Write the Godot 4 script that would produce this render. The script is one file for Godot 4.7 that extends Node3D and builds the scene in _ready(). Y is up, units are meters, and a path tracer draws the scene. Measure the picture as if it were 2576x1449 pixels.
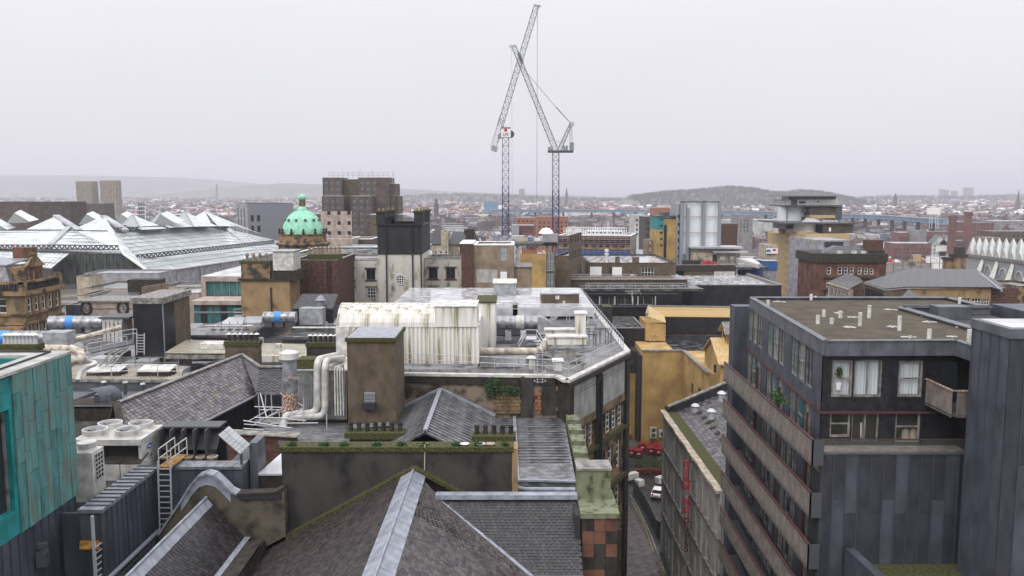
extends Node3D
const EYE:=44.0
const FOCAL:=2090.0
const PITCH:=0.1117
var rng:=RandomNumberGenerator.new()
var taken:={}
var place:={}
var M:={}
var T:={}
var cache:={}
const ORD:=["first","second","third","fourth","fifth","sixth","seventh","eighth","ninth","tenth","eleventh","twelfth","thirteenth","fourteenth"]
class Shape:
	var v:=PackedVector3Array()
	var n:=PackedVector3Array()
	func tri(a:Vector3,b:Vector3,c:Vector3)->void:
		var k:=(c - a).cross(b - a).normalized()
		v.append(a); v.append(b); v.append(c)
		n.append(k); n.append(k); n.append(k)
	func quad(a:Vector3,b:Vector3,c:Vector3,d:Vector3)->void:
		tri(a,b,c)
		tri(a,c,d)
	func smooth(a:Vector3,b:Vector3,c:Vector3,na:Vector3,nb:Vector3,nc:Vector3)->void:
		if (c - a).cross(b - a).dot(na+nb+nc)<0.0:
			v.append(a); v.append(c); v.append(b)
			n.append(na); n.append(nc); n.append(nb)
		else:
			v.append(a); v.append(b); v.append(c)
			n.append(na); n.append(nb); n.append(nc)
	func face(p:Array,k:Vector3)->void:
		for i in range(1,p.size() - 1):
			var a:Vector3=p[0]
			var b:Vector3=p[i]
			var c:Vector3=p[i+1]
			if (c - a).cross(b - a).dot(k)<0.0:
				tri(a,c,b)
			else:
				tri(a,b,c)
	func box(x0:float,x1:float,h0:float,h1:float,d0:float,d1:float)->void:
		hull(Transform3D(Basis(),Vector3((x0+x1)/2,(h0+h1)/2,-(d0+d1)/2)),Vector3(absf(x1 - x0),absf(h1 - h0),absf(d1 - d0))/2)
	func hull(t:Transform3D,e:Vector3)->void:
		for ax in 3:
			for s in [-1.0,1.0]:
				var k:=Vector3(); k[ax]=s
				var u:=Vector3(); u[(ax+1) % 3]=1.0
				var w:=Vector3(); w[(ax+2) % 3]=1.0
				var c:=k*e
				face([t*(c - u*e - w*e),t*(c+u*e - w*e),t*(c+u*e+w*e),t*(c - u*e+w*e)],t.basis*k)
	func bar(p:Vector3,q:Vector3,w:float,hgt:=0.0)->void:
		var d:=q - p
		if d.length()<0.0001:
			return
		var f:=d.normalized()
		var up:=Vector3.UP if absf(f.y)<0.95 else Vector3.RIGHT
		var s:=f.cross(up).normalized()
		var u:=s.cross(f)
		hull(Transform3D(Basis(s,u,-f),(p+q)/2),Vector3(w/2,(hgt if hgt>0.0 else w)/2,d.length()/2))
	func tube(p:Vector3,q:Vector3,r:float,sides:=6,r2:=-1.0,caps:=false)->void:
		var d:=q - p
		if d.length()<0.0001:
			return
		var f:=d.normalized()
		var up:=Vector3.UP if absf(f.y)<0.95 else Vector3.RIGHT
		var s:=f.cross(up).normalized()
		var u:=s.cross(f)
		if r2<0.0:
			r2=r
		for i in sides:
			var a:=TAU*i/sides
			var b:=TAU*(i+1)/sides
			var ka:=s*cos(a)+u*sin(a)
			var kb:=s*cos(b)+u*sin(b)
			smooth(p+ka*r,p+kb*r,q+kb*r2,ka,kb,kb)
			smooth(p+ka*r,q+kb*r2,q+ka*r2,ka,kb,ka)
			if caps:
				face([p,p+ka*r,p+kb*r],-f)
				face([q,q+ka*r2,q+kb*r2],f)
	func pipe(pts:Array,r:float,bend:=0.0,sides:=10)->void:
		var path:Array=[]
		for i in pts.size():
			if bend>0.0 and i>0 and i<pts.size() - 1:
				var a:Vector3=pts[i]+(pts[i - 1] - pts[i]).normalized()*bend
				var b:Vector3=pts[i]+(pts[i+1] - pts[i]).normalized()*bend
				for k in 7:
					var u:=k/6.0
					path.append(a.lerp(pts[i],u).lerp(pts[i].lerp(b,u),u))
			else:
				path.append(pts[i])
		var rings:Array=[]
		var side:=Vector3.ZERO
		for i in path.size():
			var f:Vector3=(path[min(i+1,path.size() - 1)] - path[max(i - 1,0)]).normalized()
			if side==Vector3.ZERO:
				side=f.cross(Vector3.UP if absf(f.y)<0.9 else Vector3.RIGHT).normalized()
			else:
				side=(side - f*side.dot(f)).normalized()
			var w:=side.cross(f)
			var ring:Array=[]
			for k in sides:
				ring.append(side*cos(TAU*k/sides)+w*sin(TAU*k/sides))
			rings.append(ring)
		for i in path.size() - 1:
			for k in sides:
				var j:=(k+1) % sides
				var a:Vector3=path[i]+rings[i][k]*r
				var b:Vector3=path[i]+rings[i][j]*r
				var c:Vector3=path[i+1]+rings[i+1][j]*r
				var d:Vector3=path[i+1]+rings[i+1][k]*r
				smooth(a,b,c,rings[i][k],rings[i][j],rings[i+1][j])
				smooth(a,c,d,rings[i][k],rings[i+1][j],rings[i+1][k])
		for e in [0,path.size() - 1]:
			var f:Vector3=(path[0] - path[1]) if e==0 else (path[e] - path[e - 1])
			var cap:Array=[]
			for k in sides:
				cap.append(path[e]+rings[e][k]*r)
			face(cap,f)
	func lathe(c:Vector3,prof:Array,sides:=16)->void:
		for i in prof.size() - 1:
			var p:Vector2=prof[i]
			var q:Vector2=prof[i+1]
			var d:=q - p
			var slope:=Vector2(d.y,-d.x).normalized()
			for k in sides:
				var a:=TAU*k/sides
				var b:=TAU*(k+1)/sides
				var da:=Vector3(cos(a),0,sin(a))
				var db:=Vector3(cos(b),0,sin(b))
				var na:=da*slope.x+Vector3.UP*slope.y
				var nb:=db*slope.x+Vector3.UP*slope.y
				var p0:=c+da*p.x+Vector3.UP*p.y
				var p1:=c+db*p.x+Vector3.UP*p.y
				var q0:=c+da*q.x+Vector3.UP*q.y
				var q1:=c+db*q.x+Vector3.UP*q.y
				if p.x>0.0001:
					smooth(p0,p1,q1,na,nb,nb)
				if q.x>0.0001:
					smooth(p0,q1,q0,na,nb,na)
	func slab(pts:Array,off:Vector3)->void:
		var mid:=Vector3.ZERO
		for p in pts:
			mid+=p/pts.size()
		face(pts,-off)
		var far:Array=[]
		for p in pts:
			far.append(p+off)
		face(far,off)
		for i in pts.size():
			var j:=(i+1) % pts.size()
			face([pts[i],pts[j],far[j],far[i]],(pts[i]+pts[j])/2 - mid)
	func prism(poly:PackedVector2Array,h0:float,h1:float,lid:=true)->void:
		var m:=poly.size()
		var cw:=Geometry2D.is_polygon_clockwise(poly)
		for i in m:
			var p:=poly[i]
			var q:=poly[(i+1) % m]
			var e:=q - p
			var k:=Vector3(e.y,0,e.x) if not cw else Vector3(-e.y,0,-e.x)
			face([Vector3(p.x,h0,-p.y),Vector3(q.x,h0,-q.y),Vector3(q.x,h1,-q.y),Vector3(p.x,h1,-p.y)],k)
		if lid:
			var t:=Geometry2D.triangulate_polygon(poly)
			for i in range(0,t.size(),3):
				for y in [h0,h1]:
					face([Vector3(poly[t[i]].x,y,-poly[t[i]].y),Vector3(poly[t[i+1]].x,y,-poly[t[i+1]].y),Vector3(poly[t[i+2]].x,y,-poly[t[i+2]].y)],Vector3.UP if y==h1 else Vector3.DOWN)
	func add(o:Shape,t:=Transform3D())->void:
		for i in o.v.size():
			v.append(t*o.v[i])
			n.append((t.basis*o.n[i]).normalized())
	func done()->void:
		v=PackedVector3Array()
		n=PackedVector3Array()
	func mesh(back:=Transform3D())->ArrayMesh:
		var a:=[]
		a.resize(Mesh.ARRAY_MAX)
		if back==Transform3D():
			a[Mesh.ARRAY_VERTEX]=v
			a[Mesh.ARRAY_NORMAL]=n
		else:
			var w:=PackedVector3Array()
			var k:=PackedVector3Array()
			w.resize(v.size()); k.resize(v.size())
			for i in v.size():
				w[i]=back*v[i]
				k[i]=back.basis*n[i]
			a[Mesh.ARRAY_VERTEX]=w
			a[Mesh.ARRAY_NORMAL]=k
		var m:=ArrayMesh.new()
		m.add_surface_from_arrays(Mesh.PRIMITIVE_TRIANGLES,a)
		return m
func V(x:float,y:float,z:float)->Vector3:return Vector3(x,y,z)
func tt(y:float)->float:return tan(atan((y - 724.5)/FOCAL)+PITCH)
func hh(y:float,d:float)->float:return EYE - d*tt(y)
func zz(y:float,h:float)->float:return (EYE - h)/tt(y)
func xx(x:float,d:float,h:float)->float:return (x - 1288.0)/FOCAL*(d*cos(PITCH)+(EYE - h)*sin(PITCH))
func at(x:float,y:float,d:float)->Vector3:
	var h:=hh(y,d)
	return Vector3(xx(x,d,h),h,-d)
func on(x:float,y:float,h:float)->Vector3:
	var d:=zz(y,h)
	return Vector3(xx(x,d,h),h,-d)
func numbered(called:String)->String:
	var k:int=taken.get(called,0)
	taken[called]=k+1
	return called if k==0 else "%s_%03d" % [called,k]
func tag(o:Node,label:String,category:String,group:="",kind:="")->void:
	if label:o.set_meta("label",label)
	if category:o.set_meta("category",category)
	if group:o.set_meta("group",group)
	if kind:o.set_meta("kind",kind)
func thing(called:String,label:String,category:String,where:=Vector3.ZERO,turn:=0.0,group:="")->Node3D:
	var o:=Node3D.new()
	o.name=numbered(called)
	add_child(o)
	o.position=where
	o.rotation.y=turn
	tag(o,label,category,group)
	place[o]=o.transform
	return o
func part(o:Node3D,called:String,s:Shape,m:Material,label:="")->MeshInstance3D:
	var p:=MeshInstance3D.new()
	p.name=called
	p.mesh=s.mesh(place[o].affine_inverse())
	s.done()
	p.material_override=m
	o.add_child(p,true)
	place[p]=place[o]
	if label:p.set_meta("label",label)
	return p
func own(o:Node3D,called:String,s:Shape,m:Material)->MeshInstance3D:
	var p:=MeshInstance3D.new()
	p.name=called
	p.mesh=s.mesh()
	s.done()
	p.material_override=m
	o.add_child(p,true)
	place[p]=place[o]
	return p
func shared(o:Node3D,called:String,mesh:Mesh,m:Material,t:Transform3D)->MeshInstance3D:
	var p:=MeshInstance3D.new()
	p.name=called
	p.mesh=mesh
	p.material_override=m
	p.transform=t
	o.add_child(p,true)
	place[p]=place[o]*t
	return p
func single(called:String,s:Shape,m:Material,label:String,category:String,group:="")->MeshInstance3D:
	var lo:=Vector3(1e9,1e9,1e9)
	var hi:=-lo
	for p in s.v:
		lo=lo.min(p); hi=hi.max(p)
	var o:=MeshInstance3D.new()
	o.name=numbered(called)
	add_child(o)
	o.position=Vector3((lo.x+hi.x)/2,lo.y,(lo.z+hi.z)/2)
	place[o]=o.transform
	o.mesh=s.mesh(o.transform.affine_inverse())
	s.done()
	o.material_override=m
	tag(o,label,category,group)
	return o
func setting(called:String,s:Shape,m:Material)->MeshInstance3D:
	var o:=single(called,s,m,"","")
	o.set_meta("kind","structure")
	return o
func copy_of(o:Node3D,where:Vector3,turn:=0.0,label:="",grow:=1.0)->Node3D:
	var c:Node3D=o.duplicate()
	c.name=numbered(str(o.name).rstrip("0123456789_"))
	add_child(c)
	c.position=where
	c.rotation.y=turn
	c.scale=Vector3.ONE*grow
	if label:c.set_meta("label",label)
	return c
func swarm(o:Node3D,called:String,mesh:Mesh,m:Material,where:Array,tints:Array)->void:
	var mm:=MultiMesh.new()
	mm.transform_format=MultiMesh.TRANSFORM_3D
	mm.use_colors=true
	mm.mesh=mesh
	mm.instance_count=where.size()
	var back:Transform3D=place[o].affine_inverse()
	for i in where.size():
		mm.set_instance_transform(i,back*where[i])
		mm.set_instance_color(i,tints[i])
	var p:=MultiMeshInstance3D.new()
	p.name=called
	p.multimesh=mm
	p.material_override=m
	p.set_meta("kind","stuff")
	o.add_child(p,true)
func lin(r:float,g:float,b:float)->Color:return Color(r,g,b).linear_to_srgb()
func noise_tex(key:String,freq:float,octaves:int,stops:Array,seed_:int,size:=512,kind:=FastNoiseLite.TYPE_SIMPLEX_SMOOTH)->NoiseTexture2D:
	var f:=FastNoiseLite.new()
	f.noise_type=kind
	f.seed=seed_
	f.frequency=freq
	f.fractal_octaves=octaves
	f.fractal_gain=0.55
	var g:=Gradient.new()
	var offs:=PackedFloat32Array()
	var cols:=PackedColorArray()
	for s in stops:
		offs.append(s[0])
		cols.append(lin(s[1],s[2],s[3]) if s.size()>2 else Color(s[1],s[1],s[1]))
	g.offsets=offs
	g.colors=cols
	var t:=NoiseTexture2D.new()
	t.width=size
	t.height=size
	t.seamless=true
	t.seamless_blend_skirt=0.3
	t.noise=f
	t.color_ramp=g
	T[key]=t
	return t
func mat(key:String,c:Array,rough:float,tex:="",size:=Vector3(4,4,4),more:={})->StandardMaterial3D:
	var m:=StandardMaterial3D.new()
	m.resource_name=key
	m.albedo_color=lin(c[0],c[1],c[2])
	m.roughness=rough
	m.metallic=more.get("metal",0.0)
	m.metallic_specular=more.get("spec",0.5)
	m.uv1_triplanar=true
	m.uv1_world_triplanar=true
	m.uv1_scale=Vector3(1/size.x,1/size.y,1/size.z)
	m.uv1_triplanar_sharpness=6.0
	if tex:
		m.albedo_texture=T[tex]
	if more.has("detail"):
		m.detail_enabled=true
		m.detail_albedo=T[more.detail]
		m.detail_blend_mode=BaseMaterial3D.BLEND_MODE_MUL
		m.detail_uv_layer=BaseMaterial3D.DETAIL_UV_2
		m.uv2_triplanar=true
		m.uv2_world_triplanar=true
		m.uv2_triplanar_sharpness=6.0
		var ds:Vector3=more.get("dsize",Vector3(1,1,1))
		m.uv2_scale=Vector3(1/ds.x,1/ds.y,1/ds.z)
	if more.has("wet"):
		m.roughness=1.0
		m.roughness_texture=T[more.wet]
		m.roughness_texture_channel=BaseMaterial3D.TEXTURE_CHANNEL_RED
	if more.has("relief"):
		m.heightmap_enabled=true
		m.heightmap_texture=T[more.relief]
		m.heightmap_scale=more.get("cm",2.0)
	if more.get("tint",false):
		m.vertex_color_use_as_albedo=true
	M[key]=m
	return m
func window_meshes(style:String,w:float,h:float)->Array:
	var key:="%s|%.2f|%.2f" % [style,w,h]
	if not cache.has(key):
		var f:=Shape.new()
		var p:=Shape.new()
		p.quad(Vector3(0,0,-0.03),Vector3(0,h,-0.03),Vector3(w,h,-0.03),Vector3(w,0,-0.03))
		var b:=0.09
		var cols:=1
		var rows:=1
		if style.begins_with("sash"):rows=2
		elif style.begins_with("grid"):
			cols=int(style[4]); rows=int(style[5]); b=0.07
		elif style.begins_with("split"):cols=2
		var e:=0.12 if style.begins_with("sash") else b
		f.box(0,e,0,h,-0.05,0.05)
		f.box(w - e,w,0,h,-0.05,0.05)
		f.box(e,w - e,0,e,-0.05,0.05)
		f.box(e,w - e,h - e,h,-0.05,0.05)
		for i in range(1,cols):
			var u:=w*i/cols
			f.box(u - b/2,u+b/2,e,h - e,-0.04,0.04)
		for i in range(1,rows):
			var u:=h*i/rows
			f.box(e,w - e,u - b/2,u+b/2,-0.045,0.035)
		cache[key]=[f.mesh(),p.mesh()]
	return cache[key]
func wall(o:Node3D,called:String,m:Material,a:Vector3,u:Vector3,wide:float,high:float,holes:Array,rv:=0.18,frame:Material=null,pane:Material=null)->MeshInstance3D:
	var n:=u.cross(Vector3.UP)
	var s:=Shape.new()
	var us:=[0.0,wide]
	var vs:=[0.0,high]
	for q in holes:
		for k in [q[0],q[0]+q[2]]:
			if not us.has(k):us.append(k)
		for k in [q[1],q[1]+q[3]]:
			if not vs.has(k):vs.append(k)
	us.sort(); vs.sort()
	for j in vs.size() - 1:
		var v0:float=vs[j]
		var v1:float=vs[j+1]
		var run:=-1.0
		for i in us.size() - 1:
			var cu:float=(us[i]+us[i+1])/2
			var cv:=(v0+v1)/2
			var open:=false
			for q in holes:
				if cu>q[0] and cu<q[0]+q[2] and cv>q[1] and cv<q[1]+q[3]:
					open=true
					break
			if not open and run<0.0:
				run=us[i]
			if run>=0.0 and (open or i==us.size() - 2):
				var e:float=us[i] if open else us[i+1]
				s.face([a+u*run+Vector3.UP*v0,a+u*e+Vector3.UP*v0,a+u*e+Vector3.UP*v1,a+u*run+Vector3.UP*v1],n)
				run=-1.0
	for q in holes:
		var p0:Vector3=a+u*q[0]+Vector3.UP*q[1]
		var p1:Vector3=p0+u*q[2]
		var p2:Vector3=p1+Vector3.UP*q[3]
		var p3:Vector3=p0+Vector3.UP*q[3]
		var i:=-n*rv
		s.face([p0,p1,p1+i,p0+i],Vector3.UP)
		s.face([p3,p2,p2+i,p3+i],Vector3.DOWN)
		s.face([p0,p3,p3+i,p0+i],u)
		s.face([p1,p2,p2+i,p1+i],-u)
		if q[4]=="":
			s.face([p0+i,p1+i,p2+i,p3+i],n)
	var w:=own(o,called,s,m)
	for q in holes:
		if q[4]=="":continue
		var t:=Transform3D(Basis(u,Vector3.UP,n),a+u*q[0]+Vector3.UP*q[1] - n*(rv - 0.02))
		var ms:=window_meshes(q[4],q[2],q[3])
		var glass:Material=pane if pane else M.dark_glass
		if q.size()>5:glass=q[5]
		if q[4]=="dark":
			shared(o,"window",ms[1],glass,t)
		else:
			var f:=shared(o,"window",ms[0],frame if frame else M.white_paint,t)
			shared(f,"pane",ms[1],glass,Transform3D())
	return w
func grid(nu:int,nv:int,u0:float,du:float,v0:float,dv:float,w:float,h:float,style:String)->Array:
	var a:=[]
	for j in nv:
		for i in nu:
			a.append([u0+du*i,v0+dv*j,w,h,style])
	return a
func block(called:String,label:String,category:String,corner:Vector3,turn:float,w:float,h:float,d:float,wm:Material,rm:Material,more:={})->Node3D:
	var o:=thing(called,label,category,corner,turn,more.get("group",""))
	walls(o,0,w,0,h,0,d,wm,rm,more)
	return o
func walls(o:Node3D,x0:float,x1:float,h0:float,h1:float,d0:float,d1:float,wm:Material,rm:Material,more:={})->void:
	var rv:float=more.get("rv",0.18)
	var fr:Material=more.get("frame",null)
	var pn:Material=more.get("pane",null)
	wall(o,"wall",more.get("front_mat",wm),Vector3(x0,h0,-d0),Vector3.RIGHT,x1 - x0,h1 - h0,more.get("front",[]),rv,fr,pn)
	wall(o,"wall",more.get("left_mat",wm),Vector3(x0,h0,-d1),Vector3.BACK,d1 - d0,h1 - h0,more.get("left",[]),rv,fr,pn)
	wall(o,"wall",more.get("right_mat",wm),Vector3(x1,h0,-d0),Vector3.FORWARD,d1 - d0,h1 - h0,more.get("right",[]),rv,fr,pn)
	wall(o,"wall",wm,Vector3(x1,h0,-d1),Vector3.LEFT,x1 - x0,h1 - h0,[],rv,fr,pn)
	var p:float=more.get("parapet",0.4)
	var r:=Shape.new()
	r.box(x0+0.02,x1 - 0.02,h1 - p - 0.2,h1 - p,d0+0.02,d1 - 0.02)
	own(o,"roof",r,rm)
	if p>0.0:
		var c:=Shape.new()
		var k:float=more.get("cap_wide",0.4)
		var lip:float=more.get("lip",0.04)
		var ch:float=more.get("cap_high",0.1)
		c.box(x0 - lip,x1+lip,h1 - 0.003,h1+ch,d0 - lip,d0+k)
		c.box(x0 - lip,x1+lip,h1 - 0.003,h1+ch,d1 - k,d1+lip)
		c.box(x0 - lip,x0+k,h1 - 0.003,h1+ch,d0+k,d1 - k)
		c.box(x1 - k,x1+lip,h1 - 0.003,h1+ch,d0+k,d1 - k)
		own(o,"coping",c,more.get("cap",wm))
		var i:=Shape.new()
		var b:=0.25
		i.box(x0+b - 0.02,x0+b,h1 - p,h1 - 0.003,d0+b,d1 - b)
		i.box(x1 - b,x1 - b+0.02,h1 - p,h1 - 0.003,d0+b,d1 - b)
		i.box(x0+b,x1 - b,h1 - p,h1 - 0.003,d0+b - 0.02,d0+b)
		i.box(x0+b,x1 - b,h1 - p,h1 - 0.003,d1 - b,d1 - b+0.02)
		own(o,"parapet",i,more.get("inner",wm))
func railing(o:Node3D,pts:Array,high:float,step:float,r:float,m:Material,rails:=2)->void:
	for i in pts.size() - 1:
		var a:Vector3=pts[i]
		var b:Vector3=pts[i+1]
		for k in rails:
			var s:=Shape.new()
			var y:=Vector3.UP*high*(k+1)/rails
			s.tube(a+y,b+y,r,5)
			part(o,"rail",s,m)
		var c:=maxi(1,int(round(a.distance_to(b)/step)))
		for k in range(0 if i==0 else 1,c+1):
			var s:=Shape.new()
			var p:=a.lerp(b,float(k)/c)
			s.tube(p,p+Vector3.UP*high,r*1.05,5)
			part(o,"post",s,m)
func _ready()->void:
	rng.seed=71
	var cam:=Camera3D.new()
	cam.name="camera"
	cam.position=V(0,EYE,0)
	cam.rotation.x=-PITCH
	cam.fov=rad_to_deg(2.0*atan(724.5/FOCAL))
	cam.near=0.5
	cam.far=30000.0
	add_child(cam)
	cam.current=true
	var env:=Environment.new()
	env.background_mode=Environment.BG_SKY
	var sky:=Sky.new()
	var pano:=PanoramaSkyMaterial.new()
	var cloud:=FastNoiseLite.new()
	cloud.seed=5
	cloud.frequency=0.9
	cloud.fractal_octaves=4
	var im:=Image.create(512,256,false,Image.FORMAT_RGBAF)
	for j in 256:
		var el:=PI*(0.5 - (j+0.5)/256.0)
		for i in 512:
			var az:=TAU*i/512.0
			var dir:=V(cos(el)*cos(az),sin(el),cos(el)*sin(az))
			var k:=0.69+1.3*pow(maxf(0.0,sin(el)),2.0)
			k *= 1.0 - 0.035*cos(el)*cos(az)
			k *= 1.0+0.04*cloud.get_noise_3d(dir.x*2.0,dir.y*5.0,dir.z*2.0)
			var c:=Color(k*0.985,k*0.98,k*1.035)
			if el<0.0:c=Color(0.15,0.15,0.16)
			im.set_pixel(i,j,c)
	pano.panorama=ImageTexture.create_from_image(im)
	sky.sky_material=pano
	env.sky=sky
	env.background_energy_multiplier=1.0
	env.tonemap_mode=Environment.TONE_MAPPER_LINEAR
	env.tonemap_exposure=1.28
	env.sdfgi_enabled=true
	env.ssao_enabled=true
	env.ssil_enabled=true
	env.fog_enabled=true
	env.fog_density=0.00016
	env.fog_light_color=Color(0.93,0.93,0.97)
	env.volumetric_fog_enabled=true
	env.volumetric_fog_density=0.0
	var we:=WorldEnvironment.new()
	we.name="world_environment"
	we.environment=env
	add_child(we)
	var sun:=DirectionalLight3D.new()
	sun.name="sun"
	sun.light_energy=0.42
	sun.light_angular_distance=40.0
	sun.light_color=Color(1.0,0.98,0.95)
	sun.rotation=V(deg_to_rad(-44),deg_to_rad(-35),0)
	sun.shadow_enabled=true
	add_child(sun)
	materials()
	terrain()
	far_city()
	landmarks()
	cranes()
	left_middle()
	centre_middle()
	right_middle()
	plant_roofs()
	centre_roof()
	lane()
	zinc_flats()
	near_left()
	near_roofs()
func materials()->void:
	noise_tex("fine",0.06,4,[[0.0,0.7],[0.5,0.9],[1.0,1.0]],1)
	noise_tex("soft",0.006,5,[[0.0,0.68],[0.5,0.86],[1.0,1.0]],2)
	noise_tex("dirt",0.006,6,[[0.0,0.42],[0.35,0.68],[0.6,0.88],[1.0,1.0]],3)
	noise_tex("drips",0.007,6,[[0.0,0.35],[0.22,0.6],[0.5,0.88],[1.0,1.0]],4)
	noise_tex("wet",0.008,5,[[0.0,0.02],[0.5,0.06],[0.66,0.35],[1.0,0.5]],5)
	noise_tex("damp",0.01,4,[[0.0,0.22],[0.5,0.38],[1.0,0.6]],6)
	noise_tex("grain",0.2,3,[[0.0,0.55],[0.5,0.85],[1.0,1.0]],7)
	noise_tex("bumps",0.09,4,[[0.0,0.0],[1.0,1.0]],8)
	noise_tex("verdigris",0.008,6,[[0.0,0.15,0.155,0.135],[0.35,0.155,0.20,0.18],[0.6,0.12,0.30,0.275],[1.0,0.10,0.42,0.38]],9)
	noise_tex("dome",0.008,6,[[0.0,0.15,0.34,0.24],[0.5,0.24,0.55,0.40],[1.0,0.36,0.68,0.53]],10)
	noise_tex("sooty_stone",0.008,6,[[0.0,0.02,0.02,0.018],[0.36,0.07,0.055,0.04],[0.52,0.28,0.18,0.09],[1.0,0.42,0.28,0.14]],11)
	noise_tex("ochre",0.008,6,[[0.0,0.07,0.05,0.03],[0.3,0.33,0.22,0.11],[1.0,0.48,0.34,0.18]],12)
	noise_tex("moss",0.02,6,[[0.0,0.012,0.018,0.006],[0.4,0.035,0.045,0.012],[0.6,0.085,0.09,0.022],[0.8,0.10,0.075,0.045],[1.0,0.2,0.18,0.15]],13)
	noise_tex("peeling",0.008,6,[[0.0,0.03,0.025,0.02],[0.33,0.10,0.08,0.06],[0.48,0.24,0.19,0.14],[0.62,0.30,0.25,0.20],[1.0,0.34,0.22,0.11]],14)
	noise_tex("gravel",0.25,3,[[0.0,0.10,0.08,0.05],[0.5,0.26,0.21,0.14],[0.8,0.36,0.31,0.22],[1.0,0.6,0.55,0.45]],15)
	noise_tex("white_wall",0.008,6,[[0.0,0.10,0.09,0.07],[0.25,0.35,0.32,0.26],[0.42,0.66,0.63,0.56],[1.0,0.78,0.76,0.70]],16)
	noise_tex("red_brick",0.008,6,[[0.0,0.03,0.02,0.018],[0.4,0.11,0.055,0.04],[1.0,0.20,0.09,0.06]],17)
	noise_tex("town",0.02,6,[[0.0,0.05,0.055,0.04],[0.4,0.10,0.09,0.075],[0.55,0.16,0.12,0.10],[0.75,0.2,0.2,0.2],[1.0,0.4,0.4,0.4]],18)
	noise_tex("algae_white",0.006,6,[[0.0,0.12,0.11,0.05],[0.2,0.30,0.28,0.19],[0.36,0.60,0.57,0.49],[0.6,0.72,0.70,0.65],[1.0,0.8,0.79,0.76]],19)
	noise_tex("lead",0.008,6,[[0.0,0.03,0.03,0.032],[0.45,0.10,0.10,0.105],[1.0,0.26,0.26,0.28]],20)
	noise_tex("rust",0.03,5,[[0.0,0.08,0.03,0.015],[0.5,0.25,0.10,0.04],[0.6,0.4,0.4,0.38],[1.0,0.5,0.5,0.5]],21)
	var tall:=V(2.5,14,2.5)
	mat("zinc",[0.125,0.137,0.172],0.5,"soft",V(5,9,5),{"metal":0.15,"detail": "fine","dsize":V(1.5,3,1.5)})
	mat("zinc_light",[0.20,0.212,0.25],0.45,"soft",V(4,7,4),{"metal":0.15,"detail": "fine"})
	mat("zinc_dark",[0.078,0.084,0.103],0.5,"soft",V(3,9,3),{"metal":0.15,"detail": "fine","dsize":V(1.5,3,1.5)})
	mat("zinc_wet",[0.22,0.23,0.26],0.2,"soft",V(3,3,3),{"wet": "wet"})
	mat("seam",[0.05,0.06,0.085],0.5)
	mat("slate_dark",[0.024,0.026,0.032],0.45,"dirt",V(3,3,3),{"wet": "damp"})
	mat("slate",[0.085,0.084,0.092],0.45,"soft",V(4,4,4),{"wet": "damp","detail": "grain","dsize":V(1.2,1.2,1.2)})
	mat("slate_piece",[0.068,0.062,0.066],0.4,"soft",V(3,3,3),{"tint":true})
	mat("lead",[1,1,1],0.4,"lead",V(4,4,4),{"wet": "damp"})
	mat("lead_light",[0.34,0.365,0.42],0.35,"soft",V(2.5,2.5,2.5))
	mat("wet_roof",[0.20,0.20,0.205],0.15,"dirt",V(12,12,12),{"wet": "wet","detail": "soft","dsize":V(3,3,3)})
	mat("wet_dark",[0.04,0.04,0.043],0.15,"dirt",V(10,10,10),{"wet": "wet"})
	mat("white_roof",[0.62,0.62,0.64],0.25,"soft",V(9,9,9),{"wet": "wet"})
	mat("cream_roof",[0.52,0.48,0.38],0.35,"soft",V(6,6,6),{"wet": "damp"})
	mat("gravel",[0.36,0.35,0.32],0.95,"gravel",V(5,5,5),{"detail": "soft","dsize":V(7,7,7),"relief": "bumps","cm":3.0})
	mat("render_brown",[0.21,0.16,0.105],0.9,"soft",V(4,6,4),{"detail": "grain","dsize":V(1.4,1.4,1.4)})
	mat("render_tan",[0.42,0.32,0.23],0.9,"soft",V(6,9,6),{"detail": "fine"})
	mat("render_grey",[0.07,0.064,0.058],0.9,"drips",V(7,12,7),{"detail": "fine","dsize":V(2,2,2)})
	mat("render_curve",[0.17,0.14,0.105],0.9,"drips",V(6,6,6),{"detail": "fine"})
	mat("white_wall",[1,1,1],0.8,"white_wall",V(9,22,9),{"detail": "fine","dsize":V(1.2,0.6,1.2)})
	mat("white_paint",[0.78,0.78,0.77],0.5)
	mat("white_metal",[0.68,0.67,0.64],0.5,"algae_white",V(4,12,4),{})
	mat("algae_white",[1,1,1],0.55,"algae_white",V(2.6,30,2.6))
	mat("clean_white",[0.72,0.71,0.67],0.5,"soft",V(3,3,3))
	mat("grey_paint",[0.40,0.42,0.44],0.5,"soft",V(3,3,3))
	mat("panel_grey",[0.50,0.50,0.47],0.6,"soft",V(4,8,4))
	mat("lilac_grey",[0.40,0.40,0.44],0.6,"soft",V(9,9,9))
	mat("black_clad",[0.018,0.02,0.026],0.3,"dirt",V(9,9,9))
	mat("black_render",[0.032,0.03,0.036],0.7,"dirt",V(6,12,6),{"detail": "fine"})
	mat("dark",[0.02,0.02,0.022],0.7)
	mat("sooty_stone",[1,1,1],0.85,"sooty_stone",V(9,8,9),{"detail": "fine"})
	mat("ochre",[1,1,1],0.85,"ochre",V(11,13,11),{"detail": "fine"})
	mat("sandstone",[0.42,0.29,0.15],0.85,"dirt",V(10,16,10),{"detail": "fine"})
	mat("red_sandstone",[0.24,0.105,0.068],0.85,"dirt",V(10,14,10),{"detail": "fine"})
	mat("red_brick",[1,1,1],0.85,"red_brick",V(3,3,3),{"detail": "grain","dsize":V(0.9,0.5,0.9)})
	mat("orange_brick",[0.36,0.15,0.085],0.85,"fine",V(6,6,6))
	mat("brown_brick",[0.125,0.10,0.085],0.85,"fine",V(6,6,6),{"detail": "soft","dsize":V(12,12,12)})
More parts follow.
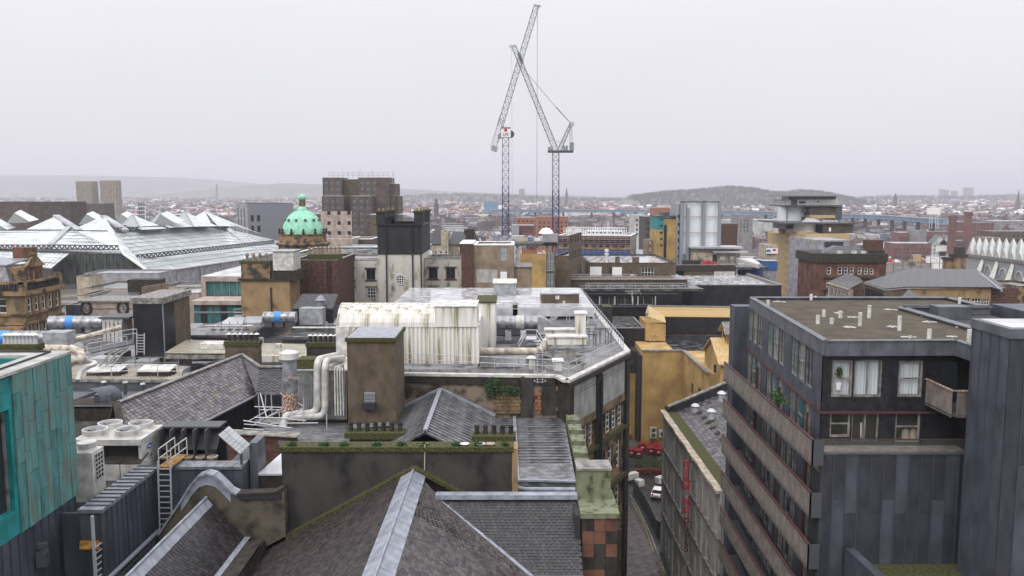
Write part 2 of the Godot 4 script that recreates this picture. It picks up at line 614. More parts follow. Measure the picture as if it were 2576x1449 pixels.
	mat("mauve_brick",[0.17,0.12,0.105],0.85,"fine",V(6,6,6),{"detail": "soft","dsize":V(15,15,15)})
	mat("yellow_brick",[0.70,0.46,0.17],0.85,"soft",V(14,18,14),{"detail": "fine","dsize":V(1,0.5,1)})
	mat("yellow_metal",[0.66,0.47,0.2],0.5,"soft",V(1,3,3))
	mat("hotel_yellow",[0.58,0.42,0.22],0.8,"fine",V(8,8,8))
	mat("cream",[0.55,0.47,0.36],0.85,"soft",V(6,9,6))
	mat("pink_cream",[0.52,0.42,0.36],0.85,"soft",V(6,9,6))
	mat("peeling",[1,1,1],0.9,"peeling",V(7,6,7),{"detail": "fine","dsize":V(1.3,1.3,1.3),"relief": "peeling","cm":3.0})
	mat("moss",[1.0,0.95,0.9],0.95,"moss",V(2,2,2),{"relief": "bumps","cm":4.0})
	mat("moss_stone",[0.22,0.25,0.17],0.8,"algae_white",V(2.5,4,2.5))
	mat("stone_dark",[0.055,0.046,0.034],0.85,"dirt",V(3,4,3),{"detail": "fine"})
	mat("coping",[0.30,0.285,0.26],0.6,"dirt",V(3,3,3))
	mat("verdigris",[1,1,1],0.6,"verdigris",V(1.6,11,1.6),{"detail": "fine"})
	mat("dome_teal",[0.09,0.26,0.245],0.55,"soft",V(1.5,5,1.5))
	mat("teal",[0.02,0.30,0.30],0.5,"soft",V(4,4,4))
	mat("dome",[1,1,1],0.6,"dome",V(6,9,6))
	mat("steel",[0.50,0.52,0.55],0.35,"soft",V(2,2,2),{"metal":0.5})
	mat("duct",[0.40,0.41,0.43],0.35,"dirt",V(3,3,3),{"metal":0.45})
	mat("galvanised",[0.48,0.49,0.51],0.45,"",V(2,2,2),{"metal":0.3})
	mat("cream_pipe",[0.66,0.58,0.47],0.5,"dirt",V(3,3,3))
	mat("rust",[1,1,1],0.7,"rust",V(2,4,2))
	mat("blue_band",[0.04,0.24,0.62],0.5)
	mat("dark_glass",[0.022,0.027,0.032],0.12,"",V(1,1,1),{"spec":0.6})
	mat("pale_glass",[0.13,0.15,0.17],0.12)
	mat("teal_glass",[0.07,0.20,0.21],0.15,"soft",V(3,8,3))
	mat("roof_glass",[0.72,0.78,0.78],0.3,"soft",V(18,18,18))
	mat("green_glass",[0.10,0.12,0.105],0.4,"drips",V(5,30,5))
	mat("dark_steel",[0.06,0.065,0.07],0.5)
	mat("navy_steel",[0.025,0.03,0.10],0.5)
	mat("mid_steel",[0.22,0.23,0.26],0.5)
	mat("asphalt",[0.055,0.055,0.057],0.5,"soft",V(5,5,5),{"wet": "damp","detail": "grain"})
	mat("setts",[0.17,0.115,0.105],0.5,"dirt",V(5,5,5),{"detail": "grain","wet": "damp"})
	mat("yellow_line",[0.55,0.36,0.06],0.6,"dirt",V(2,2,2))
	mat("ground",[1,1,1],0.9,"town",V(400,400,400),{"detail": "soft","dsize":V(60,60,60)})
	mat("hill",[0.17,0.18,0.14],0.95,"soft",V(900,900,900))
	mat("twigs",[0.075,0.05,0.043],0.9)
	mat("bark",[0.06,0.045,0.04],0.9)
	mat("leaf",[0.045,0.11,0.022],0.6,"grain",V(1,1,1))
	mat("red_paint",[0.50,0.012,0.03],0.45)
	mat("red_bin",[0.20,0.01,0.015],0.4)
	mat("red_brown",[0.075,0.03,0.032],0.5)
	mat("blue_paint",[0.03,0.10,0.32],0.5)
	mat("sky_blue",[0.16,0.32,0.48],0.6,"soft",V(20,20,20))
	mat("orange_deck",[0.42,0.20,0.03],0.7,"dirt",V(1.5,1.5,1.5))
	mat("rubber",[0.015,0.015,0.016],0.7)
	mat("hi_vis",[0.55,0.75,0.02],0.7)
	mat("skin",[0.42,0.25,0.18],0.6)
	mat("cloth",[0.6,0.64,0.66],0.9,"",V(1,1,1))
	mat("curtain_glass",[0.34,0.37,0.37],0.15,"drips",V(0.5,9,0.5))
	mat("balcony",[0.36,0.31,0.275],0.75,"soft",V(2.5,4,2.5),{"detail": "grain"})
	var g:=StandardMaterial3D.new()
	g.resource_name="clear_glass"
	g.transparency=BaseMaterial3D.TRANSPARENCY_ALPHA
	g.albedo_color=Color(0.6,0.62,0.55,0.06)
	g.roughness=0.03
	M["clear_glass"]=g
	for k in [["house_red",0.20,0.085,0.07],["house_pink",0.27,0.18,0.155],["house_beige",0.33,0.27,0.19],["house_grey",0.27,0.265,0.26],["house_white",0.6,0.6,0.58],["house_brown",0.13,0.085,0.07],["roof_slate",0.095,0.095,0.11],["roof_pale",0.48,0.49,0.52],["roof_brown",0.16,0.12,0.11]]:
		mat(k[0],[k[1],k[2],k[3]],0.8 if not k[0].begins_with("roof") else 0.4,"soft",V(25,25,25))
	mat("tinted",[1,1,1],0.8,"",V(1,1,1),{"tint":true})
func level(d:float)->float:
	if d<200.0:return -0.02
	if d<430.0:return lerpf(-0.02,-9.0,smoothstep(200.0,430.0,d))
	if d<900.0:return -9.0
	return lerpf(-9.0,16.0,smoothstep(900.0,6000.0,d))
func terrain()->void:
	var s:=Shape.new()
	var ds:=[-60.0,0.0,100.0,200.0,230.0,260.0,300.0,340.0,380.0,430.0,700.0,1000.0,1500.0,2000.0,3000.0,4000.0,5000.0,6000.0,9000.0,13000.0]
	for j in ds.size() - 1:
		var a:float=ds[j]
		var b:float=ds[j+1]
		for i in 12:
			var u:=(i - 6)/6.0
			var w:=(i - 5)/6.0
			var ra:=400.0+absf(a)*1.1
			var rb:=400.0+absf(b)*1.1
			s.face([V(u*ra,level(a),-a),V(w*ra,level(a),-a),V(w*rb,level(b),-b),V(u*rb,level(b),-b)],Vector3.UP)
	setting("ground",s,M.ground)
	ridge("hills",9500.0,1500.0,[[-700,440],[0,442],[150,441],[300,443],[450,447],[560,454],[640,461],[720,470],[800,476],[900,486],[1000,500]],M.hill)
	ridge("hills",7000.0,1100.0,[[350,505],[500,480],[640,465],[720,461],[800,463],[900,470],[1000,475],[1150,482],[1300,488],[1450,492],[1650,505]],M.hill)
	ridge("hills",3300.0,500.0,[[1500,520],[1600,497],[1680,487],[1740,484],[1790,479],[1830,475],[1880,478],[1930,488],[1975,490],[2010,484],[2050,487],[2100,499],[2200,512]],M.hill)
	ridge("hills",4200.0,500.0,[[900,512],[1000,499],[1100,492],[1200,493],[1300,497],[1450,502],[1600,506],[1750,515]],M.hill)
	ridge("hills",4600.0,600.0,[[2000,515],[2120,502],[2250,496],[2400,498],[2500,495],[2600,493],[2800,500]],M.hill)
func ridge(called:String,d:float,half:float,line:Array,m:Material)->void:
	var s:=Shape.new()
	var cols:Array=[]
	var f:=FastNoiseLite.new()
	f.seed=int(d)
	f.frequency=0.004
	for i in line.size() - 1:
		for k in 8:
			var u:=k/8.0
			var x:=lerpf(line[i][0],line[i+1][0],u)
			var y:=lerpf(line[i][1],line[i+1][1],u)
			var top:=hh(y,d)+4.0*f.get_noise_1d(x*12.0)
			var col:Array=[]
			for j in 9:
				var w:=(j - 4)/4.0
				var dd:=d+half*w
				var p:=V(xx(x,d,top),lerpf(level(dd) - 8.0,top,pow(cos(w*PI/2),1.2) if absf(w)<1.0 else 0.0),-dd)
				col.append(p)
			cols.append(col)
	for i in cols.size() - 1:
		for j in 8:
			s.face([cols[i][j],cols[i+1][j],cols[i+1][j+1],cols[i][j+1]],Vector3.UP)
	setting(called,s,m)
func house(called:String,label:String,group:String,w:float,h:float,d:float,rise:float,wm:Material,rm:Material,chimneys:int)->Node3D:
	var o:=thing(called,label,"building",Vector3.ZERO,0.0,group)
	var s:=Shape.new()
	s.box(-w/2,w/2,-6,h,-d/2,d/2)
	if rise>0.0:
		for x in [-w/2,w/2]:
			s.face([V(x,h,d/2),V(x,h,-d/2),V(x,h+rise,0)],V(x,0,0))
	own(o,"wall",s,wm)
	var r:=Shape.new()
	if rise>0.0:
		for z in [-1.0,1.0]:
			r.slab([V(-w/2 - 0.3,h - 0.15,z*(d/2+0.4)),V(w/2+0.3,h - 0.15,z*(d/2+0.4)),V(w/2+0.3,h+rise,0),V(-w/2 - 0.3,h+rise,0)],V(0,0.3,0))
	else:
		r.box(-w/2 - 0.3,w/2+0.3,h,h+0.5,-d/2 - 0.3,d/2+0.3)
	own(o,"roof",r,rm)
	for i in chimneys:
		var c:=Shape.new()
		var x:=lerpf(-w/2+0.6,w/2 - 0.6,0.5 if chimneys==1 else i/float(chimneys - 1))
		c.box(x - 0.7,x+0.7,h+rise*0.6,h+rise+1.6,-0.9,0.9)
		for k in 3:
			c.tube(V(x - 0.4+0.4*k,h+rise+1.6,0),V(x - 0.4+0.4*k,h+rise+2.2,0),0.13,6)
		own(o,"chimney",c,wm)
	var g:=Shape.new()
	var floors:=int(h/3.1)
	for side in [-1.0,1.0]:
		for j in floors:
			var n:=int(w/3.0)
			for i in n:
				var x:=-w/2+(i+0.5)*w/n
				g.box(x - 0.55,x+0.55,j*3.1+1.0,j*3.1+2.5,side*d/2 - 0.04,side*d/2+0.04)
			var e:=int(d/3.4)
			for i in e:
				var z:=-d/2+(i+0.5)*d/e
				g.box(side*w/2 - 0.04,side*w/2+0.04,j*3.1+1.0,j*3.1+2.5,z - 0.5,z+0.5)
	if g.v.size() and not called.begins_with("ware"):
		own(o,"windows",g,M.dark_glass).set_meta("kind","stuff")
	return o
func tree_shape(seed_:int,high:float)->Array:
	var r:=RandomNumberGenerator.new()
	r.seed=seed_
	var t:=Shape.new()
	var c:=Shape.new()
	var stack:=[[Vector3.ZERO,Vector3.UP,high*0.34,high*0.022,0]]
	while stack.size():
		var q:Array=stack.pop_back()
		var p:Vector3=q[0]
		var dir:Vector3=q[1]
		var e:Vector3=p+dir*q[2]
		if q[4]<2:
			t.tube(p,e,q[3],5,q[3]*0.65)
		else:
			var side:Vector3=dir.cross(V(r.randf() - 0.5,r.randf() - 0.5,r.randf() - 0.5)).normalized()*q[3]*1.3
			c.tri(p - side,p+side,e)
		if q[4]<5:
			for k in (4 if q[4]<4 else 5):
				var b:=(dir*1.15+V(r.randf_range(-1,1),r.randf_range(-0.35,0.9),r.randf_range(-1,1))).normalized()
				stack.append([p.lerp(e,r.randf_range(0.6,1.0)),b,q[2]*r.randf_range(0.55,0.8),q[3]*0.55+0.006,q[4]+1])
	return [t,c]
func far_city()->void:
	var kinds:=[
		["tenement","tenements beyond the cranes","four storey tenement with slate roof standing among far streets",16,12.5,12,3.6,2],
		["terrace","long terraces in the far streets","long low terrace under a pitched roof in far streets",38,8.0,10,3.2,4],
		["warehouse","sheds beyond the river","long shed with shallow pale roof beyond the river",46,7.0,28,3.0,0],
		["flat_block","flat roofed blocks in the far streets","flat roofed block of several storeys in far streets",26,15.0,14,0.0,0],
		["office","offices in the far streets","low wide flat roofed office building in far streets",34,8.5,18,0.0,0],
	]
	var coats:=[["house_red","roof_slate"],["house_pink","roof_slate"],["house_beige","roof_slate"],["house_grey","roof_brown"],["house_white","roof_pale"],["house_brown","roof_slate"],["house_red","roof_brown"],["house_grey","roof_pale"]]
	var words:=["red","pink","beige","grey","white","dark brown","brick red","pale grey"]
	var protos:={}
	var keep:=[[-700.0,40.0,0.0,480.0],[-700.0,700.0,0.0,400.0],[120.0,420.0,0.0,700.0],[-70.0,130.0,0.0,470.0]]
	var d:=480.0
	while d<1750.0:
		var step:=34.0+d*0.014
		var x:=-0.66*d
		while x<0.66*d:
			var px:float=x+rng.randf_range(-8,8)
			var pd:=d+rng.randf_range(-9,9)
			x+=rng.randf_range(34,62)+d*0.008
			var r:=rng.randf()
			var k:=0 if r<0.38 else 1 if r<0.56 else 2 if r<0.74 else 3 if r<0.86 else 4
			var c:=rng.randi() % 8
			if k==2:c=[4,7,7,3,0][rng.randi() % 5]
			elif k<2:c=[0,1,2,5,6,0,1][rng.randi() % 7]
			var turn:float=(0.12 if px>0 else -0.1)+(PI/2 if rng.randf()<0.4 else 0.0)
			if rng.randf()<0.16:continue
			var skip:=false
			for b in keep:
				if px>b[0] and px<b[1] and pd>b[2] and pd<b[3]:skip=true
			if skip:continue
			var key:="%d_%d" % [k,c]
			var q:Array=kinds[k]
			var where:=V(px,level(pd),-pd)
			if not protos.has(key):
				var o:=house(q[0],"%s %s" % [words[c],q[2]],"%s %s" % [words[c],q[1]],q[3],q[4],q[5],q[6],M[coats[c][0]],M[coats[c][1]],q[7])
				o.position=where
				o.rotation.y=turn
				protos[key]=o
			else:
				copy_of(protos[key],where,turn,"",rng.randf_range(0.8,1.15))
		d+=step
	var hs:=Shape.new()
	hs.box(-6,6,-4,6,-4,4)
	for z in [-1.0,1.0]:
		hs.face([V(-6,6,z*4.4),V(6,6,z*4.4),V(6,9,0),V(-6,9,0)],V(0,1,z))
	var where:=[]
	var tint:=[]
	var pal:=[Color(0.2,0.09,0.075),Color(0.28,0.2,0.17),Color(0.34,0.29,0.22),Color(0.12,0.12,0.13),Color(0.6,0.6,0.6),Color(0.16,0.11,0.10),Color(0.3,0.3,0.32)]
	for i in 5200:
		var dd:=1650.0+4600.0*pow(rng.randf(),1.4)
		var x:=rng.randf_range(-0.66,0.66)*dd
		var k:=rng.randf_range(0.7,1.6)
		var wide:=k*(1.0 if rng.randf()<0.8 else 3.0)
		where.append(Transform3D(Basis(Vector3.UP,rng.randf_range(0,PI)).scaled_local(V(wide,k,k*1.2)),V(x,level(dd),-dd)))
		tint.append(pal[rng.randi() % pal.size()])
	var far:=thing("far_roofs","haze grey mass of roofs reaching to the horizon","houses")
	far.set_meta("kind","stuff")
	swarm(far,"houses",hs.mesh(),M.tinted,where,tint)
	var ts:=Shape.new()
	var r2:=RandomNumberGenerator.new()
	r2.seed=3
	for i in 150:
		var p:=V(r2.randf_range(-1,1),r2.randf_range(0.1,2.0),r2.randf_range(-1,1))
		if Vector2(Vector2(p.x,p.z).length(),p.y - 1.0).length()>1.0:continue
		var q:=p+V(r2.randf_range(-0.4,0.4),r2.randf_range(-0.1,0.5),r2.randf_range(-0.4,0.4))
		ts.tri(p,q,p+V(r2.randf_range(-0.12,0.12),0.12,r2.randf_range(-0.12,0.12)))
	ts.bar(V(0,-0.8,0),V(0,0.8,0),0.1)
	var tw:=[]
	var tc:=[]
	for i in 6500:
		var dd:=800.0+5200.0*pow(rng.randf(),1.3)
		var x:=rng.randf_range(-0.66,0.66)*dd
		var k:=rng.randf_range(4.0,7.5)
		tw.append(Transform3D(Basis(Vector3.UP,rng.randf_range(0,TAU)).scaled_local(V(k,k*0.9,k)),V(x,level(dd)+k*0.5,-dd)))
		var g:=rng.randf_range(0.7,1.2)
		tc.append(Color(0.085*g,0.06*g,0.052*g))
	for b in [[1580,2110,3300.0,500.0,2600],[880,1700,4200.0,500.0,1500],[2050,2700,4600.0,600.0,1300]]:
		for i in b[4]:
			var x:=rng.randf_range(b[0],b[1])
			var w:=rng.randf_range(-0.9,0.1)
			var dd:float=b[2]+b[3]*w
			var y:=ridge_top(x,b[2])
			var top:=hh(y,b[2])
			var ground:=lerpf(level(dd) - 8.0,top,pow(cos(w*PI/2),1.2))
			var k:=rng.randf_range(5.0,8.5)
			tw.append(Transform3D(Basis(Vector3.UP,rng.randf_range(0,TAU)).scaled_local(V(k,k*0.8,k)),V(xx(x,b[2],top),ground+k*0.2,-dd)))
			var g:=rng.randf_range(0.7,1.15)
			tc.append(Color(0.075*g,0.062*g,0.05*g))
	var wood:=thing("winter_woods","bare brown winter trees filling the far streets and ridges","woodland")
	wood.set_meta("kind","stuff")
	swarm(wood,"trees",ts.mesh(),M.tinted,tw,tc)
	var spots:=[[1900,655,300,15],[1870,650,330,16],[1925,660,320,14],[1850,640,345,14],[1945,668,310,13],[1885,662,360,16],[1915,645,350,15],[1335,612,430,24],[1255,612,440,17],[1230,615,450,18],[1215,612,455,17],[1247,600,470,18],[1610,590,620,14],[1580,592,640,14],[1560,590,600,13],[2290,660,600,12],[2200,600,800,14],[2160,585,900,15],[2180,590,850,14],[2130,590,880,15],[2240,575,1000,14],[2430,590,900,14],[1110,540,1500,18],[1145,545,1400,18],[1200,550,1350,17],[1500,550,1300,16],[1700,545,1500,17]]
	var pro:Array=[]
	for i in 3:
		var sh:=tree_shape(20+i,10.0)
		var o:=thing("bare_tree","","tree")
		own(o,"trunk",sh[0],M.bark)
		own(o,"crown",sh[1],M.twigs)
		pro.append(o)
	for i in spots.size():
		var q:Array=spots[i]
		var base:=V(xx(q[0],q[2],level(q[2])),level(q[2]),-q[2])
		var grow:float=q[3]/10.0
		var spin:=rng.randf_range(0,TAU)
		var o:Node3D=pro[i] if i<3 else copy_of(pro[i % 3],base)
		o.position=base
		o.rotation.y=spin
		o.scale=Vector3.ONE*grow
		var grp:="bare trees past the parking deck" if i<7 else "bare trees behind the crane masts" if i<12 else "bare trees in the far streets"
		o.set_meta("group",grp)
		o.set_meta("label",["leafless brown tree in the clump past the parking deck","leafless brown tree by the dark crane masts","leafless winter tree among the far streets"][0 if i<7 else 1 if i<12 else 2])
func ridge_top(x:float,d:float)->float:
	var l:=[[1500,520],[1600,497],[1680,487],[1740,484],[1790,479],[1830,475],[1880,478],[1930,488],[1975,490],[2010,484],[2050,487],[2100,499],[2200,512]]
	if d>4000.0:l=[[900,512],[1000,499],[1100,492],[1200,493],[1300,497],[1450,502],[1600,506],[1750,515]]
	if d>4500.0:l=[[2000,515],[2120,502],[2250,496],[2400,498],[2500,495],[2600,493],[2800,500]]
	for i in l.size() - 1:
		if x>=l[i][0] and x<=l[i+1][0]:
			return lerpf(l[i][1],l[i+1][1],(x - l[i][0])/float(l[i+1][0] - l[i][0]))
	return l[0][1]
func slab_house(called:String,label:String,category:String,xa:float,xb:float,ytop:float,d:float,deep:float,wm:Material,rm:Material,more:={},turn:=0.0)->Node3D:
	var top:=hh(ytop,d)
	var x0:=xx(xa,d,top)
	var x1:=xx(xb,d,top)
	var base:float=more.get("base",level(d) - 1.0)
	return block(called,label,category,V(x0,base,-d),turn,x1 - x0,top - base,deep,wm,rm,more)
func landmarks()->void:
	for k in 2:
		var xs:Array=[[190,231,456],[250,290,454]][k]
		var fl:Array=grid(8 if k==0 else 7,24,2.0,3.6,6.0,2.85,1.4,1.4,"dark")
		slab_house("tower_block",["pale concrete tower block beyond the glass roof, the farther from the chimney","pale concrete tower block with a dark band, beside the other beyond the glass roof"][k],"building",xs[0],xs[1],xs[2],1500,22,M.house_beige,M.roof_pale,{"front":fl,"group": "pair of tower blocks"})
	var st:=thing("smoke_stack","thin far chimney with white steam trailing from its top","chimney",at(545,495,3600))
	var s:=Shape.new()
	s.tube(at(545,500,3600),at(545,463,3600),5.0,10,3.4)
	part(st,"shaft",s,M.mid_steel)
	var pts:=[[544,461,9],[541,455,12],[537,449,15],[532,443,19],[526,438,24],[518,434,28],[508,431,30]]
	for i in pts.size():
		var f:=FogVolume.new()
		f.name="steam" if i==0 else "steam_%03d" % i
		f.shape=RenderingServer.FOG_VOLUME_SHAPE_ELLIPSOID
		var w:float=pts[i][2]
		f.size=V(w*3.0,w*2.4,w*2.0)
		var fm:=FogMaterial.new()
		fm.albedo=Color(1,1,1)
		fm.density=0.005/(1.0+i*0.8)
		f.material=fm
		add_child(f)
		f.position=at(pts[i][0],pts[i][1],3600)
		tag(f,"white steam drifting from the thin far chimney","smoke","puffs of steam from the chimney","stuff")
	far_spire("church_tower","brown square church tower rising among bare trees behind the black topped tower",1098,497,545,11,1500,false)
	far_spire("church_spire","slender far steeple between the crane mast and the wooded hill",1425,470,505,9,3200,true)
	far_spire("red_tower","dark red far tower standing alone above the rooftops",2251,486,512,7,2600,false)
	far_spire("kirk_steeple","dark far steeple on the skyline above the station roof",2560,474,520,9,2600,true)
	slab_house("high_flats","faint pale tower block on the skyline between the two cranes","building",1306,1320,475,4200,40,M.house_grey,M.roof_pale)
	for q in [[2372,2378,476],[2382,2388,478],[2402,2410,480],[2433,2450,472]]:
		slab_house("high_flats","faint ghostly tower block in the haze above the viaduct end","building",q[0],q[1],q[2],5600,50,M.house_grey,M.roof_pale,{"group": "tower blocks lost in the haze"})
	slab_house("blue_block","blue green glass block in the bare trees near the crane mast","building",1218,1253,507,1700,25,M.sky_blue,M.roof_pale)
	slab_house("brick_flats","long brown brick flats with rows of narrow windows above the glass roof","building",-60,74,508,470,16,M.mauve_brick,M.roof_pale,{"front":grid(9,6,2.0,3.1,16.0,2.9,1.1,1.6,"dark")})
	slab_house("brick_flats","plain dark brown brick slab joined to the long flats above the glass roof","building",75,176,508,466,18,M.brown_brick,M.roof_pale,{"front":grid(7,6,1.4,3.1,16.0,2.9,1.0,1.6,"dark")})
	slab_house("dark_hall","dark hipped hall below the pair of tower blocks","building",178,262,512,800,20,M.brown_brick,M.roof_slate,{"parapet":0.0})
	var fl:=thing("flue_cluster","white frame holding a bundle of three dark flues behind the glass roof","flues",at(355,560,450))
	for i in 3:
		var p:=Shape.new()
		p.tube(at(349+i*6,560,450),at(349+i*6,509,450),0.55,8,-1,true)
		part(fl,"flue",p,M.mid_steel)
	for x in [342,366]:
		var p:=Shape.new()
		p.bar(at(x,560,449),at(x,520,449),0.3)
		part(fl,"frame_post",p,M.white_paint)
	for y in [520,530,540]:
		var p:=Shape.new()
		p.bar(at(342,y,449),at(366,y,449),0.3)
		part(fl,"frame_rail",p,M.white_paint)
	var gx:=hh(512,420)
	var go:=thing("grey_office","grey clad office block with flank toned dark for shade behind the green dome","building",at(622,512,420)*V(1,0,1)+V(0,-9,0),0.62)
	walls(go,0,24,0,gx+9,0,19,M.dark_steel,M.roof_pale,{"left_mat":M.lilac_grey,"front_mat":M.mid_steel,"left":grid(3,5,3.0,5.0,20.0,5.4,1.6,4.4,"dark"),"front":grid(2,5,1.5,3.2,18.0,5.4,1.6,3.2,"dark"),"parapet":0.5})  # lit and shaded sides are put into the two wall colours
	student_block()
	var v:=thing("viaduct","long pale blue motorway viaduct crossing behind the hotel","bridge",on(1900,536,18))
	var line:=[on(1240,531,18),on(1500,531,18),on(1700,533,18),on(1900,536,18),on(2120,543,18),on(2240,548,18),on(2365,557,18)]
	var deck:=Shape.new()
	var road:=Shape.new()
	for i in line.size() - 1:
		deck.bar(line[i],line[i+1],14.0,3.6)
		road.bar(line[i]+V(0,2.2,0),line[i+1]+V(0,2.2,0),15.0,0.8)
	part(v,"deck",deck,M.sky_blue)
	part(v,"parapet",road,M.house_grey)
	for i in 22:
		var u:=(i+0.5)/22.0*(line.size() - 1)
		var p:Vector3=line[int(u)].lerp(line[int(u)+1],u - int(u))
		var c:=Shape.new()
		c.box(p.x - 1.6,p.x+1.6,level(-p.z) - 2,p.y - 1.6,-p.z - 1.6,-p.z+1.6)
		part(v,"pier",c,M.house_brown)
	var bb:=thing("billboard","blank white billboard on a steel frame beside the viaduct end","billboard",at(2349,556,760))
	var b:=Shape.new()
	b.hull(Transform3D(Basis(),at(2349,531,760)),V(6.2,3.0,0.3))
	part(bb,"board",b,M.white_paint)
	for x in [2340,2345,2353,2358]:
		var p:=Shape.new()
		p.bar(at(x,538,760),at(x+(x - 2349)*0.3,575,758),0.45)
		part(bb,"leg",p,M.galvanised)
	for k in 2:
		var o:=house("gabled_house",["white gabled house front by the end of the viaduct","second white gabled house front, touching the tall brick chimney"][k],"",8,13,12,7.0,M.house_white,M.roof_slate,0)
		o.position=V(xx(2357+19*k,690,0),level(690),-690)
		o.rotation.y=PI/2
	for q in [[2392,543,640,14],[2431,533,700,13]]:
		var o:=thing("brick_chimney","square red brick chimney tower "+("beside the white gables" if q[0]==2392 else "rising behind the long brick school"),"chimney",V(xx(q[0],q[2],0),level(q[2]),-q[2]))
		var top:float=hh(q[1],q[2])
		var w:float=q[3]/2.0/FOCAL*q[2]
		var x:float=o.position.x
		var sh:=Shape.new()
		sh.box(x - w,x+w,level(q[2]) - 2,top - 2,q[2] - w,q[2]+w)
		part(o,"shaft",sh,M.house_red)
		var c:=Shape.new()
		c.box(x - w*1.15,x+w*1.15,top - 2,top,q[2] - w*1.15,q[2]+w*1.15)
		part(o,"cap",c,M.house_red)
	var yards:=[
		["blue_shed","bright blue metal shed with white roof beyond the parking deck",2216,2286,588,900,30,M.sky_blue,M.roof_pale,0.0],
		["brick_works","low red brick works with a white sign beyond the yard",2250,2400,612,690,22,M.house_red,M.roof_pale,0.0],
		["brick_school","long red brick school under a slate roof by the brick chimneys",2330,2440,583,760,16,M.house_red,M.roof_slate,0.0],
		["brick_school","taller red brick block with stone corners above the station roof",2432,2500,560,820,24,M.house_red,M.roof_slate,0.0],
		["gable_house","pale grey rendered gable end among the brick houses",2296,2331,580,740,14,M.house_grey,M.roof_slate,0.0],
		["red_row","row of red sandstone flats beside the grey gable end",2262,2296,585,748,18,M.house_red,M.roof_pale,0.0],
		["brown_row","brown brick row with many windows above the yard",2376,2470,606,700,18,M.house_brown,M.roof_slate,0.0],
		["amber_row","amber stone corner building above the station roof",2478,2520,598,560,16,M.sandstone,M.roof_slate,0.0],
		["dark_row","dark slate roofed row at the frame edge above the station",2498,2620,582,600,20,M.house_brown,M.roof_slate,0.0],
		["long_shed","long grey shed far beyond the brick school",2500,2600,556,1000,30,M.house_grey,M.roof_pale,0.0],
		["grey_box","small concrete block with a red and white sign",2196,2222,567,960,18,M.house_grey,M.roof_pale,0.0],
		["white_store","white flat roofed store beside the blue shed",2150,2212,590,820,26,M.house_white,M.roof_pale,0.0],
		["concrete_hall","plain concrete hall beyond the silver wrapped tower",1860,1895,540,760,24,M.house_grey,M.roof_slate,0.0],
		["white_sheds","cream sheds under the viaduct beyond the wrapped tower",1830,1960,553,900,30,M.house_white,M.roof_pale,0.0],
		["red_flats","red brick flats with a raking roofline behind the crane mast",1300,1365,548,640,24,M.orange_brick,M.roof_slate,0.0],
		["red_flats","long red brick flats with grey window bays between the crane masts",1352,1430,545,610,18,M.orange_brick,M.roof_slate,0.0],
		["red_wall","slanting red brick block behind the yellow and teal flats",1650,1686,523,560,18,M.orange_brick,M.roof_slate,0.0],
		["clad_block","plain grey clad block beside the crane mast",1289,1306,566,420,10,M.grey_paint,M.roof_pale,0.0],
		["red_box","plain brick red block next to the grey clad one by the mast",1306,1345,567,425,12,M.house_red,M.roof_pale,0.0],
		["white_hut","small white cabin with one window at the foot of the crane",1290,1323,594,340,8,M.house_white,M.roof_pale,0.0],
		["dark_ruin","dark brick building with tall windows beside the yellow flats",1622,1656,545,420,14,M.brown_brick,M.roof_slate,0.0],
		["cream_hall","cream hall with flat roof behind the dark brick building",1596,1624,541,560,20,M.house_white,M.roof_pale,0.0],
	]
	for q in yards:
		var top:=hh(q[4],q[5])
		var wide:=xx(q[3],q[5],top) - xx(q[2],q[5],top)
		var fl2:=[]
		var lv:float=level(q[5]) - 1.0
		if not (q[0] in ["blue_shed","long_shed","white_store","clad_block","red_box","gable_house","white_sheds"]):
			fl2=grid(int(wide/3.2),int((top - lv - 2.0)/3.1),1.2,3.2,2.0,3.1,1.2,1.6,"dark")
			fl2=fl2.slice(maxi(0,fl2.size() - int(wide/3.2)*4))
		slab_house(q[0],q[1],"building",q[2],q[3],q[4],q[5],q[6],q[7],q[8],{"front":fl2,"parapet":q[9],"cap":M.roof_pale},-0.06 if q[2]>1900 else 0.05)
	yard()
	var cb:=thing("stone_house","beige stone house with steep slate roof and stout chimney behind the tan wall","house",at(1152,640,240)*V(1,0,1))
	var hw:=hh(617,240)
	var s1:=Shape.new()
	var hx0:=xx(1128,240,hw)
	var hx1:=xx(1157,240,hw)
	walls(cb,hx0 - cb.position.x,hx1 - cb.position.x,0,hw,0,12,M.cream,M.roof_slate,{"parapet":0.0,"front":grid(2,4,0.8,1.7,hw - 12.2,2.9,0.8,1.4,"sash")})
	var ap:=hh(596,240)
	s1.slab([V(hx0 - 0.3,hw,-239.6),V(hx1+3,hw,-239.6),V(hx1+3,ap+1,-246),V(hx0+1,ap+1,-246)],V(0,0.25,0))
	part(cb,"roof",s1,M.slate_dark)
	s1=Shape.new()
	s1.box(hx1+0.2,hx1+7,0,hw - 2,240.2,252)
	s1.slab([V(hx1+0.2,hw - 2,-240.2),V(hx1+7.2,hw - 2,-240.2),V(hx1+4.4,hw+2.2,-240.2),V(hx1+3.4,hw+4.6,-240.2),V(hx1+2.4,hw+4.6,-240.2)],V(0,0,-11))
	part(cb,"gable",s1,M.stone_dark)
	s1=Shape.new()
	s1.box(hx1+1.2,hx1+4.2,hw+3,hh(577,240),240.4,242)
	part(cb,"chimney",s1,M.stone_dark)
	var cc:=thing("stone_house","beige stone house with a flat topped slate roof beside the black tower","house",at(1110,640,236)*V(1,0,1))
	var h2:=hh(616,236)
	var a0:=xx(1086,236,h2) - cc.position.x
	var a1:=xx(1127,236,h2) - cc.position.x
	walls(cc,a0,a1,0,h2,0,11,M.cream,M.roof_slate,{"parapet":0.0,"front":grid(3,3,0.7,1.5,h2 - 9.0,2.9,0.8,1.4,"sash")})
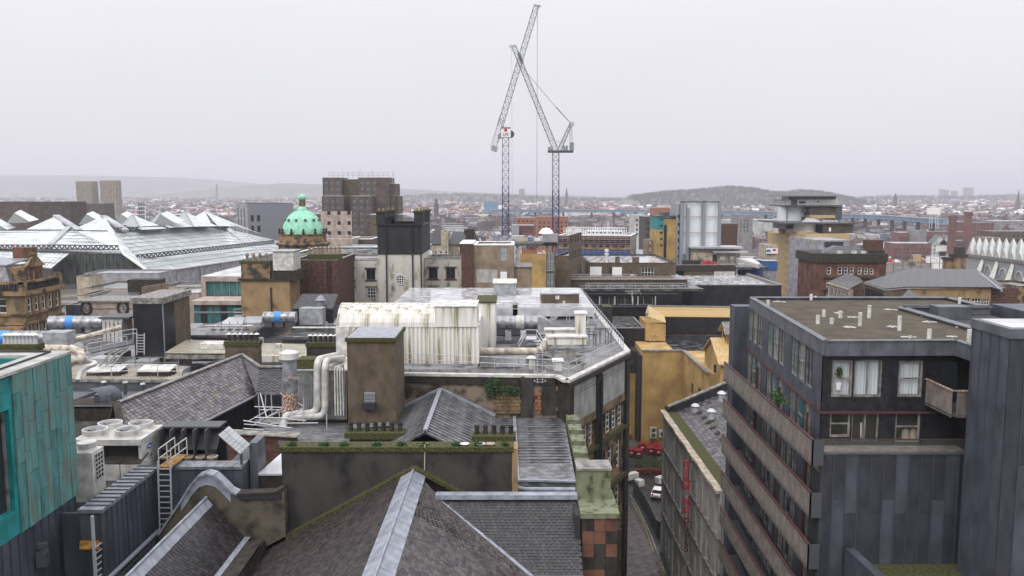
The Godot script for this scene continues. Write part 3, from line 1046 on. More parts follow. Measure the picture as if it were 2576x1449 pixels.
	walls(cc,a0+2.6,a1 - 0.1,h2,hh(582,238),0.3,8,M.cream,M.roof_slate,{"parapet":0.2})
	s1=Shape.new()
	s1.slab([V(a0,h2+0.02,0.3),V(a0+2.6,h2+0.02,0.3),V(a0+2.6,h2+3.6,-4),V(a0,h2+3.6,-4)],V(0,0.2,0))
	own(cc,"roof",s1,M.slate_dark)
func far_spire(called:String,label:String,x:float,y0:float,y1:float,wpx:float,d:float,steep:bool)->void:
	var o:=thing(called,label,"steeple",V(xx(x,d,0),level(d),-d))
	var w:=wpx/2/FOCAL*d
	var top:=hh(y0,d)
	var low:=level(d) - 5
	var mid:=lerpf(hh(y1,d),top,0.3 if steep else 0.7)
	var s:=Shape.new()
	var px:=o.position.x
	s.box(px - w,px+w,low,mid,d - w,d+w)
	part(o,"tower",s,M.brown_brick)
	if not steep:
		s.box(px - w*0.6,px+w*0.6,mid,lerpf(mid,top,0.6),d - w*0.6,d+w*0.6)
	s.tube(V(px,mid if steep else lerpf(mid,top,0.6),-d),V(px,top,-d),w*(0.95 if steep else 0.5),8,0.05)
	part(o,"spire",s,M.brown_brick)
func student_block()->void:
	var o:=thing("brown_flats","tall stepped brown brick flats with railed roof behind the dome","building",at(900,700,380)*V(1,0,1)+V(0,-9,0))
	var spec:=[
		[811,859,446.5,392,408,"a"],[859,901,451,396,408,""],[901,979,446.5,392,410,"b"],[977,993,462,394,412,"c"],[993,1002,493,396,412,""],
		[809,864,493,382,391.9,"d"],[882,933,493,382,391.9,"e"],[932,950,538,383,391.9,""],[795,810,538,386,396,"f"],[930,956,540,379,382.9,""],
	]
	for q in spec:
		var d:float=q[3]
		var top:=hh(q[2],d)
		var x0:=xx(q[0],d,top) - o.position.x
		var x1:=xx(q[1],d,top) - o.position.x
		var bits:=[]
		var fl:=2.82
		var add_col:=func(u:float,w:float,count:int,first:float)->void:
			for j in count:
				bits.append([u,top+9.0 - first - fl*j,w,1.75,"dark" if w>0.7 else ""])
		match q[5]:
			"a":
				add_col.call(0.9,1.5,3,3.2); add_col.call(3.3,1.7,3,3.2); add_col.call(6.2,1.6,3,3.2)
			"b":
				add_col.call(0.9,1.5,3,3.2); add_col.call(3.6,1.6,3,3.2); add_col.call(6.6,1.6,8,3.2)
			"c":
				add_col.call(0.8,1.2,9,3.2)
			"d":
				add_col.call(0.8,1.4,10,3.0); add_col.call(4.0,1.6,10,3.0); add_col.call(6.5,1.3,10,3.0)
			"e":
				add_col.call(0.8,1.6,10,3.0); add_col.call(3.9,1.6,10,3.0); add_col.call(6.8,1.4,4,3.0)
			"f":
				add_col.call(0.8,1.0,9,3.0)
		walls(o,x0,x1,0,top+9,d - 380,q[4] - 380,M.mauve_brick if q[5] else M.render_brown,M.roof_pale,{"front":bits,"pane":M.pale_glass,"parapet":0.3,"cap":M.white_paint,"rv":0.35})
		var us:={}
		for b in bits:us[b[0]]=b[2]
		for u in us:
			var hi:=-1.0
			var lo:=1e9
			for b in bits:
				if b[0]==u:
					hi=maxf(hi,b[1]); lo=minf(lo,b[1])
			var y:=lo+1.75
			while y<hi:
				var s:=Shape.new()
				s.box(x0+u - 0.1,x0+u+us[u]+0.1,y+0.02,y+fl - 1.77,d - 380 - 0.05,d - 380+0.05)
				own(o,"spandrel",s,M.render_brown)
				y+=fl
	var y0:=hh(446,393)
	var pts:=[[826,394],[862,394],[900,394],[939,394],[978,394],[978,406],[826,406]]
	var run:=[]
	for p in pts:run.append(V(xx(p[0],p[1],y0),y0,-p[1]))
	railing(o,run,hh(433,394) - y0,2.4,0.1,M.galvanised,2)
	for x in [904,934,987]:
		var s:=Shape.new()
		for e in [0.0,0.9]:
			s.bar(V(xx(x,394,y0)+e,y0 - (3.0 if x==987 else 0.0),-394),V(xx(x,394,y0)+e,y0+3.4,-394),0.14)
		for k in 6:
			s.bar(V(xx(x,394,y0),y0+k*0.65,-394),V(xx(x,394,y0)+0.9,y0+k*0.65,-394),0.1)
		part(o,"roof_ladder",s,M.galvanised)
func yard()->void:
	var pal:=[M.white_paint,M.white_paint,M.red_paint,M.yellow_metal,M.blue_paint,M.grey_paint,M.dark_steel,M.orange_deck,M.white_paint]
	var words:=["white","white","red","yellow","blue","grey","black","orange","white"]
	for i in 70:
		var y:=rng.randf_range(632,668)
		var x:=rng.randf_range(2222,2425)
		var d:=53.0/tt(y)
		var k:=rng.randi() % 9
		var van:=rng.randf()<0.35
		var L:=5.2 if van else 4.2
		var hgt:=2.3 if van else 1.45
		var o:=thing("yard_van" if van else "yard_car","small %s %s parked in the crowded yard beyond the red sandstone corner" % [words[k],"van" if van else "car"],"van" if van else "car",V(xx(x,d,-9),level(d),-d),rng.randf_range(-0.5,0.5),"%s %s in the crowded yard" % [words[k],"vans" if van else "cars"])
		var b:=Shape.new()
		b.box(-L/2,L/2,0.35,hgt*(0.62 if not van else 0.55),-0.9,0.9)
		b.slab([V(-L*0.42,hgt*0.55,0.82),V(L*0.3,hgt*0.55,0.82),V(L*0.12,hgt,0.7),V(-L*(0.42 if van else 0.28),hgt,0.7)],V(0,0,-1.55))
		own(o,"body",b,pal[k])
		for e in [-1,1]:
			var w:=Shape.new()
			w.tube(V(e*L*0.32,0.34,-0.92),V(e*L*0.32,0.34,0.92),0.34,8,-1,true)
			own(o,"wheel",w,M.rubber)
	var boxes:=[[2298,2320,642,610,"yellow_metal","yellow site cabin in the crowded yard"],[2335,2362,645,580,"white_paint","white lorry trailer beside the yellow site cabin"],[2363,2395,646,575,"white_paint","long white trailer in the crowded yard by the station wall"],[2350,2388,662,560,"white_paint","white canopy roof low in the crowded yard"],[2360,2385,618,650,"white_paint","white cabin with blue windows behind the crowded yard"],[2385,2393,640,600,"yellow_metal","small yellow lorry cab in the crowded yard"]]
	for q in boxes:
		var d:float=q[3]
		var top:=hh(q[2],d)
		var o:=thing("yard_cabin",q[5],"cabin",V(xx((q[0]+q[1])/2.0,d,top),level(d),-d))
		var s:=Shape.new()
		s.box(xx(q[0],d,top),xx(q[1],d,top),maxf(level(d),top - 4.5),top,d,d+3)
		part(o,"body",s,M[q[4]])
		s.box(xx(q[0],d,top) - 0.2,xx(q[1],d,top)+0.2,top,top+0.25,d - 0.2,d+3.2)
		part(o,"roof",s,M.roof_pale)
	for i in 9:
		var x:=2226.0+i*23
		var d:=560.0
		var s:=Shape.new()
		s.bar(V(xx(x,d,0),level(d),-d),V(xx(x,d,0),level(d)+11+(i*7 % 5),-d),0.35)
		s.bar(V(xx(x,d,0),level(d)+10,-d),V(xx(x,d,0)+3,level(d)+10.4,-d),0.25)
		single("mast",s,M.dark_steel,"thin dark lamp mast standing over the crowded yard","mast","masts over the crowded yard")
func lattice(o:Node3D,called:String,a:Vector3,b:Vector3,w0:float,w1:float,side:Vector3,step:float,m:Material,t:float)->void:
	var f:=(b - a).normalized()
	var u:=(side - f*side.dot(f)).normalized()
	var v:=f.cross(u)
	var n:=int(a.distance_to(b)/step)
	var chord:=Shape.new()
	var lace:=Shape.new()
	for c in 4:
		var su:float=[-1,1,1,-1][c]
		var sv:float=[-1,-1,1,1][c]
		chord.bar(a+(u*su+v*sv)*w0/2,b+(u*su+v*sv)*w1/2,t*1.7)
		var tu:float=[1,1,-1,-1][c]
		var tv:float=[-1,1,1,-1][c]
		for i in n:
			var p:=a.lerp(b,float(i)/n)
			var q:=a.lerp(b,float(i+1)/n)
			var wa:=lerpf(w0,w1,float(i)/n)/2
			var wb:=lerpf(w0,w1,float(i+1)/n)/2
			if i % 2==0:
				lace.bar(p+(u*su+v*sv)*wa,q+(u*tu+v*tv)*wb,t)
			else:
				lace.bar(p+(u*tu+v*tv)*wa,q+(u*su+v*sv)*wb,t)
			lace.bar(q+(u*su+v*sv)*wb,q+(u*tu+v*tv)*wb,t*0.8)
	part(o,called+"_chords",chord,m)
	part(o,called+"_lacing",lace,m)
func cranes()->void:
	var d:=262.0
	var base:=at(1272,640,d)
	base.y=level(d)
	var o:=thing("tower_crane","luffing tower crane with the taller jib leaning to upper centre and white cab","crane",base)
	var top:=at(1272,346,d)
	lattice(o,"lower_mast",base,at(1272,470,d),2.0,2.0,Vector3.RIGHT,2.2,M.navy_steel,0.16)
	lattice(o,"upper_mast",at(1272,470,d),top,2.0,2.0,Vector3.RIGHT,2.2,M.mid_steel,0.15)
	var s:=Shape.new()
	s.box(top.x - 1.4,top.x+1.6,top.y,top.y+2.6,d - 1.4,d+1.4)
	part(o,"cab",s,M.white_paint)
	s.box(top.x - 1.5,top.x+1.5,top.y+2.6,top.y+3.1,d - 1.5,d+1.5)
	s.box(top.x - 2.4,top.x - 1.4,top.y - 0.3,top.y+1.0,d - 1,d+1)
	part(o,"platform",s,M.mid_steel)
	s.tube(top+V(1.6,1.0,-1),top+V(1.6,1.0,1),1.1,12,-1,true)
	part(o,"winch",s,M.dark_steel)
	s.hull(Transform3D(Basis(),at(1272,329,d - 1.4)),V(1.0,0.7,0.06))
	part(o,"logo_board",s,M.white_paint)
	var lg:=at(1272,327,d - 1.5)
	s.tube(lg,lg+V(0,0,0.08),0.5,14,-1,true)
	part(o,"logo",s,M.red_paint)
	var tm:=TextMesh.new()
	tm.text="LFC"
	tm.font_size=40
	tm.pixel_size=0.028
	tm.depth=0.04
	var tp:=MeshInstance3D.new()
	tp.name="lettering"
	tp.mesh=tm
	tp.material_override=M.dark_steel
	tp.position=at(1273,338,d - 1.5) - base
	o.add_child(tp)
	var foot:=at(1258,318,d)
	var tip:=at(1350,14,d)
	lattice(o,"jib",foot,tip,1.7,1.5,Vector3.RIGHT,1.9,M.mid_steel,0.12)
	lattice(o,"counter_jib",at(1263,292,d),at(1241,372,d),1.3,1.6,Vector3.RIGHT,1.9,M.galvanised,0.12)
	s.bar(at(1266,318,d),at(1246,375,d),0.3)
	s.bar(at(1262,318,d),at(1272,344,d),0.7)
	part(o,"strut",s,M.mid_steel)
	s.hull(Transform3D(Basis(Vector3.BACK,-0.35),at(1244,374,d)),V(0.9,0.8,0.9))
	part(o,"counterweight",s,M.grey_paint)
	s.bar(at(1346,14,d),at(1361,15,d),0.7,0.5)
	part(o,"jib_head",s,M.galvanised)
	s.tube(at(1352,16,d),at(1350,600,d),0.07,4)
	part(o,"hoist_rope",s,M.mid_steel)
	s.tube(at(1350,596,d),at(1350,606,d),0.35,6)
	part(o,"hook",s,M.red_paint)
	base=at(1398,640,d+18)
	base.y=level(d)
	var e:=d+18
	var p:=thing("tower_crane","luffing tower crane with the shorter jib crossing behind, machinery deck on its mast","crane",base)
	top=at(1398,384,e)
	lattice(p,"lower_mast",base,at(1398,480,e),2.1,2.1,Vector3.RIGHT,2.3,M.navy_steel,0.17)
	lattice(p,"upper_mast",at(1398,480,e),top,2.1,2.1,Vector3.RIGHT,2.3,M.mid_steel,0.16)
	s.box(xx(1378,e,top.y),xx(1442,e,top.y),top.y,top.y+0.7,e - 1.3,e+1.3)
	part(p,"machine_deck",s,M.dark_steel)
	s.box(xx(1378,e,top.y),xx(1391,e,top.y),top.y+0.7,top.y+1.9,e - 1.2,e+0.2)
	part(p,"cab",s,M.grey_paint)
	for q in [[1416,1421,1.5],[1423,1428,1.5],[1433,1443,2.6]]:
		s.box(xx(q[0],e,top.y),xx(q[1],e,top.y),top.y+0.7,top.y+0.7+q[2],e - 1.1,e+1.1)
		part(p,"counterweight",s,M.mid_steel)
	foot=at(1399,380,e)
	tip=at(1293,118,e)
	lattice(p,"jib",foot,tip,1.7,1.4,Vector3.RIGHT,1.9,M.mid_steel,0.12)
	s.bar(at(1281,117,e),at(1297,114,e),0.7,0.6)
	part(p,"jib_head",s,M.galvanised)
	s.bar(at(1305,134,e - 1),at(1314,158,e - 1),0.9,1.0)
	part(p,"jib_ballast",s,M.dark_steel)
	lattice(p,"mast_head",at(1406,380,e),at(1436,312,e),1.3,0.8,Vector3.RIGHT,1.8,M.mid_steel,0.15)
	s.bar(at(1438,312,e),at(1440,378,e),0.18)
	s.bar(at(1434,312,e),at(1434,378,e),0.18)
	s.bar(at(1398,357,e),at(1419,357,e),0.15)
	part(p,"back_stay",s,M.mid_steel)
	s.hull(Transform3D(Basis(),at(1440,312,e)),V(0.6,0.7,0.6))
	part(p,"sheave_box",s,M.galvanised)
	s.tube(at(1436,310,e),at(1399,270,e),0.16,5)
	s.tube(at(1399,270,e),at(1310,165,e),0.09,5)
	s.tube(at(1434,308,e),at(1401,270,e),0.09,5)
	part(p,"luffing_rope",s,M.mid_steel)
	s.tube(at(1287,120,e),at(1289,590,e),0.05,4)
	part(p,"hoist_rope",s,M.galvanised)
func glazed(o:Node3D,a:Vector3,b:Vector3,c:Vector3,d:Vector3,cols:int,rows:int,up:Vector3,m:Material)->void:
	var s:=Shape.new()
	s.face([a,b,c],up)
	s.face([a,c,d],up)
	part(o,"glass",s,m)
	var g:=Shape.new()
	var k:=up.normalized()*0.12
	for i in cols+1:
		var u:=float(i)/cols
		g.bar(a.lerp(b,u)+k,d.lerp(c,u)+k,0.07,0.1)
	for j in rows+1:
		var u:=float(j)/rows
		g.bar(a.lerp(d,u)+k*1.5,b.lerp(c,u)+k*1.5,0.14,0.14)
	part(o,"glazing_bars",g,M.duct).set_meta("kind","stuff")
func truss(o:Node3D,a:Vector3,b:Vector3,n:int)->void:
	var s:=Shape.new()
	s.bar(a,b,0.5,0.3)
	s.bar(a+V(0,1.3,0),b+V(0,1.3,0),0.5,0.3)
	for i in n:
		var p:=a.lerp(b,float(i)/n)
		var q:=a.lerp(b,(i+0.5)/n)
		s.bar(p,q+V(0,1.3,0),0.3)
		s.bar(q+V(0,1.3,0),a.lerp(b,float(i+1)/n),0.3)
	part(o,"walkway_truss",s,M.dark_steel)
func left_middle()->void:
	glass_mall()
	var x1:=-67.6
	var o:=thing("sandstone_building","blackened ochre sandstone corner building with balustrade and white sash windows","building",V(-82,0,-114.3))
	var w5:=[]
	var sill:=hh(787,115.0)
	for i in 5:
		w5.append([7.1 - 1.78*i,sill,1.0,2.05,"sash"])
		w5.append([7.1 - 1.78*i,sill - 4.0,1.0,2.2,"sash"])
	var fr:=[[10.6,sill,1.2,2.05,"sash"],[8.2,sill,1.2,2.05,"sash"],[10.6,sill - 4.0,1.2,2.2,"sash"],[5.8,sill,1.2,2.05,"sash"]]
	for q in w5:q[0]=8.9 - q[0] - q[2]
	walls(o,0,14.4,0,30.4,0,9.3,M.sandstone,M.lead,{"right":w5,"front":fr,"parapet":0.0,"rv":0.3})
	var s:=Shape.new()
	s.box(-0.5,14.9,30.1,30.7,-0.5,9.8)
	s.box(-0.3,14.7,sill - 0.35,sill - 0.05,-0.3,9.6)
	s.box(-0.3,14.7,sill - 1.6,sill - 1.2,-0.3,9.6)
	own(o,"cornice",s,M.sooty_stone)
	for k in 24:
		var d:=0.3+k*0.38
		s.box(14.1,14.3,30.7,31.7,d,d+0.2)
	for k in 36:
		s.box(0.2+k*0.38,0.4+k*0.38,30.7,31.7,-0.1,0.1)
	own(o,"balusters",s,M.stone_dark)
	s.box(13.9,14.5,31.7,32.0,-0.3,9.5)
	s.box(-0.3,13.9,31.7,32.0,-0.3,0.3)
	for d in [-0.3,8.7]:
		s.box(13.8,14.6,30.7,32.5,d,d+0.8)
	own(o,"balustrade_rail",s,M.sooty_stone)
	wall(o,"dormer",M.red_sandstone,V(13.4,30.7,-2.5),Vector3.FORWARD,4.2,3.1,[[0.5,0.5,0.7,2.0,"sash"],[1.7,0.6,0.8,2.0,"sash"],[3.0,0.5,0.7,2.0,"sash"]],0.2)
	s.box(10.5,13.3,30.7,33.8,2.5,6.7)
	s.box(13.1,13.6,33.8,34.1,2.2,7.0)
	s.slab([V(13.2,34.1,-2.6),V(13.2,34.1,-6.6),V(13.2,35.1,-5.4),V(13.2,35.5,-4.6),V(13.2,35.1,-3.8)],V(0.4,0,0))
	own(o,"pediment",s,M.sooty_stone)
	s.lathe(V(13.3,35.4,-4.6),[Vector2(0.7,0),Vector2(0.5,0.3),Vector2(0.05,0.5)],8)
	own(o,"moss_cap",s,M.moss)
	s.slab([V(-1,30.7,-0.8),V(12.4,30.7,-0.8),V(10.8,34.0,-2.2),V(-1,34.0,-2.2)],V(0,0,-0.2))
	s.slab([V(12.4,30.7,-0.8),V(12.4,30.7,-8.8),V(10.8,34.0,-8.0),V(10.8,34.0,-2.2)],V(-0.2,0,0))
	own(o,"mansard",s,M.lead)
	s.slab([V(-1,34.02,-2.1),V(11.0,34.02,-2.1),V(11.0,34.6,-8.2),V(-1,34.6,-8.2)],V(0,0.2,0))
	own(o,"flat_roof",s,M.lead_light)
	s.box(8.6,11.4,34.2,36.3,7.6,9.0)
	own(o,"chimney",s,M.red_sandstone)
	s.box(-82,-67.2,20,sill - 1.7,112.6,114.1)
	single("stone_wing",s,M.sooty_stone,"sooty lower wing of the sandstone corner building behind the silver duct","building")
	dome_house()
	white_house()
	var d:=127.0
	var top:=hh(655,d)
	var xa:=xx(733,d,top)
	var xb:=xx(850,d,top)
	var b:=thing("brick_block","dark red brick block with stained blank wall below the green dome","building",V(xa,14,-d))
	walls(b,0,xb - xa,0,top - 14,0,14,M.red_brick,M.wet_roof,{"parapet":0.3,"cap":M.coping})
	var pw:=(xb - xa)/3.0
	for k in 3:
		s.box(pw*k+0.1,pw*k+0.7,0,top - 14.2,-0.16,0.0)
	own(b,"pilaster",s,M.red_brick)
	s.box(2.4,7.6,top - 14.05,top - 13.1,0.1,1.1)
	own(b,"chimney_stack",s,M.moss)
	for k in 8:
		var p:=Shape.new()
		p.lathe(V(2.7+k*0.65,top - 13.1,-0.6),[Vector2(0.24,0),Vector2(0.2,0.9),Vector2(0.27,1.0),Vector2(0.2,1.15),Vector2(0.0,1.15)],8)
		own(b,"chimney_pot",p,M.render_tan)
	s.tube(V(xb - xa - 1.3,0,0.15),V(xb - xa - 1.3,top - 14,0.15),0.14,6)
	own(b,"drainpipe",s,M.dark)
	d=112.0
	top=hh(780,d)
	s.box(xx(733,d,top),xx(838,d,top),top - 4,top,d,d+6)
	s.slab([V(xx(735,d,top),top+0.02,-d - 0.3),V(xx(836,d,top),top+0.02,-d - 0.3),V(xx(836,d,top),top+1.6,-d - 4),V(xx(742,d,top),top+1.6,-d - 4)],V(0,0.15,0))
	single("lean_to",s,M.slate_dark,"low black lean to roof against the dark brick block","roof shed")
	var cw:=at(807,768,113)
	s.lathe(cw - V(0,1,0),[Vector2(0.45,0),Vector2(0.45,1.6),Vector2(0.75,1.7),Vector2(0.3,2.3),Vector2(0.0,2.4)],12)
	single("roof_cowl",s,M.mid_steel,"grey ventilator cowl with a conical cap on the black lean to","ventilator")
	d=121.0
	top=hh(706,d)
	xa=xx(605,d,top)
	xb=xx(728,d,top)
	var g:=thing("ochre_house","ochre stone house with sooty chimney and white rooftop box beside the brick block","building",V(xa,14,-d))
	walls(g,0,xb - xa,0,top - 14,0,12,M.ochre,M.wet_roof,{"parapet":0.2,"cap":M.stone_dark,"cap_wide":0.8,"lip":0.3,"cap_high":0.3})
	s.box(0.1,2.7*1.6,top - 14,hh(663,d) - 14,0.1,1.6)
	own(g,"chimney_stack",s,M.sooty_stone)
	s.box(-0.1,4.5,hh(663,d) - 14,hh(657,d) - 14,0.0,1.8)
	own(g,"chimney_cap",s,M.moss)
	for k in 4:
		var p:=Shape.new()
		p.lathe(V(0.8+k*0.95,hh(657,d) - 14,-0.9),[Vector2(0.24,0),Vector2(0.2,0.6),Vector2(0.3,0.75),Vector2(0.2,1.1),Vector2(0.0,1.1)],8)
		own(g,"chimney_pot",p,M.render_tan)
	var bx0:=xx(689,d,top) - xa
	var bx1:=xx(740,d,top) - xa
	s.box(bx0,bx1,hh(680,d) - 14,hh(633,d) - 14,-0.2,4)
	own(g,"roof_box",s,M.clean_white)
	s.box(bx0 - 0.15,bx1+0.15,hh(633,d) - 14,hh(631,d) - 14,-0.4,4.2)
	own(g,"roof_box_lid",s,M.grey_paint)
	s.box(bx0 - 0.3,bx1+0.6,top - 14,hh(680,d) - 14.02,-0.1,4)
	own(g,"roof_box_base",s,M.stone_dark)
	s.tube(V((xb - xa)*0.62,0,0.12),V((xb - xa)*0.62,top - 15,0.12),0.12,6)
	own(g,"drainpipe",s,M.dark)
	teal_pavilion()
	roof_cluster()
func dome_house()->void:
	var d:=190.0
	var c:=at(749,600,d) - V(0,0,5)
	var o:=thing("domed_tower","sandstone drum tower under a bright green copper dome with lantern","tower",V(c.x,0,c.z))
	var y:=func(r:float)->float:return hh(r,d+5)
	var s:=Shape.new()
	s.lathe(Vector3.ZERO,[Vector2(5.6,10),Vector2(5.6,y.call(618))],24)
	own(o,"drum",s,M.sandstone)
	s.lathe(Vector3.ZERO,[Vector2(5.6,y.call(618)),Vector2(6.3,y.call(614)),Vector2(6.3,y.call(610)),Vector2(5.4,y.call(608)),Vector2(5.3,y.call(590)),Vector2(5.5,y.call(589)),Vector2(5.5,y.call(587)),Vector2(4.6,y.call(587))],24)
	own(o,"parapet",s,M.sooty_stone)
	for k in 12:
		var a:=TAU*(k+0.5)/12
		var p:=Shape.new()
		p.lathe(V(cos(a)*5.3,y.call(588),sin(a)*5.3),[Vector2(0.32,0),Vector2(0.35,0.5),Vector2(0.2,0.7),Vector2(0.32,1.0),Vector2(0.0,1.5)],8)
		own(o,"finial",p,M.stone_dark)
		p=Shape.new()
		var b:=TAU*k/12
		p.hull(Transform3D(Basis(Vector3.UP,-b),V(cos(b)*5.62,y.call(640),sin(b)*5.62)),V(0.06,2.2,0.55))
		own(o,"pilaster",p,M.sooty_stone)
	var prof:=[]
	var r:=4.75
	var hgt:float=y.call(527) - y.call(590)
	for k in 13:
		var a:=k/12.0*PI*0.47
		prof.append(Vector2(r*cos(a),y.call(590)+hgt*sin(a)))
	s.lathe(Vector3.ZERO,prof,32)
	own(o,"copper_dome",s,M.dome)
	for k in 16:
		var a:=TAU*k/16
		for i in 11:
			var p:Vector2=prof[i]
			var q:Vector2=prof[i+1]
			s.bar(V(cos(a)*p.x,p.y,sin(a)*p.x)*1.0,V(cos(a)*q.x,q.y,sin(a)*q.x),0.12)
	own(o,"rib",s,M.dome)
	for k in 12:
		var a:=TAU*(k+0.25)/12
		var q:Vector2=prof[5]
		var t:=Shape.new()
		t.tube(V(cos(a)*(q.x - 0.1),q.y,sin(a)*(q.x - 0.1)),V(cos(a)*(q.x+0.25),q.y+0.1,sin(a)*(q.x+0.25)),0.34,10,-1,true)
		own(o,"round_window",t,M.dark_steel)
	s.lathe(Vector3.ZERO,[Vector2(1.15,y.call(530)),Vector2(1.1,y.call(526)),Vector2(0.8,y.call(521)),Vector2(0.8,y.call(519))],16)
	own(o,"lantern_base",s,M.dome)
	for k in 8:
		var a:=TAU*k/8
		s.tube(V(cos(a)*0.62,y.call(519),sin(a)*0.62),V(cos(a)*0.62,y.call(502),sin(a)*0.62),0.13,6)
		own(o,"column",s,M.sandstone)
	s.lathe(Vector3.ZERO,[Vector2(0.85,y.call(502)),Vector2(0.95,y.call(500)),Vector2(0.98,y.call(496)),Vector2(0.8,y.call(492)),Vector2(0.35,y.call(489)),Vector2(0.1,y.call(487)),Vector2(0.0,y.call(484))],16)
	own(o,"cupola",s,M.dome)
func white_house()->void:
	var d:=140.0
	var top:=hh(655,d)
	var h0:=14.0
	var xa:=xx(850,d,top)
	var o:=thing("white_building","white painted brick building with brown windows either side of a black topped tower","building",V(xa,h0,-d))
	var u:=func(x:float)->float:return xx(x,d,30.0) - xa
	var v:=func(y:float)->float:return hh(y,d) - h0
	var hole:=func(x0:float,x1:float,ya:float,yb:float,st:String)->Array:return [u.call(x0),v.call(yb),u.call(x1) - u.call(x0),v.call(ya) - v.call(yb),st]
	var left:=[hole.call(869.5,891,677,704,"split"),hole.call(922,944,677,704,"split"),hole.call(871,892,724,750,"grid32"),hole.call(924,945,724,750,"grid32")]
	walls(o,0,u.call(957),0,top - h0,0,12,M.white_wall,M.wet_roof,{"front":left.slice(0,2),"frame":M.red_brown,"parapet":0.3,"cap":M.coping,"rv":0.25})
	var right:=[hole.call(1074,1097,678,706,"split"),hole.call(1119,1142,678,706,"split")]
	walls(o,u.call(1064),u.call(1160),0,top - h0,3,13,M.white_wall,M.wet_roof,{"front":_shift(right,-u.call(1064)),"frame":M.red_brown,"parapet":0.3,"cap":M.coping,"rv":0.25})
	for q in [[871,892,724,750,0.0],[924,945,724,750,0.0],[1075,1098,726,760,3.0],[1120,1135,727,755,3.0]]:
		var ms:=window_meshes("grid33",u.call(q[1]) - u.call(q[0]),v.call(q[2]) - v.call(q[3]))
		var f:=shared(o,"window",ms[0],M.white_paint,Transform3D(Basis(),V(u.call(q[0]),v.call(q[3]),0.05 - q[4])))
		shared(f,"pane",ms[1],M.dark_glass,Transform3D(Basis(),V(0,0,0)))
	for q in [[866,894,673,677,0],[918,947,673,677,0],[867,895,719.5,724,0],[919,948,719.5,724,0],[1070,1100,674.5,678,3],[1115,1146,674.5,678,3],[1071,1101,722,726,3],[866,894,704,707,0],[918,947,704,707,0],[1069,1101,706,709,3],[1114,1146,706,709,3]]:
		var s:=Shape.new()
		s.box(u.call(q[0]),u.call(q[1]),v.call(q[3]),v.call(q[2]),-0.14+q[4],0.1+q[4])
		own(o,"lintel" if q[2]<700 or q[2]>710 else "sill",s,M.sandstone if q[2]>710 else M.red_brown)
	var t0:float=u.call(955)
	var t1:float=u.call(1063)
	var split:float=v.call(638.8)
	var tt0:float=v.call(566)
	walls(o,t0,t1,0,split,-1.2,13,M.white_wall,M.wet_roof,{"parapet":0.0})
	walls(o,t0 - 0.05,t1+0.05,split+0.21,tt0,-1.3,13.1,M.black_render,M.lead,{"parapet":0.2,"cap":M.slate_dark,"lip":0.3,"cap_wide":0.7,"cap_high":0.25})
	var s:=Shape.new()
	s.box(t0 - 0.05,t1+0.05,split,split+0.21,-1.3,13.1)
	own(o,"band",s,M.black_render)
	for x in [976,1041,1062]:
		s.tube(V(u.call(x),0,1.42),V(u.call(x),tt0 - 0.2,1.42),0.13,6)
		own(o,"drainpipe",s,M.dark)
	for q in [[1009.5,701,false],[1009.5,768,true]]:
		var c:=V(u.call(q[0]),v.call(q[1]),1.22)
		var r:float=0.86 if not q[2] else 0.95
		var p:=Shape.new()
		p.tube(c,c+V(0,0,0.03),r,24,-1,true)
		own(o,"round_pane",p,M.dark_glass)
		var f:=Shape.new()
		for k in 28:
			var a:=TAU*k/28
			var b:=TAU*(k+1)/28
			f.bar(c+V(cos(a),sin(a),0)*r+V(0,0,0.06),c+V(cos(b),sin(b),0)*r+V(0,0,0.06),0.12)
		for k in 4:
			var e:=(k - 1.5)*r*0.44
			var half:=sqrt(r*r - e*e)
			f.bar(c+V(e,-half,0.08),c+V(e,half,0.08),0.08)
			f.bar(c+V(-half,e,0.08),c+V(half,e,0.08),0.08)
		own(o,"round_frame",f,M.white_paint)
	for q in [[962,-0.8,1.7],[988,10.0,1.6],[1056,-0.8,1.7],[1080,10.0,1.6]]:
		var x:float=u.call(q[0]) if q[1]<5 else (u.call(962) if q[0]<1000 else u.call(1056))
		s.box(x - 0.75,x+0.75,tt0,tt0+2.1,q[1],q[1]+1.6)
		own(o,"corner_stack",s,M.black_render)
		s.box(x - 0.95,x+0.95,tt0+2.1,tt0+2.4,q[1] - 0.2,q[1]+1.8)
		own(o,"stack_cap",s,M.moss)
		for k in 2:
			s.lathe(V(x - 0.35+0.7*k,tt0+2.4,-q[1] - 0.8),[Vector2(0.2,0),Vector2(0.17,0.4),Vector2(0.0,0.42)],8)
			own(o,"chimney_pot",s,M.render_tan)
	var cx:=(t0+t1)/2
	for i in 10:
		var a:=PI*i/10
		var b:=PI*(i+1)/10
		s.face([V(cx - 2.9*cos(a),tt0+0.1+1.7*sin(a),0.4),V(cx - 2.9*cos(b),tt0+0.1+1.7*sin(b),0.4),V(cx - 2.9*cos(b),tt0+0.1+1.7*sin(b),-11),V(cx - 2.9*cos(a),tt0+0.1+1.7*sin(a),-11)],V(-cos(a),1,0))
	own(o,"lead_vault",s,M.lead_light)
	slab_house("cream_block","pale pink rendered block with small square windows below the brown flats","building",808,886,601,250,14,M.pink_cream,M.roof_pale,{"front":grid(3,3,2.0,3.0,hh(640,250)+8.0,3.0,1.0,1.1,"dark"),"parapet":0.3,"cap":M.white_paint})
	slab_house("brown_annex","low brown annex with pale coping below the brown flats","building",886,935,602,260,14,M.mauve_brick,M.roof_pale,{"parapet":0.3,"cap":M.white_paint})
	var gl:=thing("glazed_roof","blue green glazed monopitch roof behind the white building","roof",at(910,640,215)*V(1,0,1)+V(0,20,0))
	s.slab([at(868,636,200),at(912,636,200),at(945,618,214),at(868,618,214)],V(0,0.3,0))
	part(gl,"glass",s,M.teal_glass)
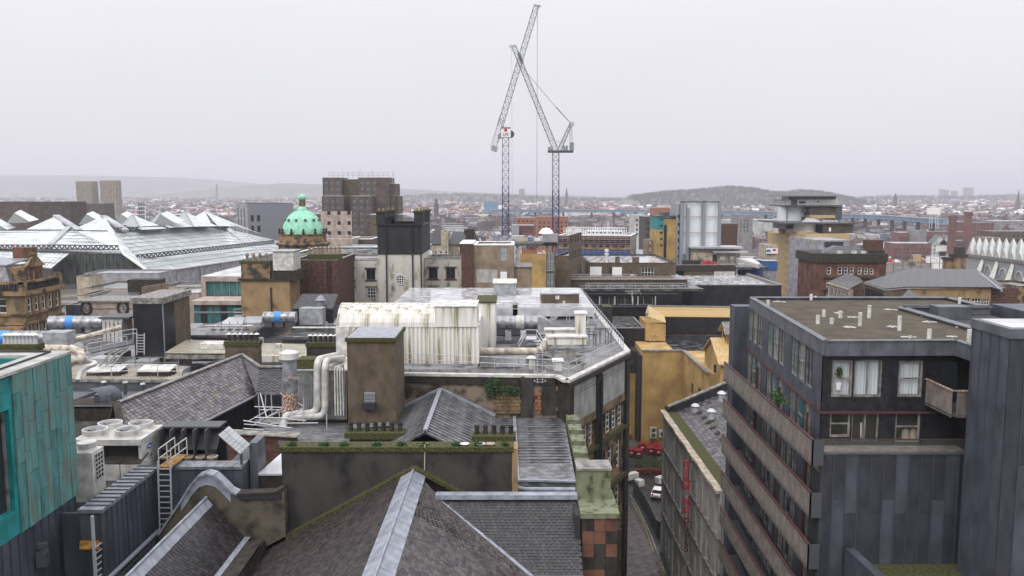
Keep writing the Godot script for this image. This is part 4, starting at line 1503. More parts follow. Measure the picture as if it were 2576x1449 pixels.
	s.slab([at(912,636,200),at(948,636,200),at(955,620,214),at(930,619,214)],V(0,0.35,0))
	part(gl,"roof",s,M.roof_pale)
	var gp:=at(868,636,200)
	s.box(gp.x,at(950,636,200).x,20,gp.y - 0.2,200.2,212)
	part(gl,"wall",s,M.clean_white)
	slab_house("white_parapet_roof","flat roof edged in white between dome and black topped tower","building",700,955,648,150,30,M.coping,M.wet_roof,{"parapet":0.25,"cap":M.white_paint,"base":14.0})
func _shift(a:Array,du:float)->Array:
	var b:=[]
	for q in a:
		var k:Array=q.duplicate()
		k[0]+=du
		b.append(k)
	return b
func teal_pavilion()->void:
	var d:=150.0
	var top:=hh(697,d)
	var xa:=xx(505,d,top)
	var xb:=xx(614,d,top)
	var h0:=12.0
	var o:=thing("glass_pavilion","cream framed pavilion with tall teal glass panes over a glazed lower storey","building",V(xa,h0,-d))
	var low:=hh(747,d) - h0
	var hi:=top - h0
	var s:=Shape.new()
	s.box(0,0.8,0,hi,0,14)
	s.box(0.8,xb - xa,hi - 0.8,hi,0,14)
	s.box(xb - xa - 0.01,xb - xa+0.3,0,hi,0,14)
	own(o,"frame",s,M.pink_cream)
	var n:=5
	var w:=(xb - xa - 0.9)/n
	for k in n:
		s.box(0.85+w*k,0.85+w*(k+1) - 0.1,low,hi - 0.82,0.5,0.6)
		own(o,"pane",s,M.teal_glass)
	for k in n+1:
		s.box(0.75+w*k,0.85+w*k,low,hi - 0.82,0.42,0.7)
	s.box(0.8,xb - xa,0,low,0.5,0.8)
	own(o,"mullions",s,M.steel)
	s.slab([V(0,hi,0),V(xb - xa,hi,0),V(xb - xa,hi+1.2,-12),V(4.5,hi+1.2,-12)],V(0,0.15,0))
	own(o,"roof",s,M.white_roof)
	var t2:=hh(757,143.0) - h0
	var q0:=xx(478,143,28) - xa
	var q1:=xx(606,143,28) - xa
	s.box(q0,q1,t2 - 0.7,t2,-7,-0.2)
	own(o,"lower_roof",s,M.pink_cream)
	n=7
	w=(q1 - q0 - 0.6)/n
	for k in n:
		s.box(q0+0.3+w*k,q0+0.3+w*(k+1) - 0.08,0,t2 - 0.72,-6.5,-6.4)
		own(o,"lower_pane",s,M.teal_glass if k % 3 != 1 else M.dark_glass)
	s.box(q0+0.3,q1 - 0.3,t2 - 2.2,t2 - 1.9,-6.6,-6.5)
	own(o,"transom",s,M.steel)
func glass_mall()->void:
	var o:=thing("glass_roof_mall","vast pale glass pyramid roof of a shopping hall with walkway trusses","building",at(260,700,290)*V(1,0,1)+V(0,-4,0))
	var A:=at(260,544,300)
	var B:=at(309,637.5,262)
	var C:=at(377.5,686,256)
	var E:=at(605,652.5,315)
	var E2:=at(720,630,352)
	var F:=at(597,569,385)
	var G:=at(292,586,285)
	var Fr:=at(700,606,372)
	var up:=V(0.35,1,0.4)
	glazed(o,C,E,at(548,571,378),G,46,10,up,M.roof_glass)
	glazed(o,E,E2,Fr,at(548,571,378),14,10,up,M.roof_glass)
	var s:=Shape.new()
	s.face([B,C,G],up)
	s.face([A,B,G],up)
	part(o,"glass",s,M.roof_glass)
	var L0:=at(-60,623,262)
	var vale:=at(172,582,283)
	var P0:=at(141,543,300)
	s.face([B,A,vale],V(0,1,1))
	s.face([vale,P0,at(55,582,285)],V(0,1,1))
	s.face([at(55,582,285),at(-60,590,285),at(-60,582,285)],V(0,1,1))
	part(o,"glass",s,M.roof_glass)
	glazed(o,L0,B,vale.lerp(A,0.12),at(-60,580,284),30,7,V(0,1,1),M.roof_glass)
	glazed(o,at(-40,655,250),at(128,676,248),at(175,638,261),at(-60,631,261),20,3,V(0,1,1),M.roof_glass)
	s.face([at(130,676,262.5),at(175,638,262.5),at(309,638,262.5),at(377,686,262.5),at(372,715,262.5),at(130,715,262.5)],Vector3.BACK)
	part(o,"green_glass_wall",s,M.green_glass)
	for k in 28:
		var x:=140+k*8.4
		var yt:=638.0 if x<309 and x>175 else (676.0 - (x - 130)*0.84 if x<=175 else 638+(x - 309)*0.7)
		s.bar(at(x,yt,262.2),at(x,714,262.2),0.14)
	s.bar(at(150,662,262.2),at(340,662,262.2),0.14)
	part(o,"glazing_bars",s,M.dark_steel).set_meta("kind","stuff")
	var peaks:=[[335,541,312,565,355,578,420,575,318],[404,536,383,559,424,573,487,570,340],[466,533,446,554,487,570,548,569,362]]
	for q in peaks:
		var d:float=q[8]
		var p:=at(q[0],q[1],d+14)
		s.face([p,at(q[4],q[5],d - 22),at(q[6],q[7],d)],up)
		part(o,"peak_glass",s,M.roof_glass)
		s.face([p,at(q[2],q[3],d - 4),at(q[4],q[5],d - 22)],V(-1,1,1))
		part(o,"peak_glass",s,M.grey_paint)  # same glass, left facets coloured grey for their shade
		s.bar(p,at(q[2] - 12,q[3]+12,d - 6),1.3,0.5)
		s.bar(p,at(q[4],q[5],d - 22),0.4)
		part(o,"peak_ridge",s,M.mid_steel)
	s.face([at(515,531,402),at(548,569,362),at(597,569,385)],up)
	s.face([at(515,531,402),at(597,569,385),at(660,590,398)],up)
	s.face([at(515,531,402),at(486,548,395),at(530,560,372)],V(-1,1,1))
	part(o,"glass",s,M.roof_glass)
	for q in [[-5,548],[52,528],[233,531],[320,531],[420,531]]:
		var p:=at(q[0],q[1],345)
		s.face([p,at(q[0] - 16,q[1]+7,341),at(q[0]+22,q[1]+30,322),at(q[0]+46,q[1]+24,330)],up)
		part(o,"rear_peak_glass",s,M.roof_glass)
		s.face([at(q[0] - 16,q[1]+7,341),at(q[0] - 36,q[1]+34,330),at(q[0]+22,q[1]+32,322)],V(-1,0,1))
		part(o,"rear_gable",s,M.green_glass)
	for q in [[A,at(316,580,288),2.2],[P0,at(200,580,284),2.2],[at(172,572,286),at(116,627,263),1.8],[at(517,532,404),at(624,616,350),2.4]]:
		s.bar(q[0],q[1],q[2],0.8)
		part(o,"gutter",s,M.roof_pale)
	s.bar(A,B,0.5); s.bar(B,C,0.5); s.bar(C,E,0.5); s.bar(E,E2,0.5)
	part(o,"edge_trim",s,M.white_paint)
	truss(o,G+V(0,0.4,0),at(548,571,378)+V(0,0.4,0),34)
	truss(o,at(342,652,266),at(690,612,352),40)
	truss(o,at(-40,588,284),at(272,590,283.5),20)
	truss(o,at(-40,626,262.8),at(300,628,262.8),26)
	s.face([C+V(-0.5,-0.3,-1),E+V(0,-0.3,-1),E+V(0,-18,-1),C+V(-0.5,-18,-1)],Vector3.BACK)
	s.face([E+V(0,-0.3,-1),E2+V(0,-0.3,-1),E2+V(0,-18,-1),E+V(0,-18,-1)],Vector3.BACK)
	part(o,"lilac_wall",s,M.lilac_grey)
	for k in 5:
		var p:=C.lerp(E,k/4.0)+V(0,-0.4,-0.6)
		s.tube(p,p+V(0,-14,0),0.3,6)
	part(o,"downpipe",s,M.roof_pale)
func roof_cluster()->void:
	var rows:=[
		["lilac_roof_house","long lilac grey flat roofed building beneath the glass roof",212,400,688,230,12,"lilac_grey","lilac_grey",0.3],
		["cream_lift_house","cream rendered lift housing on a roof below the green glass wall",192,230,696,175,5,"cream","wet_roof",0.15],
		["low_cream_roof","low cream parapet roof beside the cream lift housing",200,345,727,170,16,"cream","wet_roof",0.2],
		["cream_stub","small cream block with a chipped corner next to the black slope",195,226,743,150,8,"cream","wet_roof",0.1],
		["stained_roof","stained cream parapet between dark chimney and pavilion",400,505,722,170,10,"cream","wet_roof",0.25],
		["low_stained_roof","low pale roof strewn with vents before the glass pavilion",420,500,738,160,10,"cream","white_roof",0.2],
		["slate_lean_roof","blue grey roof behind the silver ducts beside the sandstone corner",165,206,768,130,12,"zinc","zinc_wet",0.1],
	]
	for q in rows:
		slab_house(q[0],q[1],"building",q[2],q[3],q[4],q[5],q[6],M[q[7]],M[q[8]],{"parapet":q[9],"base":10.0,"cap":M.coping})
	var s:=Shape.new()
	s.slab([at(222,758,146),at(345,758,146),at(352,734,156),at(234,736,156)],V(0,-0.4,0))
	single("black_slope",s,M.black_clad,"glossy black roof slope below the dark stone chimney","roof")
	var p:=at(320,704,160)
	s.box(p.x,at(400,704,160).x,p.y - 5,p.y,160,163)
	single("dark_chimney",s,M.stone_dark,"broad dark stone chimney rising over the black slope","chimney")
	s.slab([at(356,722,152),at(418,713,158),at(418,746,158),at(356,754,152)],V(0,0,-1.2))
	single("tan_gable",s,M.render_tan,"tan brick gable wall leaning up beside the dark chimney","wall")
	var d:=124.0
	var top:=hh(760,d)
	var o:=thing("moulded_house","cream moulded house front with two round windows behind the silver duct","building",V(xx(204,d,top),top - 8,-d))
	var w:=xx(338,d,top) - xx(204,d,top)
	s.box(0,w,0,8,0,6)
	own(o,"wall",s,M.pink_cream)
	s.box(-0.3,w,8.0,8.25,-0.35,6)
	s.box(-0.1,w,7.0,7.1,-0.12,0)
	s.box(-0.1,w,5.9,6.0,-0.12,0)
	own(o,"cornice",s,M.coping)
	for x in [217,309]:
		var c:=V(xx(x,d,top) - o.position.x,hh(775,d) - o.position.y,0.06)
		for k in 18:
			var a:=TAU*k/18
			var b:=TAU*(k+1)/18
			s.bar(c+V(cos(a)*0.75,sin(a)*0.95,0),c+V(cos(b)*0.75,sin(b)*0.95,0),0.3)
		own(o,"wreath",s,M.stone_dark)
		s.tube(c - V(0,0,0.05),c,0.6,14,-1,true)
		own(o,"round_window",s,M.coping)
	d=95.0
	top=hh(764,d)
	var x0:=xx(336,d,29)
	var x1:=xx(410,d,29)
	var lt:=thing("black_lift_tower","black clad lift tower with a tan rendered flank and flat slab top","building",V((x0+x1)/2,24,-98))
	s.box(x0,x1,24,top,d,d+3.4)
	part(lt,"black_cladding",s,M.black_clad)
	s.box(x0+0.05,x1 - 0.03,24,top,d+3.41,d+8.2)
	part(lt,"rendered_flank",s,M.render_brown)
	s.box(x0 - 0.2,x1+0.2,top,top+0.7,d - 0.2,d+8.4)
	part(lt,"slab_top",s,M.coping)
	s.box(x1,x1+0.05,24,top,d,d+0.25)
	part(lt,"corner_trim",s,M.mid_steel)
func seen(d:float,x0:float,h0:float,list:Array)->Array:
	var r:=[]
	for q in list:
		var y0:=hh(q[3],d)
		var y1:=hh(q[2],d)
		var a:=xx(q[0],d,y0) - x0
		r.append([a,y0 - h0,xx(q[1],d,y0) - x0 - a,y1 - y0,q[4]])
		if q.size()>5:r[-1].append(q[5])
	return r
func plate(o:Node3D,called:String,d:float,xa:float,xb:float,ya:float,yb:float,m:Material,proud:=0.06,label:="")->void:
	var s:=Shape.new()
	var h1:=hh(ya,d)
	var h0:=hh(yb,d)
	s.box(xx(xa,d,h0),xx(xb,d,h0),h0,h1,d - proud,d+0.02)
	part(o,called,s,m,label)
func centre_middle()->void:
	var d:=131.0
	var top:=hh(617,d)
	var xa:=xx(1191,d,top)
	var xb:=xx(1293.5,d,top)
	var o:=thing("tan_block","tan rendered windowless block with white door and flaking whitewash","building",V(xa,14,-d))
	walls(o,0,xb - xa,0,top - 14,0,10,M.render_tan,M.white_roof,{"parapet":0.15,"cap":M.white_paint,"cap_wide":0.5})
	plate(o,"door",d,1259,1275.5,683.5,711,M.white_paint)
	plate(o,"whitewash",d,1199,1251,678,711,M.panel_grey,0.025)
	plate(o,"blocked_window",d,1261,1275,625,656,M.grey_paint,0.03)
	var s:=Shape.new()
	s.box(xx(1160.5,d,top),xa - 0.02,14,hh(613,d),d - 0.5,d+9)
	part(o,"brick_flank",s,M.red_brick)
	s.box(xx(1160,d,top) - 0.2,xa,hh(613,d),hh(611,d),d - 0.7,d+9)
	part(o,"flank_coping",s,M.white_paint)
	s.box(xb+0.02,xx(1338,d,30),14,hh(673,d),d+0.6,d+8)
	part(o,"low_wing",s,M.render_tan)
	s.box(xb+0.02,xx(1338.5,d,30),hh(673,d),hh(671.5,d),d+0.4,d+8)
	part(o,"wing_coping",s,M.coping)
	d=172.0
	top=hh(639,d)
	xa=xx(1310,d,top)
	xb=xx(1374,d,top)
	var ob:=thing("orange_house","orange brick house with a row of red chimney pots behind the tan block","building",V(xa,10,-d))
	walls(ob,0,xb - xa,0,top - 10,0,10,M.yellow_brick,M.zinc_wet,{"parapet":0.1})
	s.box(0.2,3.4,top - 10,top - 9.2,0,1.2)
	own(ob,"chimney_stack",s,M.orange_brick)
	for k in 9:
		s.tube(V(0.4+k*0.34,top - 9.2,-0.5),V(0.4+k*0.34,top - 8.4,-0.5),0.14,6,0.12,true)
		own(ob,"chimney_pot",s,M.red_sandstone)
	wall(ob,"bay_wall",M.dark_steel,V(xb - xa+0.02,0,-0.5),V(0.8,0,-0.6),2.2,top - 10.5,grid(2,2,0.2,1.0,top - 18.0,4.4,0.75,3.8,"grid22"),0.1)
	slab_house("brown_street_block","brown stained street block with receding window wall left of the blue netting","building",1396,1432,644,178,16,M.render_brown,M.wet_roof,{"parapet":0.2,"base":8.0,"right":grid(5,2,1.5,3.0,22.0,3.6,1.2,1.8,"dark")},-0.25)
	slab_house("red_shop_block","narrow red painted gable beside the blue netting","building",1431,1447,654,190,10,M.house_red,M.wet_roof,{"parapet":0.2,"base":8.0})
	site()
	flats_pair()
	deck_block()
	yellow_block()
func site()->void:
	var d:=238.0
	var top:=hh(607,d)
	var x0:=xx(1222,d,top)
	var x1:=xx(1406,d,top)
	var o:=thing("site_deck","open concrete building deck cluttered with materials at the foot of the cranes","building site",V((x0+x1)/2,0,-d))
	var s:=Shape.new()
	s.box(x0,x1,top - 0.7,top,d,d+14)
	part(o,"deck",s,M.coping)
	s.box(x0,x1,top - 1.3,top - 0.72,d - 0.3,d+0.2)
	part(o,"edge_beam",s,M.dark_steel)
	for k in 8:
		var x:=lerpf(x0+0.5,x1 - 0.5,k/7.0)
		s.box(x - 0.3,x+0.3,0,top - 0.72,d+0.4,d+1)
		part(o,"column",s,M.grey_paint)
	railing(o,[V(x0,top,-d - 0.2),V(x1,top,-d - 0.2)],1.1,1.6,0.04,M.galvanised,2)
	for k in 34:
		var p:=V(rng.randf_range(x0+1,x1 - 1),top,-d - rng.randf_range(1,12))
		var e:=V(rng.randf_range(0.3,1.2),rng.randf_range(0.15,0.6),rng.randf_range(0.3,1))
		s.hull(Transform3D(Basis(Vector3.UP,rng.randf_range(0,3)),p+V(0,e.y,0)),e)
		var ki:=rng.randi() % 6
		single("site_load",s,[M.white_paint,M.grey_paint,M.yellow_metal,M.coping,M.blue_paint,M.galvanised][ki],["white","grey","yellow","pale","blue","silver"][ki]+" bundle of materials lying on the open site deck","materials","material bundles on the site deck")
	var lc:=at(1385,609,236)
	s.box(xx(1365,236,lc.y),xx(1405,236,lc.y),lc.y,hh(589,236),235,238)
	single("site_cabin",s,M.lilac_grey,"lilac grey site cabin on the deck behind two workers","cabin")
	var tc:=at(1374,587,262)
	s.lathe(tc,[Vector2(2.4,0),Vector2(1.9,0.9),Vector2(1.0,1.6),Vector2(0,1.8)],14)
	single("white_tent",s,M.white_paint,"white domed tent at the foot of the shorter crane","tent")
	for k in 2:
		var foot:=at(1388.5+4.5*k,615+k*1.5,231.5)
		foot.y=top if k==0 else top
		var w:=thing("person",["person in bright yellow jacket standing at the deck edge","person in bright yellow jacket stepping beside a colleague at the deck edge"][k],"person",V(foot.x,top,-d+0.6 - 1.2*(1 - k) - 0.4))
		var b:=Shape.new()
		for e in [-1.0,1.0]:
			b.tube(V(e*0.1,0,0.05*e),V(e*0.1,0.5,0.02*e),0.06,8,0.075,true)
			b.tube(V(e*0.1,0.48,0.02*e),V(e*0.09,0.92,0),0.075,8,0.095,true)
			b.tube(V(e*0.1,0.04,0.02),V(e*0.1,0.04,0.2),0.05,6,0.04,true)
		own(w,"body",b,M.dark)
		b=Shape.new()
		b.lathe(Vector3.ZERO,[Vector2(0.0,0.84),Vector2(0.18,0.86),Vector2(0.19,1.1),Vector2(0.22,1.38),Vector2(0.15,1.48),Vector2(0.06,1.52),Vector2(0,1.53)],12)
		for e in [-1.0,1.0]:
			b.tube(V(e*0.2,1.42,0),V(e*0.29,1.12,0.04),0.07,8,0.055,true)
			b.tube(V(e*0.29,1.13,0.04),V(e*0.25,0.86,0.16),0.055,8,0.045,true)
		own(w,"jacket",b,M.hi_vis)
		b=Shape.new()
		b.lathe(V(0,1.5,0.01),[Vector2(0.0,0),Vector2(0.06,0.01),Vector2(0.085,0.1),Vector2(0.09,0.17),Vector2(0.07,0.24),Vector2(0,0.26)],10)
		own(w,"head",b,M.skin)
		b=Shape.new()
		b.lathe(V(0,1.66,0),[Vector2(0.14,0),Vector2(0.12,0.02),Vector2(0.11,0.08),Vector2(0.06,0.13),Vector2(0,0.14)],10)
		own(w,"hard_hat",b,M.white_paint)
	d=226.0
	top=hh(594,d)
	x0=xx(1406,d+5,top)
	var wide:=xx(1592,d,top) - x0
	var h0:=-2.0
	var c:=thing("scaffolded_building","long new building with scaffold, cream wall band and blue netting below","building",V(x0,h0,-d - 5),-0.24)
	var hi:=top - h0
	var band:=[]
	for k in 9:band.append([1.2+k*(wide - 2.0)/9.0,hi - 3.3,1.2,0.95,"dark"])
	walls(c,0,wide,0,hi,0,17,M.cream,M.white_roof,{"front":band,"right":grid(8,2,2.5,1.2,hi - 9.5,4.6,0.3,0.9,"dark"),"right_mat":M.lilac_grey,"parapet":0.2,"cap":M.white_paint})
	s.box(-0.3,wide+0.1,hi - 0.9,hi - 0.1,-0.35,-0.02)
	own(c,"fascia",s,M.dark_steel)
	s.box(-0.2,wide,hi - 2.0,hi - 0.95,-0.3,-0.25)
	own(c,"dark_netting",s,M.navy_steel)
	s.box(-0.2,wide,0,hi - 3.7,-1.1,-1.05)
	own(c,"blue_netting",s,M.blue_paint)
	s.box(-0.2,wide+0.4,hi - 3.75,hi - 3.6,-1.3,-0.05)
	s.box(-0.2,wide+0.4,hi - 2.15,hi - 2.0,-1.3,-0.05)
	s.box(-0.2,wide+0.4,hi - 0.98,hi - 0.9,-1.3,-0.4)
	own(c,"scaffold_boards",s,M.orange_deck)
	for k in 15:
		var x:=-0.1+k*(wide+0.3)/14.0
		s.tube(V(x,0,1.3),V(x,hi - 0.2,1.3),0.06,5)
	for k in 8:
		s.tube(V(-0.2,hi - 0.4 - k*0.55,1.32),V(wide+0.3,hi - 0.4 - k*0.55,1.32),0.05,5)
	own(c,"scaffold_tubes",s,M.rust).set_meta("kind","stuff")
	for k in 26:
		var x:=0.5+k*(wide*0.86)/25.0
		s.bar(V(x,hi,-5),V(x,hi+1.9,-5),0.1)
		s.bar(V(x,hi,-11),V(x,hi+1.9,-11),0.1)
	for z in [-5,-11]:
		for y in [0.9,1.9]:
			s.bar(V(0.5,hi+y,z),V(0.5+wide*0.86,hi+y,z),0.1)
	own(c,"plant_frame",s,M.white_paint).set_meta("kind","stuff")
	for k in 9:
		var x:=7.2+k*1.1
		s.box(x,x+0.85,hi,hi+1.3,6,7)
		own(c,"cooling_box",s,M.white_paint)
		s.tube(V(x+0.42,hi+0.65,-6.0),V(x+0.42,hi+0.65,-5.95),0.35,12,-1,true)
		own(c,"cooling_fan",s,M.dark)
	for x in [1.6,4.2]:
		s.lathe(V(x,hi,-7),[Vector2(0.95,0),Vector2(0.95,1.4),Vector2(0,1.5)],14)
		own(c,"roof_drum",s,M.clean_white)
	s.bar(V(wide*0.66,hi,-4.5),V(wide*0.66,hi+3.6,-4.5),0.12)
	own(c,"mast",s,M.white_paint)
func flats_pair()->void:
	var d:=240.0
	var top:=hh(548,d)
	var base:=-3.0
	var x0:=xx(1653,d,top)
	var o:=thing("yellow_flats","tall yellow brick flats with a teal corner and dark stair slot","building",V(x0,base,-d))
	var x1:=xx(1671,d,top) - x0
	var x2:=xx(1704.5,d,top) - x0
	var split:=hh(578,d) - base
	walls(o,0,x1,0,split,0,12,M.yellow_brick,M.slate,{"front":seen(d,x0,base,[[1660,1667.5,583,588,"dark"],[1660,1667.5,599,603.5,"dark"],[1660,1667.5,615,620,"dark"]]),"parapet":0.0})
	walls(o,0,x1,split+0.01,top - base,0,12,M.teal,M.slate,{"front":seen(d,x0,split+base+0.01,[[1660,1667.5,550,555,"dark"],[1660,1667.5,566,571,"dark"]]),"parapet":0.2})
	var s:=Shape.new()
	s.box(x1+0.01,x1+0.85,0,hh(566,d) - base,0.4,11)
	own(o,"stair_slot",s,M.dark_glass)
	s.box(x1+0.01,x1+0.85,hh(566,d) - base,top - base - 0.3,0.02,11)
	own(o,"slot_head",s,M.yellow_brick)
	walls(o,x1+0.86,x2,0,top - base - 0.3,0,12,M.yellow_brick,M.slate,{"parapet":0.0})
	s.box(-0.2,x2+0.2,top - base+0.12,top - base+0.6,-0.2,12)
	own(o,"roof_edge",s,M.dark_steel)
	s.box(x1,x2 - 2,top - base+0.6,top - base+1.6,2,8)
	own(o,"roof_plant",s,M.dark_steel)
	slab_house("small_tenement","small yellow stone tenement with slate roof beside the lilac flank","building",1630,1652,605,246,9,M.render_tan,M.slate_dark,{"base":-3.0,"front":seen(246,xx(1630,246,hh(605,246)),-3.0,[[1633,1637,606,614,"sash"],[1643,1647,606,614,"sash"],[1633,1637,623,631,"sash"],[1643,1647,623,631,"sash"]]),"parapet":0.0})
	d=236.0
	top=hh(509,d)
	x0=xx(1711,d,top)
	x2=xx(1809,d,top)
	var w:=thing("wrapped_tower","tall tower wrapped in pale silver sheeting between vertical steel columns","building",V(x0,base,-d))
	s.box(x0+0.1,x2 - 0.1,base,top - 0.2,d+0.6,d+12)
	part(w,"core",s,M.grey_paint)
	var cols:=[1711.0,1728.0,1767.5,1809.0]
	var rows:=[509.0,544.5,585.5,640.0]
	for i in 3:
		for j in 3:
			var a:=at(cols[i]+1,rows[j+1],d)
			var b:=at(cols[i+1] - 1,rows[j]+0.8,d)
			var nx:=6
			for k in nx:
				var u0:=float(k)/nx
				var u1:=float(k+1)/nx
				var z0:=0.18*sin(u0*PI*3+i)
				var z1:=0.18*sin(u1*PI*3+i)
				s.face([V(lerpf(a.x,b.x,u0),a.y,-d - 0.3+z0),V(lerpf(a.x,b.x,u1),a.y,-d - 0.3+z1),V(lerpf(a.x,b.x,u1),b.y,-d - 0.3+z1),V(lerpf(a.x,b.x,u0),b.y,-d - 0.3+z0)],Vector3.BACK)
			part(w,"sheet",s,M.cloth)
	for q in [[1712.5,500],[1728,522],[1768,502],[1807.5,507]]:
		var p:=at(q[0],640,d)
		s.box(p.x - 0.42,p.x+0.42,base,hh(q[1],d),d - 0.5,d+0.3)
		part(w,"steel_column",s,M.mid_steel)
	for y in [544.5,585.5]:
		s.bar(at(1711,y,d - 0.35),at(1809,y,d - 0.35),0.16)
		part(w,"joint_rail",s,M.rust)
	s.bar(at(1711,508,d - 0.4),at(1810,508,d - 0.4),0.3)
	part(w,"top_rail",s,M.dark_steel)
	for k in 6:
		plate(w,"side_window",d+0.4,1704.8,1709.5,540+k*20,548+k*20,M.dark_glass,0.1)
	s.box(xx(1704,d,20),x0 - 0.05,base,hh(513,d),d+0.5,d+12)
	part(w,"grey_flank",s,M.grey_paint)
	slab_house("dark_gable","tall dark brown brick gable beside the wrapped tower","building",1812,1856,563,300,14,M.red_brick,M.slate_dark,{"base":-6.0,"parapet":0.0})
	slab_house("billboard_house","cream gabled house carrying a white and purple hoarding beside the hotel","building",1928,1956,617,262,8,M.cream,M.roof_pale,{"base":-4.0,"parapet":0.1})
	var hb:=thing("hoarding","white advertising hoarding with purple and blue blots on the cream gabled house","billboard",at(1942,640,261.5))
	plate(hb,"board",261.5,1926.5,1956,624,638,M.white_paint,0.2)
	plate(hb,"frame",261.6,1925.5,1957,623,639,M.dark_steel,0.15)
	plate(hb,"blot",261.2,1928,1938,628,633,M.blue_paint,0.1)
	plate(hb,"blot",261.2,1944,1952,626,630,M.red_paint,0.1)
	for q in [[1863,1902,648,668,236,"blue_paint","blue site cabin with a white edged roof beyond the parking deck"],[1918,1955,657,680,225,"blue_paint","long blue container with rusty top near the hotel base"],[1901,1918,655,674,230,"rust","rusty red skip between two blue containers"],[1862,1915,666,690,222,"blue_paint","low blue container behind the white ramp wall"]]:
		var e:float=q[4]
		var sh:=Shape.new()
		sh.box(xx(q[0],e,22),xx(q[1],e,22),hh(q[3],e),hh(q[2],e),e,e+3)
		var cb:=thing("site_container",q[6],"container",at((q[0]+q[1])/2.0,q[3],e))
		part(cb,"body",sh,M[q[5]])
		sh.box(xx(q[0],e,22) - 0.15,xx(q[1],e,22)+0.15,hh(q[2],e),hh(q[2],e)+0.15,e - 0.15,e+3.1)
		part(cb,"roof",sh,M.roof_pale)
		sh.box(xx(q[0],e,22)+0.1,xx(q[1],e,22) - 0.1,-4,hh(q[3],e) - 0.02,e+0.2,e+2.8)
		part(cb,"stack_below",sh,M.grey_paint)
func make_car(called:String,label:String,paint:Material,where:Vector3,turn:float,L:=4.0,group:="",roof_paint:Material=null)->Node3D:
	var o:=thing(called,label,"car",where,turn,group)
	var s:=Shape.new()
	var w:=0.84
	var low:=[Vector2(-0.5,0.42),Vector2(-0.49,0.75),Vector2(-0.44,0.88),Vector2(-0.2,0.93),Vector2(0.22,0.92),Vector2(0.42,0.82),Vector2(0.5,0.6),Vector2(0.5,0.3),Vector2(-0.5,0.26)]
	var pts:=[]
	for p in low:pts.append(V(p.x*L,p.y,w))
	s.slab(pts,V(0,0,-2*w))
	own(o,"body",s,paint)
	var cab:=[Vector2(-0.44,0.88),Vector2(-0.36,1.36),Vector2(-0.2,1.45),Vector2(0.04,1.43),Vector2(0.22,0.92)]
	for i in cab.size() - 1:
		var a:Vector2=cab[i]
		var b:Vector2=cab[i+1]
		var wa:=w*(0.98 if a.y<1.0 else 0.8)
		var wb:=w*(0.98 if b.y<1.0 else 0.8)
		s.face([V(a.x*L,a.y,wa),V(b.x*L,b.y,wb),V(b.x*L,b.y,-wb),V(a.x*L,a.y,-wa)],V(b.y - a.y,(b.x - a.x)*L,0)*V(-1,1,1))
	for e in [-1.0,1.0]:
		var side:=[]
		for p in cab:side.append(V(p.x*L,p.y,e*w*(0.98 if p.y<1.0 else 0.8)))
		s.face(side,V(0,0.2,e))
	own(o,"cabin",s,roof_paint if roof_paint else paint)
	var g:=Shape.new()
	g.face([V(-0.435*L,0.95,0.7),V(-0.37*L,1.33,0.6),V(-0.37*L,1.33,-0.6),V(-0.435*L,0.95,-0.7)],V(-1,0.3,0))
	own(o,"rear_window",_nudge(g,V(-0.015,0.005,0)),M.dark_glass)
	g=Shape.new()
	g.face([V(0.06*L,1.38,0.6),V(0.2*L,0.97,0.74),V(0.2*L,0.97,-0.74),V(0.06*L,1.38,-0.6)],V(1,0.6,0))
	own(o,"windscreen",_nudge(g,V(0.015,0.012,0)),M.dark_glass)
	for e in [-1.0,1.0]:
		g=Shape.new()
		g.face([V(-0.35*L,0.97,e*0.83),V(-0.32*L,1.32,e*0.72),V(0.02*L,1.35,e*0.71),V(0.14*L,0.97,e*0.83)],V(0,0,e))
		own(o,"side_window",_nudge(g,V(0,0,e*0.02)),M.dark_glass)
		for x in [-0.31,0.33]:
			g=Shape.new()
			g.tube(V(x*L,0.31,e*0.66),V(x*L,0.31,e*0.87),0.31,16,-1,true)
			var t:=own(o,"wheel",g,M.rubber)
			g=Shape.new()
			g.tube(V(x*L,0.31,e*0.86),V(x*L,0.31,e*0.885),0.19,12,-1,true)
			own(t,"rim",g,M.galvanised)
		g=Shape.new()
		g.box(-0.5*L - 0.02,-0.48*L,0.62,0.86,e*0.6 - 0.09,e*0.6+0.09)
		own(o,"rear_light",g,M.red_paint)
		g=Shape.new()
		g.box(0.46*L,0.5*L+0.01,0.62,0.76,e*0.58 - 0.13,e*0.58+0.13)
		own(o,"headlight",g,M.white_paint)
	g=Shape.new()
	g.box(-0.5*L - 0.025,-0.5*L+0.01,0.55,0.66,-0.26,0.26)
	own(o,"number_plate",g,M.yellow_metal)
	g=Shape.new()
	g.box(-0.5*L - 0.03,-0.49*L,0.28,0.46,-0.8,0.8)
	own(o,"bumper",g,M.dark_steel)
	return o
func _nudge(s:Shape,v:Vector3)->Shape:
	for i in s.v.size():s.v[i]+=v
	return s
